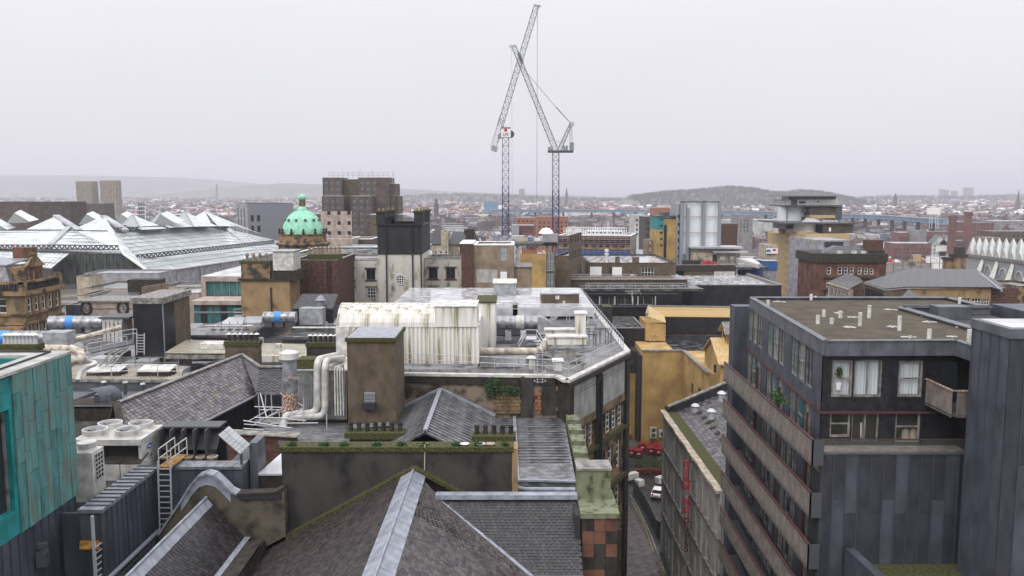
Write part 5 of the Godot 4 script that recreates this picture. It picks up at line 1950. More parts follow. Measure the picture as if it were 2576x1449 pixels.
func deck_block()->void:
	var d:=190.0
	var top:=hh(662,d)
	var x0:=xx(1479,d,top)
	var h0:=hh(700,d)
	var o:=thing("brown_penthouse","brown rendered rooftop block with flooded bright roof and white shutters","building",V(x0,h0,-d))
	var wide:=xx(1700.5,d,top) - x0
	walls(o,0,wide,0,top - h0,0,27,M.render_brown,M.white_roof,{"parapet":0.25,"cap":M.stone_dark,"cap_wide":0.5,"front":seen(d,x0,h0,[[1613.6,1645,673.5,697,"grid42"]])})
	for q in [[1484,1513,671,694.5,"shutter","white_paint"],[1540,1564,672,696,"shutter","white_paint"],[1532,1539.5,672,695,"door","dark"],[1585,1594,691,697,"vent_box","white_paint"]]:
		plate(o,q[4],d,q[0],q[1],q[2],q[3],M[q[5]],0.12)
	for q in [[1526,632,657,0.35],[1553,645,662,0.5],[1599,651,663,0.75]]:
		var b:=on(q[0],q[2],top - 0.3)
		var s:=Shape.new()
		if q[3]<0.4:
			s.lathe(b,[Vector2(0.3,0),Vector2(0.3,1.4),Vector2(0.5,1.5),Vector2(0.5,1.9),Vector2(0.2,2.0),Vector2(0.5,2.3),Vector2(0.4,2.9),Vector2(0,3.0)],12)
			single("roof_cowl",s,M.clean_white,"white turbine cowl standing in the flooded bright roof","ventilator")
		else:
			s.box(b.x - q[3],b.x+q[3],b.y,b.y+1.5,-b.z - 0.5,-b.z+0.5)
			single("roof_stub",s,M.render_brown,["slim brown stub vent on the flooded roof next to the white cowl","squat brown stub vent in the middle of the flooded roof"][0 if q[3]<0.6 else 1],"ventilator")
	d=180.0
	top=hh(704,d)
	x0=xx(1403,d,top)
	var b2:=thing("black_block","long black clad block with brown terrace wall and a band of white mullioned windows","building",V(x0,0,-170))
	var s2:=Shape.new()
	s2.box(x0,xx(1729,d,top),hh(725,178),top,d,d+36)
	part(b2,"terrace_wall",s2,M.render_brown)
	s2.box(x0 - 0.3,xx(1729,d,top)+0.3,top,top+0.18,d - 0.4,d+1.2)
	part(b2,"terrace_edge",s2,M.coping)
	railing(b2,[V(xx(1425,d,top),top+0.18,-d - 0.2),V(xx(1600,d,top),top+0.18,-d - 0.2)],1.0,3.0,0.04,M.galvanised,2)
	s2.box(xx(1701,d,top)+0.5,xx(1731,d,top),top+0.02,top+0.06,d+1.3,d+36)
	part(b2,"wet_walkway",s2,M.white_roof)
	d=170.0
	top=hh(727,d)
	var xr:=xx(1769,d,top)
	x0=xx(1462,d,top)
	s2.box(x0,xr,top - 0.4,top,d,d+16)
	part(b2,"lower_roof",s2,M.wet_roof)
	var glassrow:=seen(d,x0,0,[[1479,1500,745.5,767,"split"],[1503,1540,745.5,767,"split"],[1545,1585,745.5,767,"split"],[1590,1601,745.5,767,"split"],[1605,1645,745.5,767,"split"],[1649,1695,745.5,767,"split"]])
	wall(b2,"black_front",M.black_clad,V(0,0,0),Vector3.RIGHT,xr - x0,top - 0.41,glassrow,0.5,M.grey_paint)
	b2.get_child(b2.get_child_count() - 1)
	for q in [[769,772],[738,739.5]]:
		s2.box(x0,xx(1705,d,top),hh(q[1],d),hh(q[0],d),d - 0.5,d - 0.01)
		part(b2,"ledge",s2,M.dark_steel)
	for x in [1507,1545,1590,1603,1647]:
		plate(b2,"white_mullion",d,x,x+2.2,745.5,767,M.clean_white,0.3)
	s2.box(x0,xr,top,top+0.12,d - 0.1,d+0.5)
	part(b2,"front_coping",s2,M.coping)
	railing(b2,[V(x0+1,top+0.12,-d - 0.6),V(xx(1725,d,top),top+0.12,-d - 0.6)],1.0,2.6,0.04,M.galvanised,2)
	d=184.0
	top=hh(717,d)
	x0=xx(1742,d,top)
	xr=xx(1966,d,top)
	var w:=thing("black_wing","black panelled wing with flooded flat roof in front of the parking deck","building",V(x0,0,-d))
	for k in 5:
		var a:=lerpf(x0,xr,k/5.0)
		s2.box(a+0.02,lerpf(x0,xr,(k+1)/5.0) - 0.02,0,top - 0.1,d,d+0.3)
		part(w,"black_panel",s2,M.black_clad)
	s2.box(x0,xr,top - 0.9,top - 0.5,d+0.31,d+27)
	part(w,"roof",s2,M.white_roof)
	s2.box(x0,xr+0.3,top - 0.09,top+0.1,d - 0.1,d+0.5)
	s2.box(xr - 0.4,xr+0.3,top - 0.5,top+0.1,d+0.51,d+27)
	part(w,"coping",s2,M.coping)
	s2.box(x0,xr,0,top - 0.91,d+0.32,d+26)
	part(w,"body",s2,M.dark)
	d=213.0
	top=hh(672,d)
	x0=xx(1702,d,top)
	xr=xx(1850,d,top)
	var p:=thing("parking_deck","wet rooftop parking deck with cream kiosk and ramp walls","car park",V(x0,0,-d))
	s2.box(x0,xx(1935,d,top),top - 0.6,top,d+0.4,d+60)
	part(p,"deck",s2,M.wet_roof)
	s2.box(x0,xr,top - 1.0,top+0.5,d,d+0.39)
	part(p,"front_parapet",s2,M.stone_dark)
	s2.box(x0,xr,top+0.5,top+0.62,d - 0.1,d+0.5)
	part(p,"parapet_coping",s2,M.coping)
	s2.box(x0+2,xx(1797,d,top),top - 3,top - 1.02,d+0.2,d+0.6)
	part(p,"brown_wall",s2,M.render_brown)
	s2.box(xx(1797,d,top)+0.02,xr,top - 3,top - 1.02,d+0.15,d+0.6)
	part(p,"white_wall",s2,M.clean_white)
	s2.slab([on(1848,657,top),on(1892,658,top - 0.3),on(1912,673,top),on(1908,676,top)],V(0,1.1,0))
	part(p,"ramp_wall",s2,M.clean_white)
	s2.box(xx(1717,222,top),xx(1762,222,top),top,top+1.1,221,223)
	part(p,"inner_wall",s2,M.stone_dark)
	var ra:=on(1745,651,top)
	s2.slab([ra,on(1777,668,top),on(1777,668,top)+V(0,1.3,0),ra+V(0,1.3,0)],V(0.3,0,0))
	part(p,"ramp_side",s2,M.coping)
	for k in 4:
		var a:=on(1826+k*12,659,top+0.004)
		var c:=on(1838+k*16,672,top+0.004)
		s2.slab([a,a+V(0.25,0,0),c+V(0.25,0,0),c],V(0,0.004,0))
		part(p,"bay_line",s2,M.coping)
	d=232.0
	var kt:=hh(625,d)
	var k0:=xx(1744,d,kt)
	var k1:=xx(1862,d,kt)
	var kb:=hh(661,d)
	var kk:=thing("kiosk","cream kiosk with two flat roof slabs on the rooftop parking deck","building",V(k0,kb,-d))
	wall(kk,"wall",M.cream,V(0,0,0),Vector3.RIGHT,k1 - k0,kt - kb - 1.2,seen(d,k0,kb,[[1792,1804,641,659,"split"],[1774,1781,645,652,"dark",M.clean_white]]),0.3,M.dark)
	s2.box(0.05,k1 - k0 - 0.05,0,kt - kb,0.4,7)
	own(kk,"body",s2,M.pink_cream)
	s2.box(-0.8,xx(1866,d,kt) - k0,kt - kb,kt - kb+0.45,-1.2,8)
	own(kk,"roof_slab",s2,M.roof_pale)
	s2.box(xx(1791,d,kt) - k0,xx(1877,d,kt) - k0,hh(635,d) - kb,hh(631.5,d) - kb,-2.4,0.3)
	own(kk,"lower_slab",s2,M.roof_pale)
	for q in [[1811,1824],[1837,1846]]:
		plate(kk,"poster",d,q[0],q[1],645,653,M.white_paint,0.06)
	make_car("red_car","red car with white bonnet parked on the wet deck before the kiosk",M.red_paint,on(1783,668.5,top),0.12,4.0)
	var tb:=hh(640,252)
	for q in [[1553,640,"white car roof showing behind the flooded roof, beside the turbine cowl","white_paint",0.0],[1656,641.5,"silver car facing the ledge, first beyond the flooded roof","grey_paint",1.5],[1685,642,"silver car facing the ledge, near the wrapped tower","grey_paint",1.5]]:
		make_car("parked_car",q[2],M[q[3]],on(q[0],q[1],tb),q[4],4.2)
	var u:=thing("upper_deck","upper parking level with low wall behind the flooded bright roof","car park",V(xx(1600,250,tb),0,-250))
	s2.box(xx(1500,250,tb),xx(1745,250,tb),tb - 0.5,tb - 0.02,243,275)
	part(u,"deck",s2,M.wet_roof)
	s2.box(xx(1500,246,tb),xx(1745,246,tb),tb - 4,tb+0.3,242,242.5)
	part(u,"low_wall",s2,M.stone_dark)
	var ap:=at(1590,752,130)
	s2.bar(at(1590,760,130),at(1590,731,130),0.1)
	for q in [[1572,1608,733],[1578,1604,738]]:s2.bar(at(q[0],q[2],130),at(q[1],q[2] - 1,130),0.07)
	s2.bar(at(1606,726,130),at(1612,741,130),0.07)
	single("aerial",s2,M.galvanised,"thin television aerial against the black clad block","aerial")
func yellow_block()->void:
	var d:=142.0
	var h:=17.0
	var x0:=xx(1618,d,h)
	var x1:=xx(1718,d,h)
	var o:=thing("yellow_brick_block","big yellow brick block with stepped side walls and dark upper storey","building",V((x0+x1)/2,0,-d))
	var s:=Shape.new()
	s.prism(PackedVector2Array([Vector2(x0,d),Vector2(x1,d),Vector2(x1+0.3,124),Vector2(x1+16,124),Vector2(x1+16,170),Vector2(x0,170)]),0,h)
	part(o,"wall",s,M.yellow_brick)
	s.box(x0 - 0.1,x1+0.1,h,h+0.25,d - 0.15,d+0.5)
	s.box(x1 - 0.15,x1+0.5,h,h+0.25,124,d - 0.16)
	part(o,"coping",s,M.coping)
	var d2:=151.0
	var top:=hh(768,d2)
	var y0:=xx(1624,d2,h)
	var y1:=xx(1674,d2,h)
	s.prism(PackedVector2Array([Vector2(y0,d2),Vector2(y1,d2),Vector2(y1,d2+8),Vector2(y0,d2+8)]),h+0.26,hh(812,d2))
	part(o,"upper_wing",s,M.yellow_brick)
	var a:=at(1625,797,d2)
	s.slab([a,at(1675,815,d2),at(1671,796,d2+8),at(1632,772,d2+8)],V(0,0.25,0))
	s.slab([V(y0,hh(812,d2),-d2),V(y1,hh(812,d2),-d2),at(1675,815,d2),a],V(0,0,-0.3))
	part(o,"wing_roof",s,M.yellow_metal)
	var db:=d2+8.0
	s.box(y1+0.02,x1+18,h+0.26,hh(798,db),db,db+10)
	part(o,"dark_storey",s,M.black_clad)
	var f0:=at(1671,797,db - 0.3)
	var f1:=at(1855,799,db - 0.3)
	var f2:=at(1636,773,db+5)
	for k in 90:
		var u:=k/90.0
		var w:=(k+0.5)/90.0
		var p:=f0.lerp(f1,u)
		var q:=f0.lerp(f1,w)
		var r:=f2+(f1 - f0)*1.12*u
		var t:=f2+(f1 - f0)*1.12*w
		s.slab([p,q,t,r],V(0,0.14,0))
		s.slab([q,f0.lerp(f1,(k+1)/90.0),f2+(f1 - f0)*1.12*((k+1)/90.0),t],V(0,0.06,0))
	part(o,"metal_fascia",s,M.yellow_metal)
	s.bar(f2+V(-0.5,0.2,0),f2+(f1 - f0)*1.15+V(0,0.2,0),0.5,0.35)
	s.bar(f2+V(-0.3,0.2,0),at(1627,790,d2+0.3),0.5,0.3)
	part(o,"roof_edge",s,M.coping)
	s.box(y1+0.02,x1+18,hh(862,db),hh(860,db),db - 0.4,db - 0.02)
	part(o,"ledge",s,M.yellow_metal)
	s.box(y1+0.02,x1+16,h+0.02,h+0.06,d+0.6,db - 0.41)
	part(o,"terrace",s,M.wet_dark)
	for q in [[1642,839],[1652,840],[1635,854],[1644,854]]:plate(o,"wall_box",d2,q[0],q[0]+3,q[1],q[1]+4,M.clean_white,0.2)
	for q in [[1742,964,987],[1760,977,995]]:
		var p:=V(x1+0.12,hh(q[2],132),0)
		var dd:float=(x1*FOCAL/(q[0] - 1288.0) - 26.0*sin(PITCH))/cos(PITCH)
		s.box(x1+0.05,x1+0.4,hh(q[2],dd),hh(q[1],dd),dd - 0.6,dd+0.6)
		part(o,"window",s,M.dark_glass)
	var g:=thing("gabled_housing","yellow gabled roof housing topped with a small louvred lantern","building",V(x1+4.5,0,-126))
	var gx0:=x1+0.8
	var gx1:=x1+10.0
	var eave:=hh(893,127)
	s.box(gx0+0.4,gx1,0,eave,121,131)
	s.slab([V(gx0+0.4,eave,-121),V(gx0+0.4,eave,-131),V(gx0+0.4,eave+2.6,-126)],V(gx1 - gx0 - 0.4,0,0))
	part(g,"wall",s,M.yellow_brick)
	for e in [-1.0,1.0]:
		s.slab([V(gx0,eave - 0.3,-126+e*5.6),V(gx1,eave - 0.3,-126+e*5.6),V(gx1,eave+2.7,-126),V(gx0,eave+2.7,-126)],V(0,0.2,0))
		for k in 24:
			var x:=lerpf(gx0,gx1,(k+0.5)/24.0)
			s.bar(V(x,eave - 0.08,-126+e*5.6),V(x,eave+2.95,-126),0.12,0.08)
		part(g,"roof",s,M.yellow_metal)
	var lx0:=gx0+2.2
	var lx1:=gx0+6.2
	var lb:=eave+1.4
	s.box(lx0,lx1,lb,lb+2.6,124.6,127.4)
	s.slab([V(lx0,lb+2.6,-124.6),V(lx0,lb+2.6,-127.4),V(lx0,lb+3.6,-126)],V(lx1 - lx0,0,0))
	part(g,"lantern",s,M.yellow_brick)
	s.box(lx0 - 0.05,lx0 - 0.01,lb+1.0,lb+2.5,125.2,126.8)
	part(g,"louvre",s,M.dark)
	for e in [-1.0,1.0]:
		s.slab([V(lx0 - 0.5,lb+2.2,-126+e*2.1),V(lx1+0.4,lb+2.2,-126+e*2.1),V(lx1+0.4,lb+3.8,-126),V(lx0 - 0.5,lb+3.8,-126)],V(0,0.15,0))
		for k in 12:
			var x:=lerpf(lx0 - 0.4,lx1+0.3,(k+0.5)/12.0)
			s.bar(V(x,lb+2.4,-126+e*2.1),V(x,lb+3.98,-126),0.12,0.08)
		part(g,"lantern_roof",s,M.coping if e>0 else M.yellow_metal)
	for q in [[1795,917,937],[1819,954,961]]:
		plate(g,"window",121.0,q[0],q[0]+7,q[1],q[2],M.dark_glass,0.05)
	slab_house("alley_wall","narrow yellow brick wall across the dark alley from the big yellow block","building",1573,1599,940,147,20,M.yellow_brick,M.wet_roof,{"base":0.0,"parapet":0.0})
	slab_house("alley_stone","sooty stone pier above the narrow yellow wall","building",1576,1600,885,147.4,16,M.stone_dark,M.wet_roof,{"base":hh(940,147),"parapet":0.1})
	slab_house("black_rear_block","black rear building with flat wet roof behind the alley","building",1508,1623,826,152,14,M.black_clad,M.wet_roof,{"base":0.0,"parapet":0.15,"cap":M.coping})
	slab_house("black_rear_block","low black building beyond the railings with a ledge of wet felt","building",1540,1625,884,149,4,M.black_clad,M.wet_dark,{"base":0.0,"parapet":0.15,"cap":M.coping,"front":seen(149,xx(1540,149,hh(884,149)),0.0,[[1560,1575,892,915,"dark"],[1580,1595,892,915,"dark"]])})
	slab_house("stained_pier","stained stone chimney pier with mossy cap beside the plant roof railings","chimney",1517,1541,772,128,3,M.stone_dark,M.moss,{"base":10.0,"parapet":0.0})
func right_middle()->void:
	hotel()
	var d:=205.0
	var top:=hh(641,d)
	var x0:=xx(2050,d,top)
	var x1:=xx(2231,d,top)
	var base:=-2.0
	var o:=thing("red_stone_block","red sandstone corner block with sooty parapet and grey slate mansard","building",V(x0,base,-d))
	var holes:=seen(d,x0,base,[[2080,2090,672,690,"sash"],[2107,2118,672,690,"sash"],[2123,2132,672,690,"sash"],[2138,2147,673,690,"sash"],[2158,2167,673,690,"sash"],[2174,2183,674,690,"sash"],[2188,2197,675,690,"sash"],[2079,2089,705,722,"sash"],[2064,2069,705,722,"sash"],[2079,2089,736,752,"sash"]])
	walls(o,0.8,x1 - x0,0,top - base,0,14,M.red_sandstone,M.wet_roof,{"front":holes.map(func(q):return [q[0] - 0.8,q[1],q[2],q[3],q[4]]),"parapet":0.2})
	var s:=Shape.new()
	s.tube(V(1.4,0,-1.3),V(1.4,top - base,-1.3),1.9,16)
	own(o,"round_corner",s,M.red_sandstone)
	s.box(0,x1 - x0+0.1,hh(660,d) - base,top - base+0.3,-0.5,14)
	s.tube(V(1.4,hh(660,d) - base,-1.3),V(1.4,top - base+0.3,-1.3),2.3,16,-1,true)
	own(o,"sooty_parapet",s,M.stone_dark)
	for y in [697,728]:
		s.box(0.5,x1 - x0,hh(y,d) - base - 0.4,hh(y,d) - base,-0.35,-0.01)
		own(o,"string_course",s,M.stone_dark)
	var e0:=at(2066,640,d+1)
	var e1:=at(2185,640,d+1)
	s.slab([e0,e1,at(2181,621,d+4),at(2108,620,d+4)],V(0,0.2,0))
	s.slab([e0,at(2108,620,d+4),at(2093,619,d+8),at(2060,638,d+6)],V(0,0.2,0))
	part(o,"mansard",s,M.slate)
	for x in [2112,2148,2172]:
		var p:=at(x,639,d+0.6)
		s.hull(Transform3D(Basis(),p+V(0,0.35,0)),V(0.55,0.4,0.4))
		part(o,"dormer_window",s,M.clean_white)
	s.box(xx(2190,d,top),xx(2228,d,top),top+0.3,hh(605,d),d+1.5,d+5)
	part(o,"brick_stack",s,M.red_brick)
	s.box(xx(2192,d,top),xx(2228,d,top),top+0.3,hh(631,d),d+0.6,d+1.4)
	part(o,"slate_box",s,M.slate_dark)
	hipped("stone_hall","pale stone hall with rows of shuttered windows under a small hipped slate roof",2084,2142,704,727,178,10,M.pink_cream,true)
	long_slate()
	station()
func hipped(called:String,label:String,xa:float,xb:float,yr:float,ye:float,d:float,deep:float,wm:Material,flank:bool)->void:
	var eave:=hh(ye,d)
	var x0:=xx(xa,d,eave)
	var x1:=xx(xb,d,eave)
	var o:=thing(called,label,"building",V(x0,0,-d - 4),0.0)
	var s:=Shape.new()
	var a:=at(2084,711,d+8)
	var b:=at(2138,728,d)
	var c:=at(2171,711,d+6)
	var r0:=at(2133,690,d+14)
	s.slab([a,b,c,at(2163,702,d+13),r0],V(0,0.25,0))
	part(o,"roof",s,M.slate)
	s.slab([a - V(0,0.3,0),b - V(0,0.3,0),V(b.x,0,b.z),V(a.x,0,a.z)],V(1,0,-0.6))
	part(o,"wall",s,wm)
	var dir:=(b - a)
	for k in 5:
		for j in 4:
			var w:=Shape.new()
			var p:=a.lerp(b,0.1+k*0.18) - V(0,1.6+j*2.6,0)
			w.bar(p,p+dir*0.11,0.1,1.6)
			part(o,"shuttered_window",_nudge(w,V(-0.1,0,0.12)),M.coping)
	s.bar(a - V(0,0.05,0),b - V(0,0.05,0),0.7,0.35)
	part(o,"eaves",s,M.cream)
	s.slab([b - V(0,0.3,0),c - V(0,0.3,0),V(c.x,0,c.z),V(b.x,0,b.z)],V(0,0,-0.5))
	part(o,"flank_wall",s,M.red_sandstone)
func long_slate()->void:
	var o:=thing("long_slate_hall","long hall under a broad hipped slate roof before the station glass","building",at(2300,760,172)*V(1,0,1))
	var d:=165.0
	var s:=Shape.new()
	var a:=at(2175,712,d+8)
	var b:=at(2226,729,d - 2)
	var e:=at(2285,724,d)
	var f:=at(2495,725,d)
	var g:=at(2520,732,d - 3)
	var r0:=at(2287,678,d+22)
	var r1:=at(2455,680,d+22)
	s.slab([b,e,r0,a],V(0,0.25,0))
	s.slab([e,f,r1,r0],V(0,0.25,0))
	s.slab([f,g,at(2530,722,d+8),r1],V(0,0.25,0))
	part(o,"slate_roof",s,M.slate)
	s.bar(r0,r1,0.4)
	s.bar(r0,at(2226,729,d - 2),0.3)
	s.bar(r1,g,0.35)
	part(o,"ridge",s,M.lead_light)
	var eave:=e.y - 0.2
	var x0:=e.x
	var x1:=g.x
	wall(o,"wall",M.ochre,V(x0,0,-d - 0.6) - o.position,Vector3.RIGHT,x1 - x0,eave,seen(d+0.6,x0,0,[[2385,2408,750,766,"grid32"],[2418,2441,750,766,"grid32"],[2445,2468,751,767,"grid32"],[2471,2488,752,767,"grid32"]]),0.3)
	s.slab([a - V(0,0.3,0),b - V(0,0.3,0),V(b.x,0,b.z),V(a.x,0,a.z)],V(1,0,-0.6))
	s.slab([b - V(0,0.3,0),e - V(0,0.3,0.6),V(e.x,0,e.z - 0.6),V(b.x,0,b.z)],V(0,0,-0.6))
	part(o,"rendered_wall",s,M.render_brown)
	for k in 9:
		var w:=Shape.new()
		var p:=a.lerp(b,0.08+k*0.1) - V(0,2.0,0)
		w.bar(p,p+(b - a)*0.05,0.1,2.4)
		part(o,"window",_nudge(w,V(-0.12,0,0.15)),M.dark_glass)
	s.bar(a,b,0.6,0.3)
	part(o,"eaves",s,M.coping)
	s.slab([at(2263,765,140),at(2345,768,140),at(2292,733,146)],V(0,0.3,-1))
	single("hatch_roof",s,M.slate,"small weathered gable roof below the long slate hall","roof")
	slab_house("brick_end","dark brick end block beside the long slate hall at the frame edge","building",2492,2562,726,166,6,M.red_brick,M.wet_roof,{"base":0.0,"parapet":0.1})
	slab_house("stone_end","blackened stone building at the far frame edge below the station","building",2556,2640,720,176,12,M.sooty_stone,M.wet_roof,{"base":0.0,"parapet":0.2})
func station()->void:
	var o:=thing("station_shed","long station shed with ridge and furrow glass roof and green iron flank","building",at(2500,700,330)*V(1,0,1)+V(0,-3,0))
	var a:=at(2432,641,330)
	var b:=at(2640,668,268)
	var c:=at(2640,622,330)
	var d:=at(2440,613,400)
	var s:=Shape.new()
	s.slab([a,b,c,d],V(0,-0.3,0))
	part(o,"deck",s,M.dark_steel)
	for k in 11:
		var u0:=k/11.0
		var u1:=(k+0.5)/11.0
		var u2:=(k+1)/11.0
		var up:=V(0,3.0,0)
		var p0:=a.lerp(b,u0); var p1:=a.lerp(b,u1)+up; var p2:=a.lerp(b,u2)
		var q0:=d.lerp(c,u0); var q1:=d.lerp(c,u1)+up; var q2:=d.lerp(c,u2)
		s.face([p0,p1,q1,q0],V(-1,1,0))
		s.face([p1,p2,q2,q1],V(1,1,0))
		s.face([p0,p1,p2],Vector3.BACK)
		part(o,"roof_ridge",s,M.roof_glass)
		for j in 9:
			var w:=j/8.0
			s.bar(p0.lerp(q0,w),p1.lerp(q1,w),0.25)
			s.bar(p1.lerp(q1,w),p2.lerp(q2,w),0.25)
		part(o,"ridge_bars",s,M.clean_white).set_meta("kind","stuff")
	var low:=at(2432,690,330)
	var bl:=V(b.x,hh(705,268) - 6,b.z)
	var al:=V(a.x,hh(672,330) - 3,a.z)
	s.slab([a - V(0,0.5,0),b - V(0,0.5,0),bl,al],V(1,0,-0.2))
	part(o,"flank",s,M.grey_paint)
	s.bar(a,b,1.4,1.1)
	part(o,"gutter",s,M.coping)
	for k in 5:
		var u:=0.22+k*0.19
		var p:=a.lerp(b,u)+V(-0.5,-0.8,0.5)
		var q:=al.lerp(bl,u)+V(-5.0,-1.0,2.5)
		s.slab([p,p+V(0.5,0,1.2),q+V(0.9,0,2.4),q],V(0.6,0,-0.8))
		part(o,"strut",s,M.clean_white)
		var m:=(a.lerp(b,u+0.09)+al.lerp(bl,u+0.09))/2+V(-0.4,-1.0,0.5)
		var dir:=(b - a).normalized()
		for i in 12:
			var t0:=PI*i/12
			var t1:=PI*(i+1)/12
			s.bar(m+dir*cos(t0)*2.6+Vector3.UP*sin(t0)*2.6,m+dir*cos(t1)*2.6+Vector3.UP*sin(t1)*2.6,0.25)
		part(o,"arch",s,M.clean_white)
	s.slab([al,bl,bl - V(6,1,-3),al - V(6,1,-3)],V(0,-0.4,0))
	part(o,"side_roof",s,M.roof_pale)
	var k0:=al - V(6,1.4,-3)
	var k1:=bl - V(6,1.4,-3)
	s.slab([k0,k1,V(k1.x,-5,k1.z),V(k0.x,-5,k0.z)],V(1,0,-0.3))
	part(o,"lower_wall",s,M.green_glass)
	for q in [[2386,2404,648,300,0],[2405,2432,640,298,1]]:
		var e:float=q[3]
		var t:=hh(q[2],e)
		var w:=thing("station_pier",["lower sandstone pier with dark cap at the station corner","taller sandstone pier with stepped sooty top at the station corner"][q[4]],"pier",V(xx(q[0],e,t),-4,-e))
		s.box(xx(q[0],e,t),xx(q[1],e,t),-4,t - 1,e,e+4)
		part(w,"shaft",s,M.sandstone)
		s.box(xx(q[0],e,t) - 0.4,xx(q[1],e,t)+0.4,t - 1,t,e - 0.4,e+4.4)
		if q[4]:s.box(xx(2410,e,t),xx(2428,e,t),t,t+2.6,e,e+3)
		part(w,"cap",s,M.stone_dark)
func hotel()->void:
	var base:=-6.0
	var o:=thing("hotel","tall stepped hotel with red brick tower, yellow brick front and grey penthouse","building",at(2000,745,285)*V(1,0,1)+V(0,base,0))
	var run:=func(xa:float,xb:float,yt:float,yt2:float,da:float,db:float,m:Material,cols:int,rows:int,first:float,fl:float,ww:float,wh:float)->void:
		var ha:=hh(yt,da)
		var a:=V(xx(xa,da,ha),base,-da)
		var b:=V(xx(xb,db,ha),base,-db)
		var u:=(b - a)
		u.y=0
		var L:=u.length()
		var st:=L/cols
		var g:=grid(cols,rows,st*0.28,st,ha - base - first - fl*(rows - 1),fl,minf(ww,st*0.5),wh,"dark")
		wall(o,"wall",m,a - o.position,u/L,L,ha - base,g,0.25)
	run.call(1962,1976.5,515.5,516,322,318,M.orange_brick,4,14,3.6,3.5,0.9,1.7)
	run.call(1976.5,1979.5,515,515,318,306,M.red_sandstone,1,1,200.0,3.0,0.1,0.1)
	run.call(1976.5,2016.5,578,588,305,283,M.hotel_yellow,10,12,2.6,2.86,1.0,1.6)
	run.call(2016.5,2027.5,582,584,283.3,278,M.hotel_yellow,2,11,2.6,2.86,0.9,1.6)
	run.call(2027.0,2053.5,625,634,276,262,M.orange_brick,7,9,2.2,2.6,0.8,1.5)
	var box:=func(nm:String,xa:float,xb:float,yt:float,yb:float,da:float,db:float,m:Material)->void:
		var s:=Shape.new()
		var t:=hh(yt,da)
		s.box(xx(xa,da,t),xx(xb,da,t),maxf(base,hh(yb,da)),t,da,db)
		part(o,nm,s,m)
	box.call("yellow_return",2016.5,2137,589,606,284,296,M.hotel_yellow)
	box.call("lower_floors",2054,2137,604,800,264,290,M.lilac_grey)
	box.call("body",1980,2100,590,800,307,330,M.hotel_yellow)
	box.call("grey_band",1977,2017,560.5,577,304.5,320,M.lilac_grey)
	for k in 9:
		plate(o,"window",304.4,1979+k*4.0,1981+k*4.0,566,575,M.dark_glass,0.1)
	var drum:=func(xc:float,r:float,yt:float,yb:float,d:float)->void:
		var s:=Shape.new()
		var t:=hh(yt,d)
		s.tube(V(xx(xc,d,t),hh(yb,d),-d - r),V(xx(xc,d,t),t,-d - r),r,24)
		part(o,"curved_wall",s,M.cloth)
	drum.call(2034,3.6,564,583,290.0)
	drum.call(2002,5.0,520,556,306.0)
	box.call("curved_link",1980,2003,520,556,307,318,M.cloth)
	box.call("curved_link",2018,2035,564,583,291,300,M.cloth)
	box.call("black_box",2037,2119,520,541,304,318,M.brown_brick)
	box.call("amber_band",2037,2103,541,549,303.8,316,M.hotel_yellow)
	box.call("black_flank",2103,2119,520,553,303.6,318,M.dark_steel)
	box.call("black_box",2071,2147,565,586,288,302,M.brown_brick)
	box.call("roof_slab",1976,2150,560,564,287,320,M.roof_slate)
	box.call("roof_slab",1976,2120,516,519.5,303,322,M.roof_slate)
	box.call("penthouse",1966,2110,502,516,308,318,M.clean_white)
	box.call("penthouse_glass",1984,2103,494,503,309,317,M.dark_glass)
	box.call("top_slab",1957,2106,492,494,305,322,M.coping)
	box.call("penthouse_door",1991,2006,496,516,307.8,308.2,M.dark_steel)
	for q in [[2010,2026,506,512],[2055,2061,506,509]]:plate(o,"penthouse_window",308.0,q[0],q[1],q[2],q[3],M.dark_glass,0.1)
	for q in [[2015,2028,526,534],[2032,2038,526,534],[2015,2022,545,553]]:plate(o,"drum_window",301.0,q[0],q[1],q[2],q[3],M.dark_glass,0.3)
	plate(o,"white_door",288.0,2085,2090,572,582,M.white_paint,0.1)
	s_roof(o,2015,2070,552,562,292)
	box.call("recess_shade",2075,2122,608,621,263.8,264.2,M.dark)  # flat dark plate; the shade of a recess painted on
	run.call(2028.0,2054,600,608,275.5,262.5,M.panel_grey,7,3,2.0,2.0,0.9,1.4)
	var sg:=thing("hotel_sign","tall red vertical banner sign with white letters on the yellow front","sign",at(2013,722,280))
	var s:=Shape.new()
	s.box(xx(2010.5,279,20),xx(2018.5,279,20),hh(724,279),hh(676,279),278.9,279.2)
	part(sg,"board",s,M.red_paint)
	var tm:=TextMesh.new()
	tm.text="JURYS INN"
	tm.font_size=40
	tm.pixel_size=0.0155
	tm.depth=0.05
	var tp:=MeshInstance3D.new()
	tp.name="lettering"
	tp.mesh=tm
	tp.material_override=M.white_paint
	sg.add_child(tp)
	tp.rotation.z=PI/2
	tp.position=at(2014.5,697,278.85) - sg.position
func s_roof(o:Node3D,xa:float,xb:float,ya:float,yb:float,d:float)->void:
	var s:=Shape.new()
	s.slab([at(xa,yb,d),at(xb,yb,d),at(xb - 20,ya,d+9),at(xa+14,ya - 3,d+9)],V(0,0.3,0))
	part(o,"roof_light",s,M.roof_pale)
	for k in 4:
		var p:=at(2074+k*9,560,295)
		s.hull(Transform3D(Basis(),p),V(0.7,0.8,0.8))
		part(o,"roof_plant",s,M.clean_white)
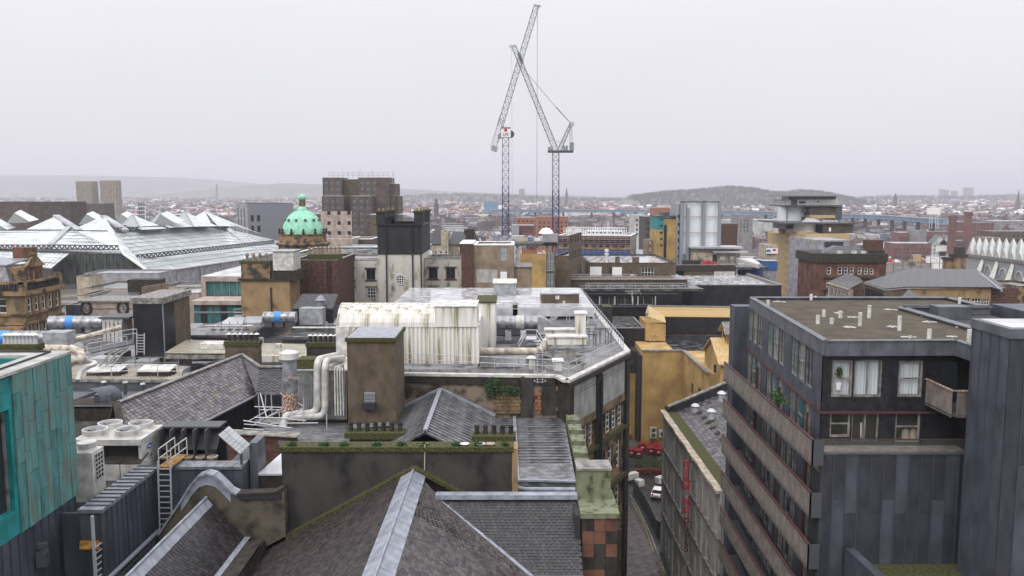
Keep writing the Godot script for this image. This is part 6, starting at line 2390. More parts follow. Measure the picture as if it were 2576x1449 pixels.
func slates(o:Node3D,a:Vector3,b:Vector3,c:Vector3,d:Vector3,w:float,g:float,tone:=1.0,warm:=0.0)->void:
	var n:=(b - a).cross(d - a).normalized()
	if n.y<0:n=-n
	var bed:=Shape.new()
	bed.face([a,b,c,d],n)
	part(o,"roof_bed",bed,M.slate_dark)
	var rows:=maxi(1,int((a.distance_to(d)+b.distance_to(c))*0.5/g))
	var where:=[]
	var tint:=[]
	var up:=((d+c) - (a+b)).normalized()
	var across:=(b - a).normalized()
	up=(up - across*up.dot(across)).normalized()
	for j in rows:
		var u:=(j+0.5)/rows
		var l:=a.lerp(d,u)
		var r:=b.lerp(c,u)
		var m:=int(l.distance_to(r)/w)
		for i in m:
			var p:=l.lerp(r,clampf((i+(0.75 if j % 2 else 0.25))/maxf(m,1),0.0,1.0))
			var tilt:=Basis(across,up,n).rotated(across,rng.randf_range(-0.15,-0.05))*Basis(Vector3.BACK,rng.randf_range(-0.02,0.02))
			where.append(Transform3D(tilt.scaled_local(V(w*rng.randf_range(0.8,0.93),g*1.12,0.022)),p+n*0.022))
			var k:=tone*rng.randf_range(0.5,1.45)
			tint.append(Color(k*(1+warm),k,k*(1.0 - warm*0.5)) if rng.randf()>0.06 else Color(k*1.1,k*1.15,k*0.75))
	var piece:=Shape.new()
	piece.box(-0.5,0.5,-0.5,0.5,-0.5,0.5)
	if not cache.has("slate"):cache["slate"]=piece.mesh()
	swarm(o,"slates",cache["slate"],M.slate_piece,where,tint)
func ribbed(o:Node3D,called:String,a:Vector3,b:Vector3,c:Vector3,d:Vector3,n:int,m:Material)->void:
	var s:=Shape.new()
	s.slab([a,b,c,d],V(0,-0.15,0))
	for k in n+1:
		var u:=float(k)/n
		s.bar(a.lerp(b,u)+V(0,0.03,0),d.lerp(c,u)+V(0,0.03,0),0.09,0.08)
	part(o,called,s,m)
func pot_row(o:Node3D,a:Vector3,b:Vector3,n:int,r:float,h:float,m:Material,caps:=true)->void:
	for k in n:
		var p:=a.lerp(b,float(k)/maxi(1,n - 1))
		var s:=Shape.new()
		s.lathe(p,[Vector2(r*1.1,0),Vector2(r*0.9,h*0.7),Vector2(r*1.15,h*0.8),Vector2(r*1.1,h),Vector2(r*0.7,h),Vector2(r*0.7,h*0.7)],10)
		var q:=part(o,"chimney_pot",s,m)
		if caps:
			s.lathe(p,[Vector2(r*1.7,h*1.08),Vector2(r*0.6,h*1.3),Vector2(0,h*1.36)],10)
			part(q,"cowl",s,M.clean_white)
func stack(called:String,label:String,xa:float,xb:float,ytop:float,d:float,deep:float,n:int,low:float,m:Material,pot:Material,caps:=true)->Node3D:
	var t:=hh(ytop,d)
	var x0:=xx(xa,d,t)
	var x1:=xx(xb,d,t)
	var o:=thing(called,label,"chimney",V((x0+x1)/2,low,-d - deep/2))
	var s:=Shape.new()
	s.box(x0+0.1,x1 - 0.1,low,t - 0.45,d+0.1,d+deep - 0.1)
	part(o,"stack",s,m)
	s.box(x0,x1,t - 0.45,t,d,d+deep)
	part(o,"mossy_cap",s,M.moss)
	if n>0:
		pot_row(o,V(x0+0.35,t,-d - deep/2),V(x1 - 0.35,t,-d - deep/2),n,0.17,0.62,pot,caps)
	return o
func duct(called:String,label:String,x0:float,x1:float,y:float,d:float,r:float,band:float,collar:Material=null)->Node3D:
	var o:=thing(called,label,"duct",at((x0+x1)/2,y,d) - V(0,r,0))
	var a:=at(x0,y,d)
	var b:=at(x1,y,d)
	b.y=a.y
	var n:=maxi(2,int(a.distance_to(b)/1.5))
	for k in n:
		var s:=Shape.new()
		s.tube(a.lerp(b,k/float(n)),a.lerp(b,(k+0.985)/n),r,24,-1,true)
		part(o,"duct_section",s,M.duct)
		s.tube(a.lerp(b,(k+0.96)/n),a.lerp(b,(k+1.0)/n),r*1.03,24,-1,true)
		part(o,"flange",s,M.steel)
	var p:=at(band,y,d)
	p.y=a.y
	var s2:=Shape.new()
	s2.tube(p - V(0.42,0,0),p+V(0.42,0,0),r*1.04,24,-1,true)
	part(o,"collar",s2,collar if collar else M.blue_band)
	for k in 3:
		var q:=a.lerp(b,0.15+0.35*k)
		s2.box(q.x - 0.5,q.x+0.5,q.y - r - 0.5,q.y - r*0.7,d - 0.5,d+0.5)
		part(o,"saddle",s2,M.dark_steel)
	return o
func plant_roofs()->void:
	var o:=thing("plant_roof","grey felt roof crowded with ducts, pipes and walkways between the copper building and brick block","roof",V(-44,0,-100))
	var s:=Shape.new()
	s.box(-75,-22,0,24.6,84,125)
	part(o,"roof",s,M.wet_roof)
	for k in 7:
		var a:=at(190+k*36,905 - (k % 3)*12,88+(k % 3)*5)
		s.box(a.x,a.x+rng.randf_range(1.5,3),24.6,24.6+rng.randf_range(0.5,1.3),-a.z,-a.z+2)
		part(o,"plant_box",s,[M.grey_paint,M.galvanised,M.dark_steel][k % 3])
	for q in [[478,623,843,792,"grey raised flat roof with white pipe on stands beside the black lift tower"],[706,850,848,800,"grey raised flat roof with white pipe on stands beside the barrel roofed plant room"]]:
		var h:=26.3
		var d0:=zz(q[2],h)
		var d1:=zz(q[3],h)
		var x0:=xx(q[0],d0,h)
		var x1:=xx(q[1],d0,h)
		var r:=thing("raised_roof",q[4],"roof",V((x0+x1)/2,20,-d0))
		s.box(x0+0.2,x1 - 0.2,20,h - 0.3,d0+0.2,d1)
		part(r,"wall",s,M.zinc)
		s.box(x0,x1,h - 0.3,h,d0,d1)
		part(r,"roof",s,M.wet_roof)
		s.box(x0,x1,h - 0.5,h - 0.31,d0 - 0.1,d0+0.19)
		part(r,"dark_edge",s,M.dark)
		s.pipe([V(x0+0.5,h+0.55,-d0 - 4),V(x1 - 0.5,h+0.55,-d0 - 4)],0.13)
		part(r,"white_pipe",s,M.clean_white)
		for k in 5:
			var x:=lerpf(x0+1.5,x1 - 1.5,k/4.0)
			s.bar(V(x,h,-d0 - 4.2),V(x,h+1.1,-d0 - 4.2),0.06)
			s.box(x - 0.3,x+0.3,h,h+0.08,d0+3.9,d0+4.5)
			part(r,"pipe_stand",s,M.dark_steel)
		railing(r,[V(x0,h,-d1+1),V(x1,h,-d1+1)],1.0,2.4,0.035,M.galvanised,2)
		for k in 3:
			var p:=V(lerpf(x0,x1,0.15+k*0.3),h,-d0 - 8 - k)
			s.slab([p,p+V(3,0,0),p+V(2.6,0.6,-2.2),p+V(0.4,0.6,-2.2)],V(0,0.2,0))
			part(r,"roof_hatch",s,M.roof_pale)
	var dk:=duct("silver_duct","short silver duct with a blue collar and orange end lying before the brick block",664,745,798,108,0.75,700)
	var bxp:=at(783,790,110)
	s.box(bxp.x - 1.5,bxp.x+1.6,bxp.y - 1.4,bxp.y+0.8,109.5,111.5)
	single("grey_plant_box",s,M.grey_paint,"square grey plant box below the cowl on the lean to roof","plant box")
	var c1:=thing("cream_ribbed_roof","cream ribbed metal roof with a square white hatch beside the black lift tower","roof",at(480,888,90))
	ribbed(c1,"ribbed_sheet",at(416,888,90),at(566,889,90),at(562,857,101),at(470,856,101),20,M.cream_roof)
	s.hull(Transform3D(Basis(),at(539,868,94)),V(1.4,0.3,1.0))
	part(c1,"hatch",s,M.clean_white)
	s.slab([at(416,889,90),at(566,890,90),at(566,903,90),at(416,903,90)],V(0,0,-1))
	part(c1,"fascia",s,M.coping)
	var c2:=thing("cream_ribbed_roof","cream ribbed metal roof with small vent between the two mossy stacks","roof",at(700,894,88))
	ribbed(c2,"ribbed_sheet",at(648,893,88),at(770,896,88),at(770,866,98),at(662,864,98),18,M.cream_roof)
	s.hull(Transform3D(Basis(),at(700,876,91)),V(0.3,0.5,0.3))
	part(c2,"vent",s,M.clean_white)
	s.slab([at(648,894,87.8),at(770,897,87.8),at(770,912,87.8),at(648,910,87.8)],V(0,0,-0.6))
	part(c2,"fascia",s,M.algae_white)
	var c3:=thing("cream_ribbed_roof","long cream ribbed roof with two raised skylights behind the copper building","roof",at(320,955,78))
	ribbed(c3,"ribbed_sheet",at(150,953,78),at(452,955,78),at(462,922,86),at(190,920,86),40,M.cream_roof)
	for x in [270,394]:
		var p:=at(x,940,80.5)
		s.hull(Transform3D(Basis(),p),V(1.6,0.35,0.9))
		var sk:=part(c3,"skylight",s,M.stone_dark)
		s.slab([p+V(-1.6,0.36,0.9),p+V(1.6,0.36,0.9),p+V(1.7,0.7,-0.9),p+V(-1.5,0.7,-0.9)],V(0,0.06,0))
		part(sk,"lid",s,M.clean_white)
	s.slab([at(150,954,77.8),at(452,956,77.8),at(452,963,77.8),at(150,961,77.8)],V(0,0,-0.5))
	part(c3,"edge",s,M.coping)
	s.slab([at(150,962,78),at(452,964,78),at(452,1010,78),at(150,1010,78)],V(0,0,-5))
	part(c3,"blue_grey_wall",s,M.zinc_light)
	railing(c3,[at(215,953,77.9),at(345,945,79),at(450,948,79)],1.1,1.9,0.035,M.galvanised,2)
	railing(c3,[at(270,925,85),at(450,925,85)],1.1,1.5,0.04,M.coping,2)
	var lr:=thing("lilac_roof","pale lilac sheet roof with a curved hood beside the slate ridge","roof",at(270,1022,68))
	s.slab([at(150,1022,68),at(300,1022,68),at(400,985,77),at(150,984,77)],V(0,-0.2,0))
	part(lr,"sheet",s,M.zinc_light)
	s.slab([at(150,1023,68),at(300,1023,68),at(300,1060,68),at(150,1060,68)],V(0,0,-3))
	part(lr,"dark_wall",s,M.stone_dark)
	s.bar(at(180,1010,70),at(256,981,76.5),0.25)
	part(lr,"ridge_roll",s,M.dark_steel)
	for i in 8:
		var a0:=PI*0.55*i/8
		var a1:=PI*0.55*(i+1)/8
		var c:=at(262,1006,70)
		s.face([c+V(-1.0+1.0*sin(a0),cos(a0)*1.1,0.6),c+V(-1.0+1.0*sin(a1),cos(a1)*1.1,0.6),c+V(0.2+1.0*sin(a1),cos(a1)*1.1,-0.8),c+V(0.2+1.0*sin(a0),cos(a0)*1.1,-0.8)],V(1,1,1))
	s.hull(Transform3D(Basis(),at(264,1004,70.3)),V(0.7,0.5,0.5))
	part(lr,"curved_hood",s,M.zinc_light)
	for q in [[261,962,984],[315,963,998],[359,967,988]]:
		var p:=at(q[0],q[2],75)
		s.tube(p,at(q[0],q[1],75),0.16,10,-1,true)
		var v:=part(lr,"stub_vent",s,M.dark_steel)
		s.lathe(at(q[0],q[1],75),[Vector2(0.24,0),Vector2(0.2,0.12),Vector2(0,0.16)],10)
		part(v,"cap",s,M.clean_white)
	duct("silver_duct","long silver duct with blue collar, ending in an elbow box behind the mossy parapet",-20,118,850,86,0.76,12)
	var eb:=at(148,850,86)
	s.box(eb.x - 1.25,eb.x+1.25,eb.y - 0.75,eb.y+0.7,85.2,87)
	single("duct_box",s,M.grey_paint,"grey sheet metal box at the end of the long silver duct","plant box")
	duct("silver_duct","silver duct with blue collar running into a ribbed white box before the sandstone corner",127,266,811,97,0.78,180)
	var rb:=at(298,826,97)
	s.box(rb.x - 1.5,rb.x+1.0,rb.y - 1.4,rb.y+1.3,96,98.5)
	var rbx:=single("ribbed_box",s,M.clean_white,"white ribbed plant box with curved dark lid beside the black lift tower","plant box")
	for k in 6:
		s.box(rb.x - 1.5+k*0.48,rb.x - 1.42+k*0.48,rb.y - 1.4,rb.y+1.0,95.95,96)
	s.box(rb.x - 1.7,rb.x+1.9,rb.y+1.3,rb.y+1.5,95.8,99)
	part(rbx,"lid_and_ribs",s,M.dark_steel)
	s.pipe([at(302,824,94),at(222,846,90),at(120,871,86)],0.3,0.5,14)
	single("cream_pipe",s,M.cream_pipe,"straight cream lagged pipe sloping down from the ribbed white box","pipe")
	s.pipe([at(60,876,72),at(180,877,71),at(206,886,71),at(206,906,68),at(150,916,67)],0.33,1.1,14)
	single("cream_pipe",s,M.cream_pipe,"fat cream pipe making a hairpin bend beside the copper building corner","pipe")
	s.pipe([at(205,906,70),at(247,914,69),at(203,928,68),at(196,958,67)],0.2,0.6,12)
	single("cream_pipe",s,M.clean_white,"thin white pipe twisting down below the hairpin bend","pipe")
	stack("mossy_parapet","mossy parapet with a row of white capped flues above the copper building",-10,90,868,62,1.2,9,25,M.render_brown,M.galvanised)
	stack("mossy_stack","mossy chimney stack with white capped pots behind the long slate roof",562,650,860,83,1.4,6,18,M.render_brown,M.stone_dark)
	stack("mossy_stack","mossy chimney stack with white capped pots beside the bending twin pipes",768,850,863,85,1.4,6,18,M.render_grey,M.stone_dark)
	var cw:=thing("catwalk","grey steel catwalk with rails and hooped ladder among the roof pipes","walkway",at(330,870,88))
	railing(cw,[at(225,868,90),at(335,850,93),at(345,850,93)],1.0,1.8,0.04,M.galvanised,2)
	railing(cw,[at(220,890,84),at(320,868,90)],1.0,1.8,0.04,M.galvanised,2)
	s.slab([at(222,880,87),at(330,858,92),at(338,866,91),at(230,890,85)],V(0,0.12,0))
	part(cw,"deck",s,M.dark_steel)
	for k in 3:
		s.pipe([at(250+k*16,922,80),at(272+k*16,893,83),at(300+k*12,880,88)],0.09,1.2,8)
		part(cw,"bent_pipe",s,M.coping)
	for x in [344,363]:
		s.bar(at(x,893,90),at(x,838,90),0.09)
	for k in 7:s.bar(at(344,843+k*7,90),at(363,843+k*7,90),0.07)
	part(cw,"ladder",s,M.galvanised)
	for k in 26:
		var p:=V(rng.randf_range(-62,-24),24.6,-rng.randf_range(86,118))
		var e:=V(rng.randf_range(0.2,0.9),rng.randf_range(0.15,0.5),rng.randf_range(0.2,0.9))
		if k % 3==0:
			s.lathe(p,[Vector2(0.4,0),Vector2(0.4,0.5),Vector2(0.6,0.55),Vector2(0,0.85)],10)
		else:
			s.hull(Transform3D(Basis(Vector3.UP,rng.randf()),p+V(0,e.y,0)),e)
		part(o,"small_vent",s,[M.clean_white,M.galvanised,M.grey_paint][k % 3])
	long_slate_roof()
	scaffold()
func long_slate_roof()->void:
	var o:=thing("gabled_slate_house","long brick house under a straight slate roof with mossy gable behind the white chiller","building",V(-29,10,-64))
	var hr:=28.2
	var he:=25.4
	var r0:=on(296,1015,hr)
	var r1:=on(607,893,hr)
	var e0:=on(415,1079,he) - (r1 - r0).normalized()*3.0
	var e1:=on(644,992.6,he)
	e0=e1+(r0 - r1)
	slates(o,e0,e1,r1,r0,0.5,0.36,2.6)
	var w:=(r0 - e0)*V(1,0,1)
	var l0:=r0+w+V(0,he - hr,0)
	var l1:=r1+w+V(0,he - hr,0)
	slates(o,l1,l0,r0,r1,0.5,0.36,1.6)
	var s:=Shape.new()
	s.bar(r0+V(0,0.08,0),r1+V(0,0.08,0),0.45,0.12)
	part(o,"ridge_tiles",s,M.coping)
	s.slab([l0,e0,r0],(r1 - r0)*0.02)
	s.slab([V(l0.x,12,l0.z),V(e0.x,12,e0.z),e0,l0],(r1 - r0)*0.02)
	part(o,"brick_gable",s,M.red_brick)
	s.bar(l0+V(0,0.12,0.15),r0+V(0,0.12,0.15),0.5,0.25)
	s.bar(r0+V(0,0.12,0.15),e0+V(0,0.12,0.15),0.5,0.25)
	part(o,"mossy_verge",s,M.stone_dark)
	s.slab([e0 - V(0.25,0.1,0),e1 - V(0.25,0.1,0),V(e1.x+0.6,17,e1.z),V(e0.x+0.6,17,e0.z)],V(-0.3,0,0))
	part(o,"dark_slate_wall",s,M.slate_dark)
	s.bar(e0+V(0.1,-0.05,0),e1+V(0.1,-0.05,0),0.22,0.14)
	part(o,"gutter",s,M.mid_steel)
	var c0:=at(655,925,80)
	var c1:=at(730,925,80)
	slates(o,at(646,993,74.5),at(724,993,74.5),c1,c0,0.42,0.3,1.1)
	s.bar(c0+V(0,0.1,0),c1+V(0,0.1,0),0.5,0.15)
	s.bar(c0+V(0,0.1,0),r1+V(0,0.1,0),0.4,0.12)
	part(o,"cross_ridge",s,M.coping)
	s.face([r1,c0,at(646,993,74.5),e1],Vector3.UP)
	part(o,"hip_slope",s,M.slate)
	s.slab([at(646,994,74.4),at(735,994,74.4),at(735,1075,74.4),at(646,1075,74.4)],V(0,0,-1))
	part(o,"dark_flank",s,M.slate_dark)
func scaffold()->void:
	var o:=thing("scaffold","loose steel scaffold frame around cream pipes beside the brown tower","scaffold",at(690,1085,60))
	var d0:=62.0
	var d1:=66.0
	var r:=0.045
	var tubes:=[
		[612,1058,d0,830,1092,d0 - 1],[614,1067,d0,850,1085,d0],[640,1023,d1,740,1026,d1],[655,1031,d1,740,1031,d1],[675,1050,d0,770,1058,d0],[680,1065,d0,800,1064,d0],[612,1078,d0 - 1,860,1093,d0 - 1],
		[650,993,d1,655,1075,d1],[668,993,d1,668,1040,d1],[682,990,d1,686,1070,d1],[717,996,d1,717,1030,d1],[703,1035,d0,703,1080,d0],[764,1000,d0,764,1062,d0],[822,1040,d0 - 1,822,1110,d0 - 1],
		[625,1060,d0,690,1023,d1],[632,1072,d0,720,1022,d1],[706,990,d1,764,1022,d0],[730,1045,d0,764,1026,d0],[650,1058,d0,720,1030,d1],[655,990,d1,672,1055,d0],[640,1050,d0,730,1052,d0]]
	for q in tubes:
		var s:=Shape.new()
		s.tube(at(q[0],q[1],q[2]),at(q[3],q[4],q[5]),r,6)
		part(o,"tube",s,M.galvanised)
	for q in [[655,1062,700,1066],[650,1073,690,1078]]:
		var s:=Shape.new()
		s.slab([at(q[0],q[1],62),at(q[2],q[3],62),at(q[2]+14,q[3] - 8,64),at(q[0]+20,q[1] - 8,64)],V(0,0.06,0))
		part(o,"board",s,M.coping)
	var lo:=thing("brick_yard_wall","low red brick wall with white coping under the scaffold","wall",at(690,1095,56))
	var s2:=Shape.new()
	s2.slab([at(560,1092,55),at(745,1100,55),at(745,1190,55),at(560,1190,55)],V(0,0,-0.4))
	part(lo,"brickwork",s2,M.red_brick)
	s2.slab([at(555,1089,54.8),at(748,1099,54.8),at(748,1102,54.8),at(555,1092,54.8)],V(0,0,-1))
	part(lo,"coping",s2,M.coping)
	s2.slab([at(700,1108,55),at(880,1118,54.5),at(880,1060,66),at(640,1055,66)],V(0,-0.3,0))
	part(lo,"flat_roof",s2,M.lead)
	var f:=thing("steel_flue","tall steel flue, rusty below and capped with a white cowl, beside the slate cross wing","flue",at(728,1065,63))
	for q in [[905,955,0.55,"steel"],[955,985,0.6,"duct"],[985,1065,0.6,"rust"]]:
		s2.tube(at(729,q[1],63),at(729,q[0],63),q[2],14,-1,true)
		part(f,"flue_section",s2,M[q[3]])
	s2.lathe(at(727,906,63),[Vector2(0.55,0),Vector2(0.8,0.15),Vector2(0.75,0.6),Vector2(0.45,0.75),Vector2(0,0.8)],14)
	part(f,"cowl",s2,M.clean_white)
	s2.bar(at(722,951,62.3),at(752,951,62.3),0.12)
	part(f,"bracket",s2,M.rust)
	var w:=thing("ribbed_wall","white ribbed metal wall behind two bending lagged pipes","wall",at(808,1050,65))
	s2.slab([at(742,934,65),at(872,934,65),at(872,1055,65),at(742,1055,65)],V(0,0,-6))
	part(w,"sheeting",s2,M.clean_white)
	for k in 22:s2.bar(at(744+k*5.9,935,64.9),at(745+k*5.8,1054,64.9),0.06)
	part(w,"ribs",s2,M.grey_paint)
	s2.slab([at(740,934,64.8),at(874,934,64.8),at(874,926,67.5),at(752,927,67.5)],V(0,0.1,0))
	part(w,"top",s2,M.white_roof)
	s2.hull(Transform3D(Basis(),at(781,921,66.5)),V(0.9,0.7,0.8))
	part(w,"mossy_stub",s2,M.moss)
	for k in 2:
		var x:=798+k*20
		s2.pipe([at(850+k*12,893+k*8,69),at(x,905+k*3,63.6),at(x,1040+k*8,63.6),at(715,1040+k*9,62.4),at(713,1075,62)],0.28,0.8,14)
		single("lagged_pipe",s2,M.clean_white,["thick white lagged pipe dropping down the ribbed wall, beside the flue","second white lagged pipe dropping down the ribbed wall, beside the thin conduits"][k],"pipe")
	for k in 4:
		s2.pipe([at(864,918+k*4,64),at(842+k*6.5,922+k,63.4),at(844+k*7,1045,63.4)],0.07,0.3,8)
		single("conduit",s2,M.clean_white,"thin white conduit, %s from the lagged pipes, beside the brown tower" % ORD[k],"pipe","thin conduits by the brown tower")
func centre_roof()->void:
	var h:=29.3
	var o:=thing("stone_block","old stone block with a railed flat plant roof, flaking front and two grey panelled bays","building",V(0,0,-70))
	var foot:=PackedVector2Array([Vector2(-16,68.5),Vector2(3.7,67.2),Vector2(4.4,65.3),Vector2(11,78),Vector2(10.4,122),Vector2(-16,122)])
	var s:=Shape.new()
	s.prism(foot,h - 0.6,h - 0.25)
	part(o,"roof",s,M.wet_roof)
	for i in 5:
		if i==4:continue
		var p:=foot[i]
		var q:=foot[i+1]
		s.bar(V(p.x,h - 0.14,-p.y),V(q.x,h - 0.14,-q.y),0.55,0.22)
	part(o,"coping",s,M.clean_white)
	s.slab([V(-16,18,-68.5),V(3.7,18,-67.2),V(3.7,h - 0.3,-67.2),V(-16,h - 0.3,-68.5)],V(0,0,-0.6))
	part(o,"front_wall",s,M.peeling)
	s.slab([V(10.4,0,-122),V(11,0,-78),V(11,h - 0.3,-78),V(10.4,h - 0.3,-122)],V(-0.5,0,0))
	s.slab([V(3.7,18,-67.2),V(4.4,18,-65.3),V(4.4,h - 0.3,-65.3),V(3.7,h - 0.3,-67.2)],V(0.3,0,-0.2))
	part(o,"side_wall",s,M.stone_dark)
	s.slab([V(-9.4,h - 0.9,-67.98),V(3.6,h - 0.9,-67.12),V(3.6,h - 0.28,-67.12),V(-9.4,h - 0.28,-67.98)],V(0,0,0.1))
	part(o,"sooty_course",s,M.stone_dark)
	var stones:=func(xa:float,xb:float,ya:float,yb:float,rows:int,m:Material)->void:
		for j in rows:
			var x:=xa+(j % 2)*6.0
			while x<xb - 4:
				var w:=rng.randf_range(9,19)
				var e:=minf(x+w,xb)
				var d:=67.55+(x - 1240)*-0.002
				var k:=Shape.new()
				var y1:=lerpf(ya,yb,float(j)/rows)
				var y2:=lerpf(ya,yb,float(j+1)/rows)
				k.hull(Transform3D(Basis(),(at(x,y1,d)+at(e,y2,d))/2),V((e - x)/FOCAL*34.0 - 0.02,(y2 - y1)/FOCAL*34.5 - 0.02,rng.randf_range(0.16,0.24)))
				part(o,"stone",k,m if rng.randf()>0.25 else M.ochre)
				x=e
	stones.call(1241,1311,985,1040,6,M.sandstone)
	stones.call(1398,1424,970,1045,6,M.sooty_stone)
	stones.call(1005,1060,1010,1060,4,M.render_tan)
	stones.call(1345,1362,985,1040,6,M.orange_brick)
	for q in [[1311,1341,945,1050],[1362,1400,968,1042]]:s.hull(Transform3D(Basis(),(at(q[0],q[2],67.3)+at(q[1],q[3],67.3))/2),V((q[1] - q[0])/FOCAL*34,(q[3] - q[2])/FOCAL*34.5,0.2))
	part(o,"rendered_pier",s,M.render_grey)
	var a:=V(4.4,0,-65.3)
	var b:=V(11,0,-78)
	var u:=(b - a).normalized()
	var L:=a.distance_to(b)
	var n:=u.cross(Vector3.UP)
	var org:=o.position
	var holes:=[]
	for bay in [[0.06,0.42],[0.5,0.94]]:
		var w:float=(bay[1] - bay[0])*L
		for k in 4:holes.append([bay[0]*L+k*w/4.0+0.05,22.4,w/4.0 - 0.1,2.2,"grid24"])
		for k in 3:
			for f in 3:holes.append([bay[0]*L+0.3+k*w/3.0,18.4 - f*4.0,w/3.0 - 0.8,2.7,"grid14"])
	wall(o,"bay_wall",M.sooty_stone,a - org,u,L,h - 0.3,holes,0.3)
	var strip:=func(nm:String,f0:float,f1:float,y0:float,y1:float,out:float,m:Material)->void:
		var k:=Shape.new()
		k.slab([a+u*L*f0+V(0,y0,0),a+u*L*f1+V(0,y0,0),a+u*L*f1+V(0,y1,0),a+u*L*f0+V(0,y1,0)],n*out)
		part(o,nm,k,m)
	strip.call("grey_panel",0.06,0.235,25.4,28.6,0.12,M.panel_grey)
	strip.call("grey_panel",0.24,0.42,25.4,28.6,0.12,M.panel_grey)
	strip.call("grey_panel",0.5,0.93,25.4,28.6,0.12,M.panel_grey)
	strip.call("pilaster",0.0,0.055,0,28.9,0.3,M.stone_dark)
	strip.call("pilaster",0.425,0.495,0,28.9,0.3,M.stone_dark)
	strip.call("pilaster",0.94,1.0,0,28.9,0.3,M.stone_dark)
	strip.call("dark_frieze",0.0,1.0,28.65,29.0,0.4,M.stone_dark)
	strip.call("lintel",0.06,0.42,24.65,25.35,0.15,M.sandstone)
	strip.call("lintel",0.5,0.93,24.65,25.35,0.15,M.sandstone)
	strip.call("mossy_ledge",0.0,1.0,21.95,22.3,0.35,M.moss)
	strip.call("mossy_ledge",0.0,1.0,17.3,17.7,0.4,M.moss)
	s.tube(a+u*L*0.46+n*0.45+V(0,14,0),a+u*L*0.46+n*0.45+V(0,28.5,0),0.13,8)
	part(o,"drainpipe",s,M.dark)
	for y in [28.3,28.05,25.0]:
		s.tube(a+n*0.6+V(0,y,0),b+n*0.6+V(0,y+0.1,0),0.025,4)
		part(o,"cable",s,M.dark)
	var y:=h+0.1
	railing(o,[on(1005,918,y),V(3.5,y,-67.6),V(4.6,y,-66.2),V(10.6,y,-78),V(10.1,y,-120)],1.05,1.7,0.03,M.galvanised,2)
	railing(o,[on(1250,788,h+1.2),on(1462,788,h+1.2)],1.0,3.0,0.035,M.galvanised,2)
	s.box(-15,10,h,h+1.1,100,121.5)
	part(o,"rear_deck",s,M.white_roof)
	var bx:=func(called:String,label:String,cat:String,xa:float,xb:float,yt:float,base:float,d:float,deep:float,m:Material,lid:Material)->Node3D:
		var t:=hh(yt,d)
		var q:=thing(called,label,cat,V((xx(xa,d,t)+xx(xb,d,t))/2,base,-d - deep/2))
		var k:=Shape.new()
		k.box(xx(xa,d,t),xx(xb,d,t),base,t,d,d+deep)
		part(q,"body",k,m)
		k=Shape.new()
		k.box(xx(xa,d,t) - 0.12,xx(xb,d,t)+0.12,t,t+0.14,d - 0.12,d+deep+0.1)
		part(q,"lid",k,lid)
		return q
	var bl:Node3D=bx.call("brown_roof_hut","brown rendered hut with bright wet roof at the back of the plant roof","roof hut",1363,1457,740,h+0.5,104,6,M.render_brown,M.white_roof)
	plate(bl,"hatch",104.0,1397,1407,744,753,M.clean_white,0.06)
	plate(bl,"hatch",104.0,1415,1422,757,765,M.clean_white,0.06)
	bx.call("grey_roof_hut","pale grey roof hut with mossy white lid in front of the tan block","roof hut",1242,1298,713,h,112,5,M.grey_paint,M.algae_white)
	bx.call("flaking_hut","flaking white plant room beside the round silver duct","roof hut",1201,1246,762,h,79,5,M.algae_white,M.moss)
	bx.call("brick_stub","small red brick stub by the rear deck of the plant roof","chimney",1290,1302,767,h,100,1,M.red_brick,M.coping)
	bx.call("air_box","cream air conditioning box at the bend of the roof railings","air conditioner",1393,1414,910,h,68.5,0.8,M.clean_white,M.white_paint)
	bx.call("cream_duct","long stained cream box duct on legs in the middle of the plant roof","duct",1378,1475,850,h+0.7,77,1.4,M.algae_white,M.clean_white)
	bx.call("cream_duct","low cream box duct behind the stained one","duct",1372,1448,832,h+0.3,82,1.2,M.algae_white,M.clean_white)
	bx.call("vent_tower","upright cream vent tower with overhanging lid on the plant roof","ventilator",1449,1474,790,h+0.8,81,1.3,M.algae_white,M.white_paint)
	var c:=thing("barrel_plant_room","corrugated white plant room with streaked half barrel roof behind the brown tower","plant room",V(-9,h,-75))
	var d:=71.6
	var t:=hh(822,d)
	var x0:=xx(862,d,t)
	var x1:=xx(1204,d,t)
	var nn:=66
	for k in nn:
		var p:=lerpf(x0,x1,float(k)/nn)
		var q:=lerpf(x0,x1,float(k+1)/nn)
		var z0:=0.1 if k % 2 else 0.0
		s.quad(V(p,h,-d+z0),V(p,t,-d+z0),V(q,t,-d+z0),V(q,h,-d+z0))
		s.quad(V(q,h,-d+z0),V(q,t,-d+z0),V(q,t,-d+0.1 - z0),V(q,h,-d+0.1 - z0))
	s.face([V(x1,h,-d),V(x1,h,-79),V(x1,t,-79),V(x1,t,-d)],Vector3.RIGHT)
	s.face([V(x0,t,-d),V(x1,t,-d),V(x1,t,-79),V(x0,t,-79)],Vector3.UP)
	part(c,"corrugated_wall",s,M.algae_white)
	s.box(xx(846,d,t),x0+0.6,hh(905,d),t+0.05,d - 0.3,d+4)
	part(c,"end_panel",s,M.clean_white)
	var v0:=xx(848,d,t)
	var v1:=xx(1096,d,t)
	for k in 42:
		var p:=lerpf(v0,v1,k/42.0)
		var q:=lerpf(v0,v1,(k+0.8)/42.0)
		var e:=lerpf(v0,v1,(k+1.0)/42.0)
		for i in 9:
			var g0:=PI*0.62*i/9
			var g1:=PI*0.62*(i+1)/9
			var r0:=V(0,t+1.75*sin(g0),-d - 2.2+2.3*cos(g0))
			var r1:=V(0,t+1.75*sin(g1),-d - 2.2+2.3*cos(g1))
			var up:=V(0,sin(g0),cos(g0))
			s.face([r0+V(p,0,0)+up*0.06,r0+V(q,0,0)+up*0.06,r1+V(q,0,0)+up*0.06,r1+V(p,0,0)+up*0.06],up)
			s.face([r0+V(q,0,0),r0+V(e,0,0),r1+V(e,0,0),r1+V(q,0,0)],up)
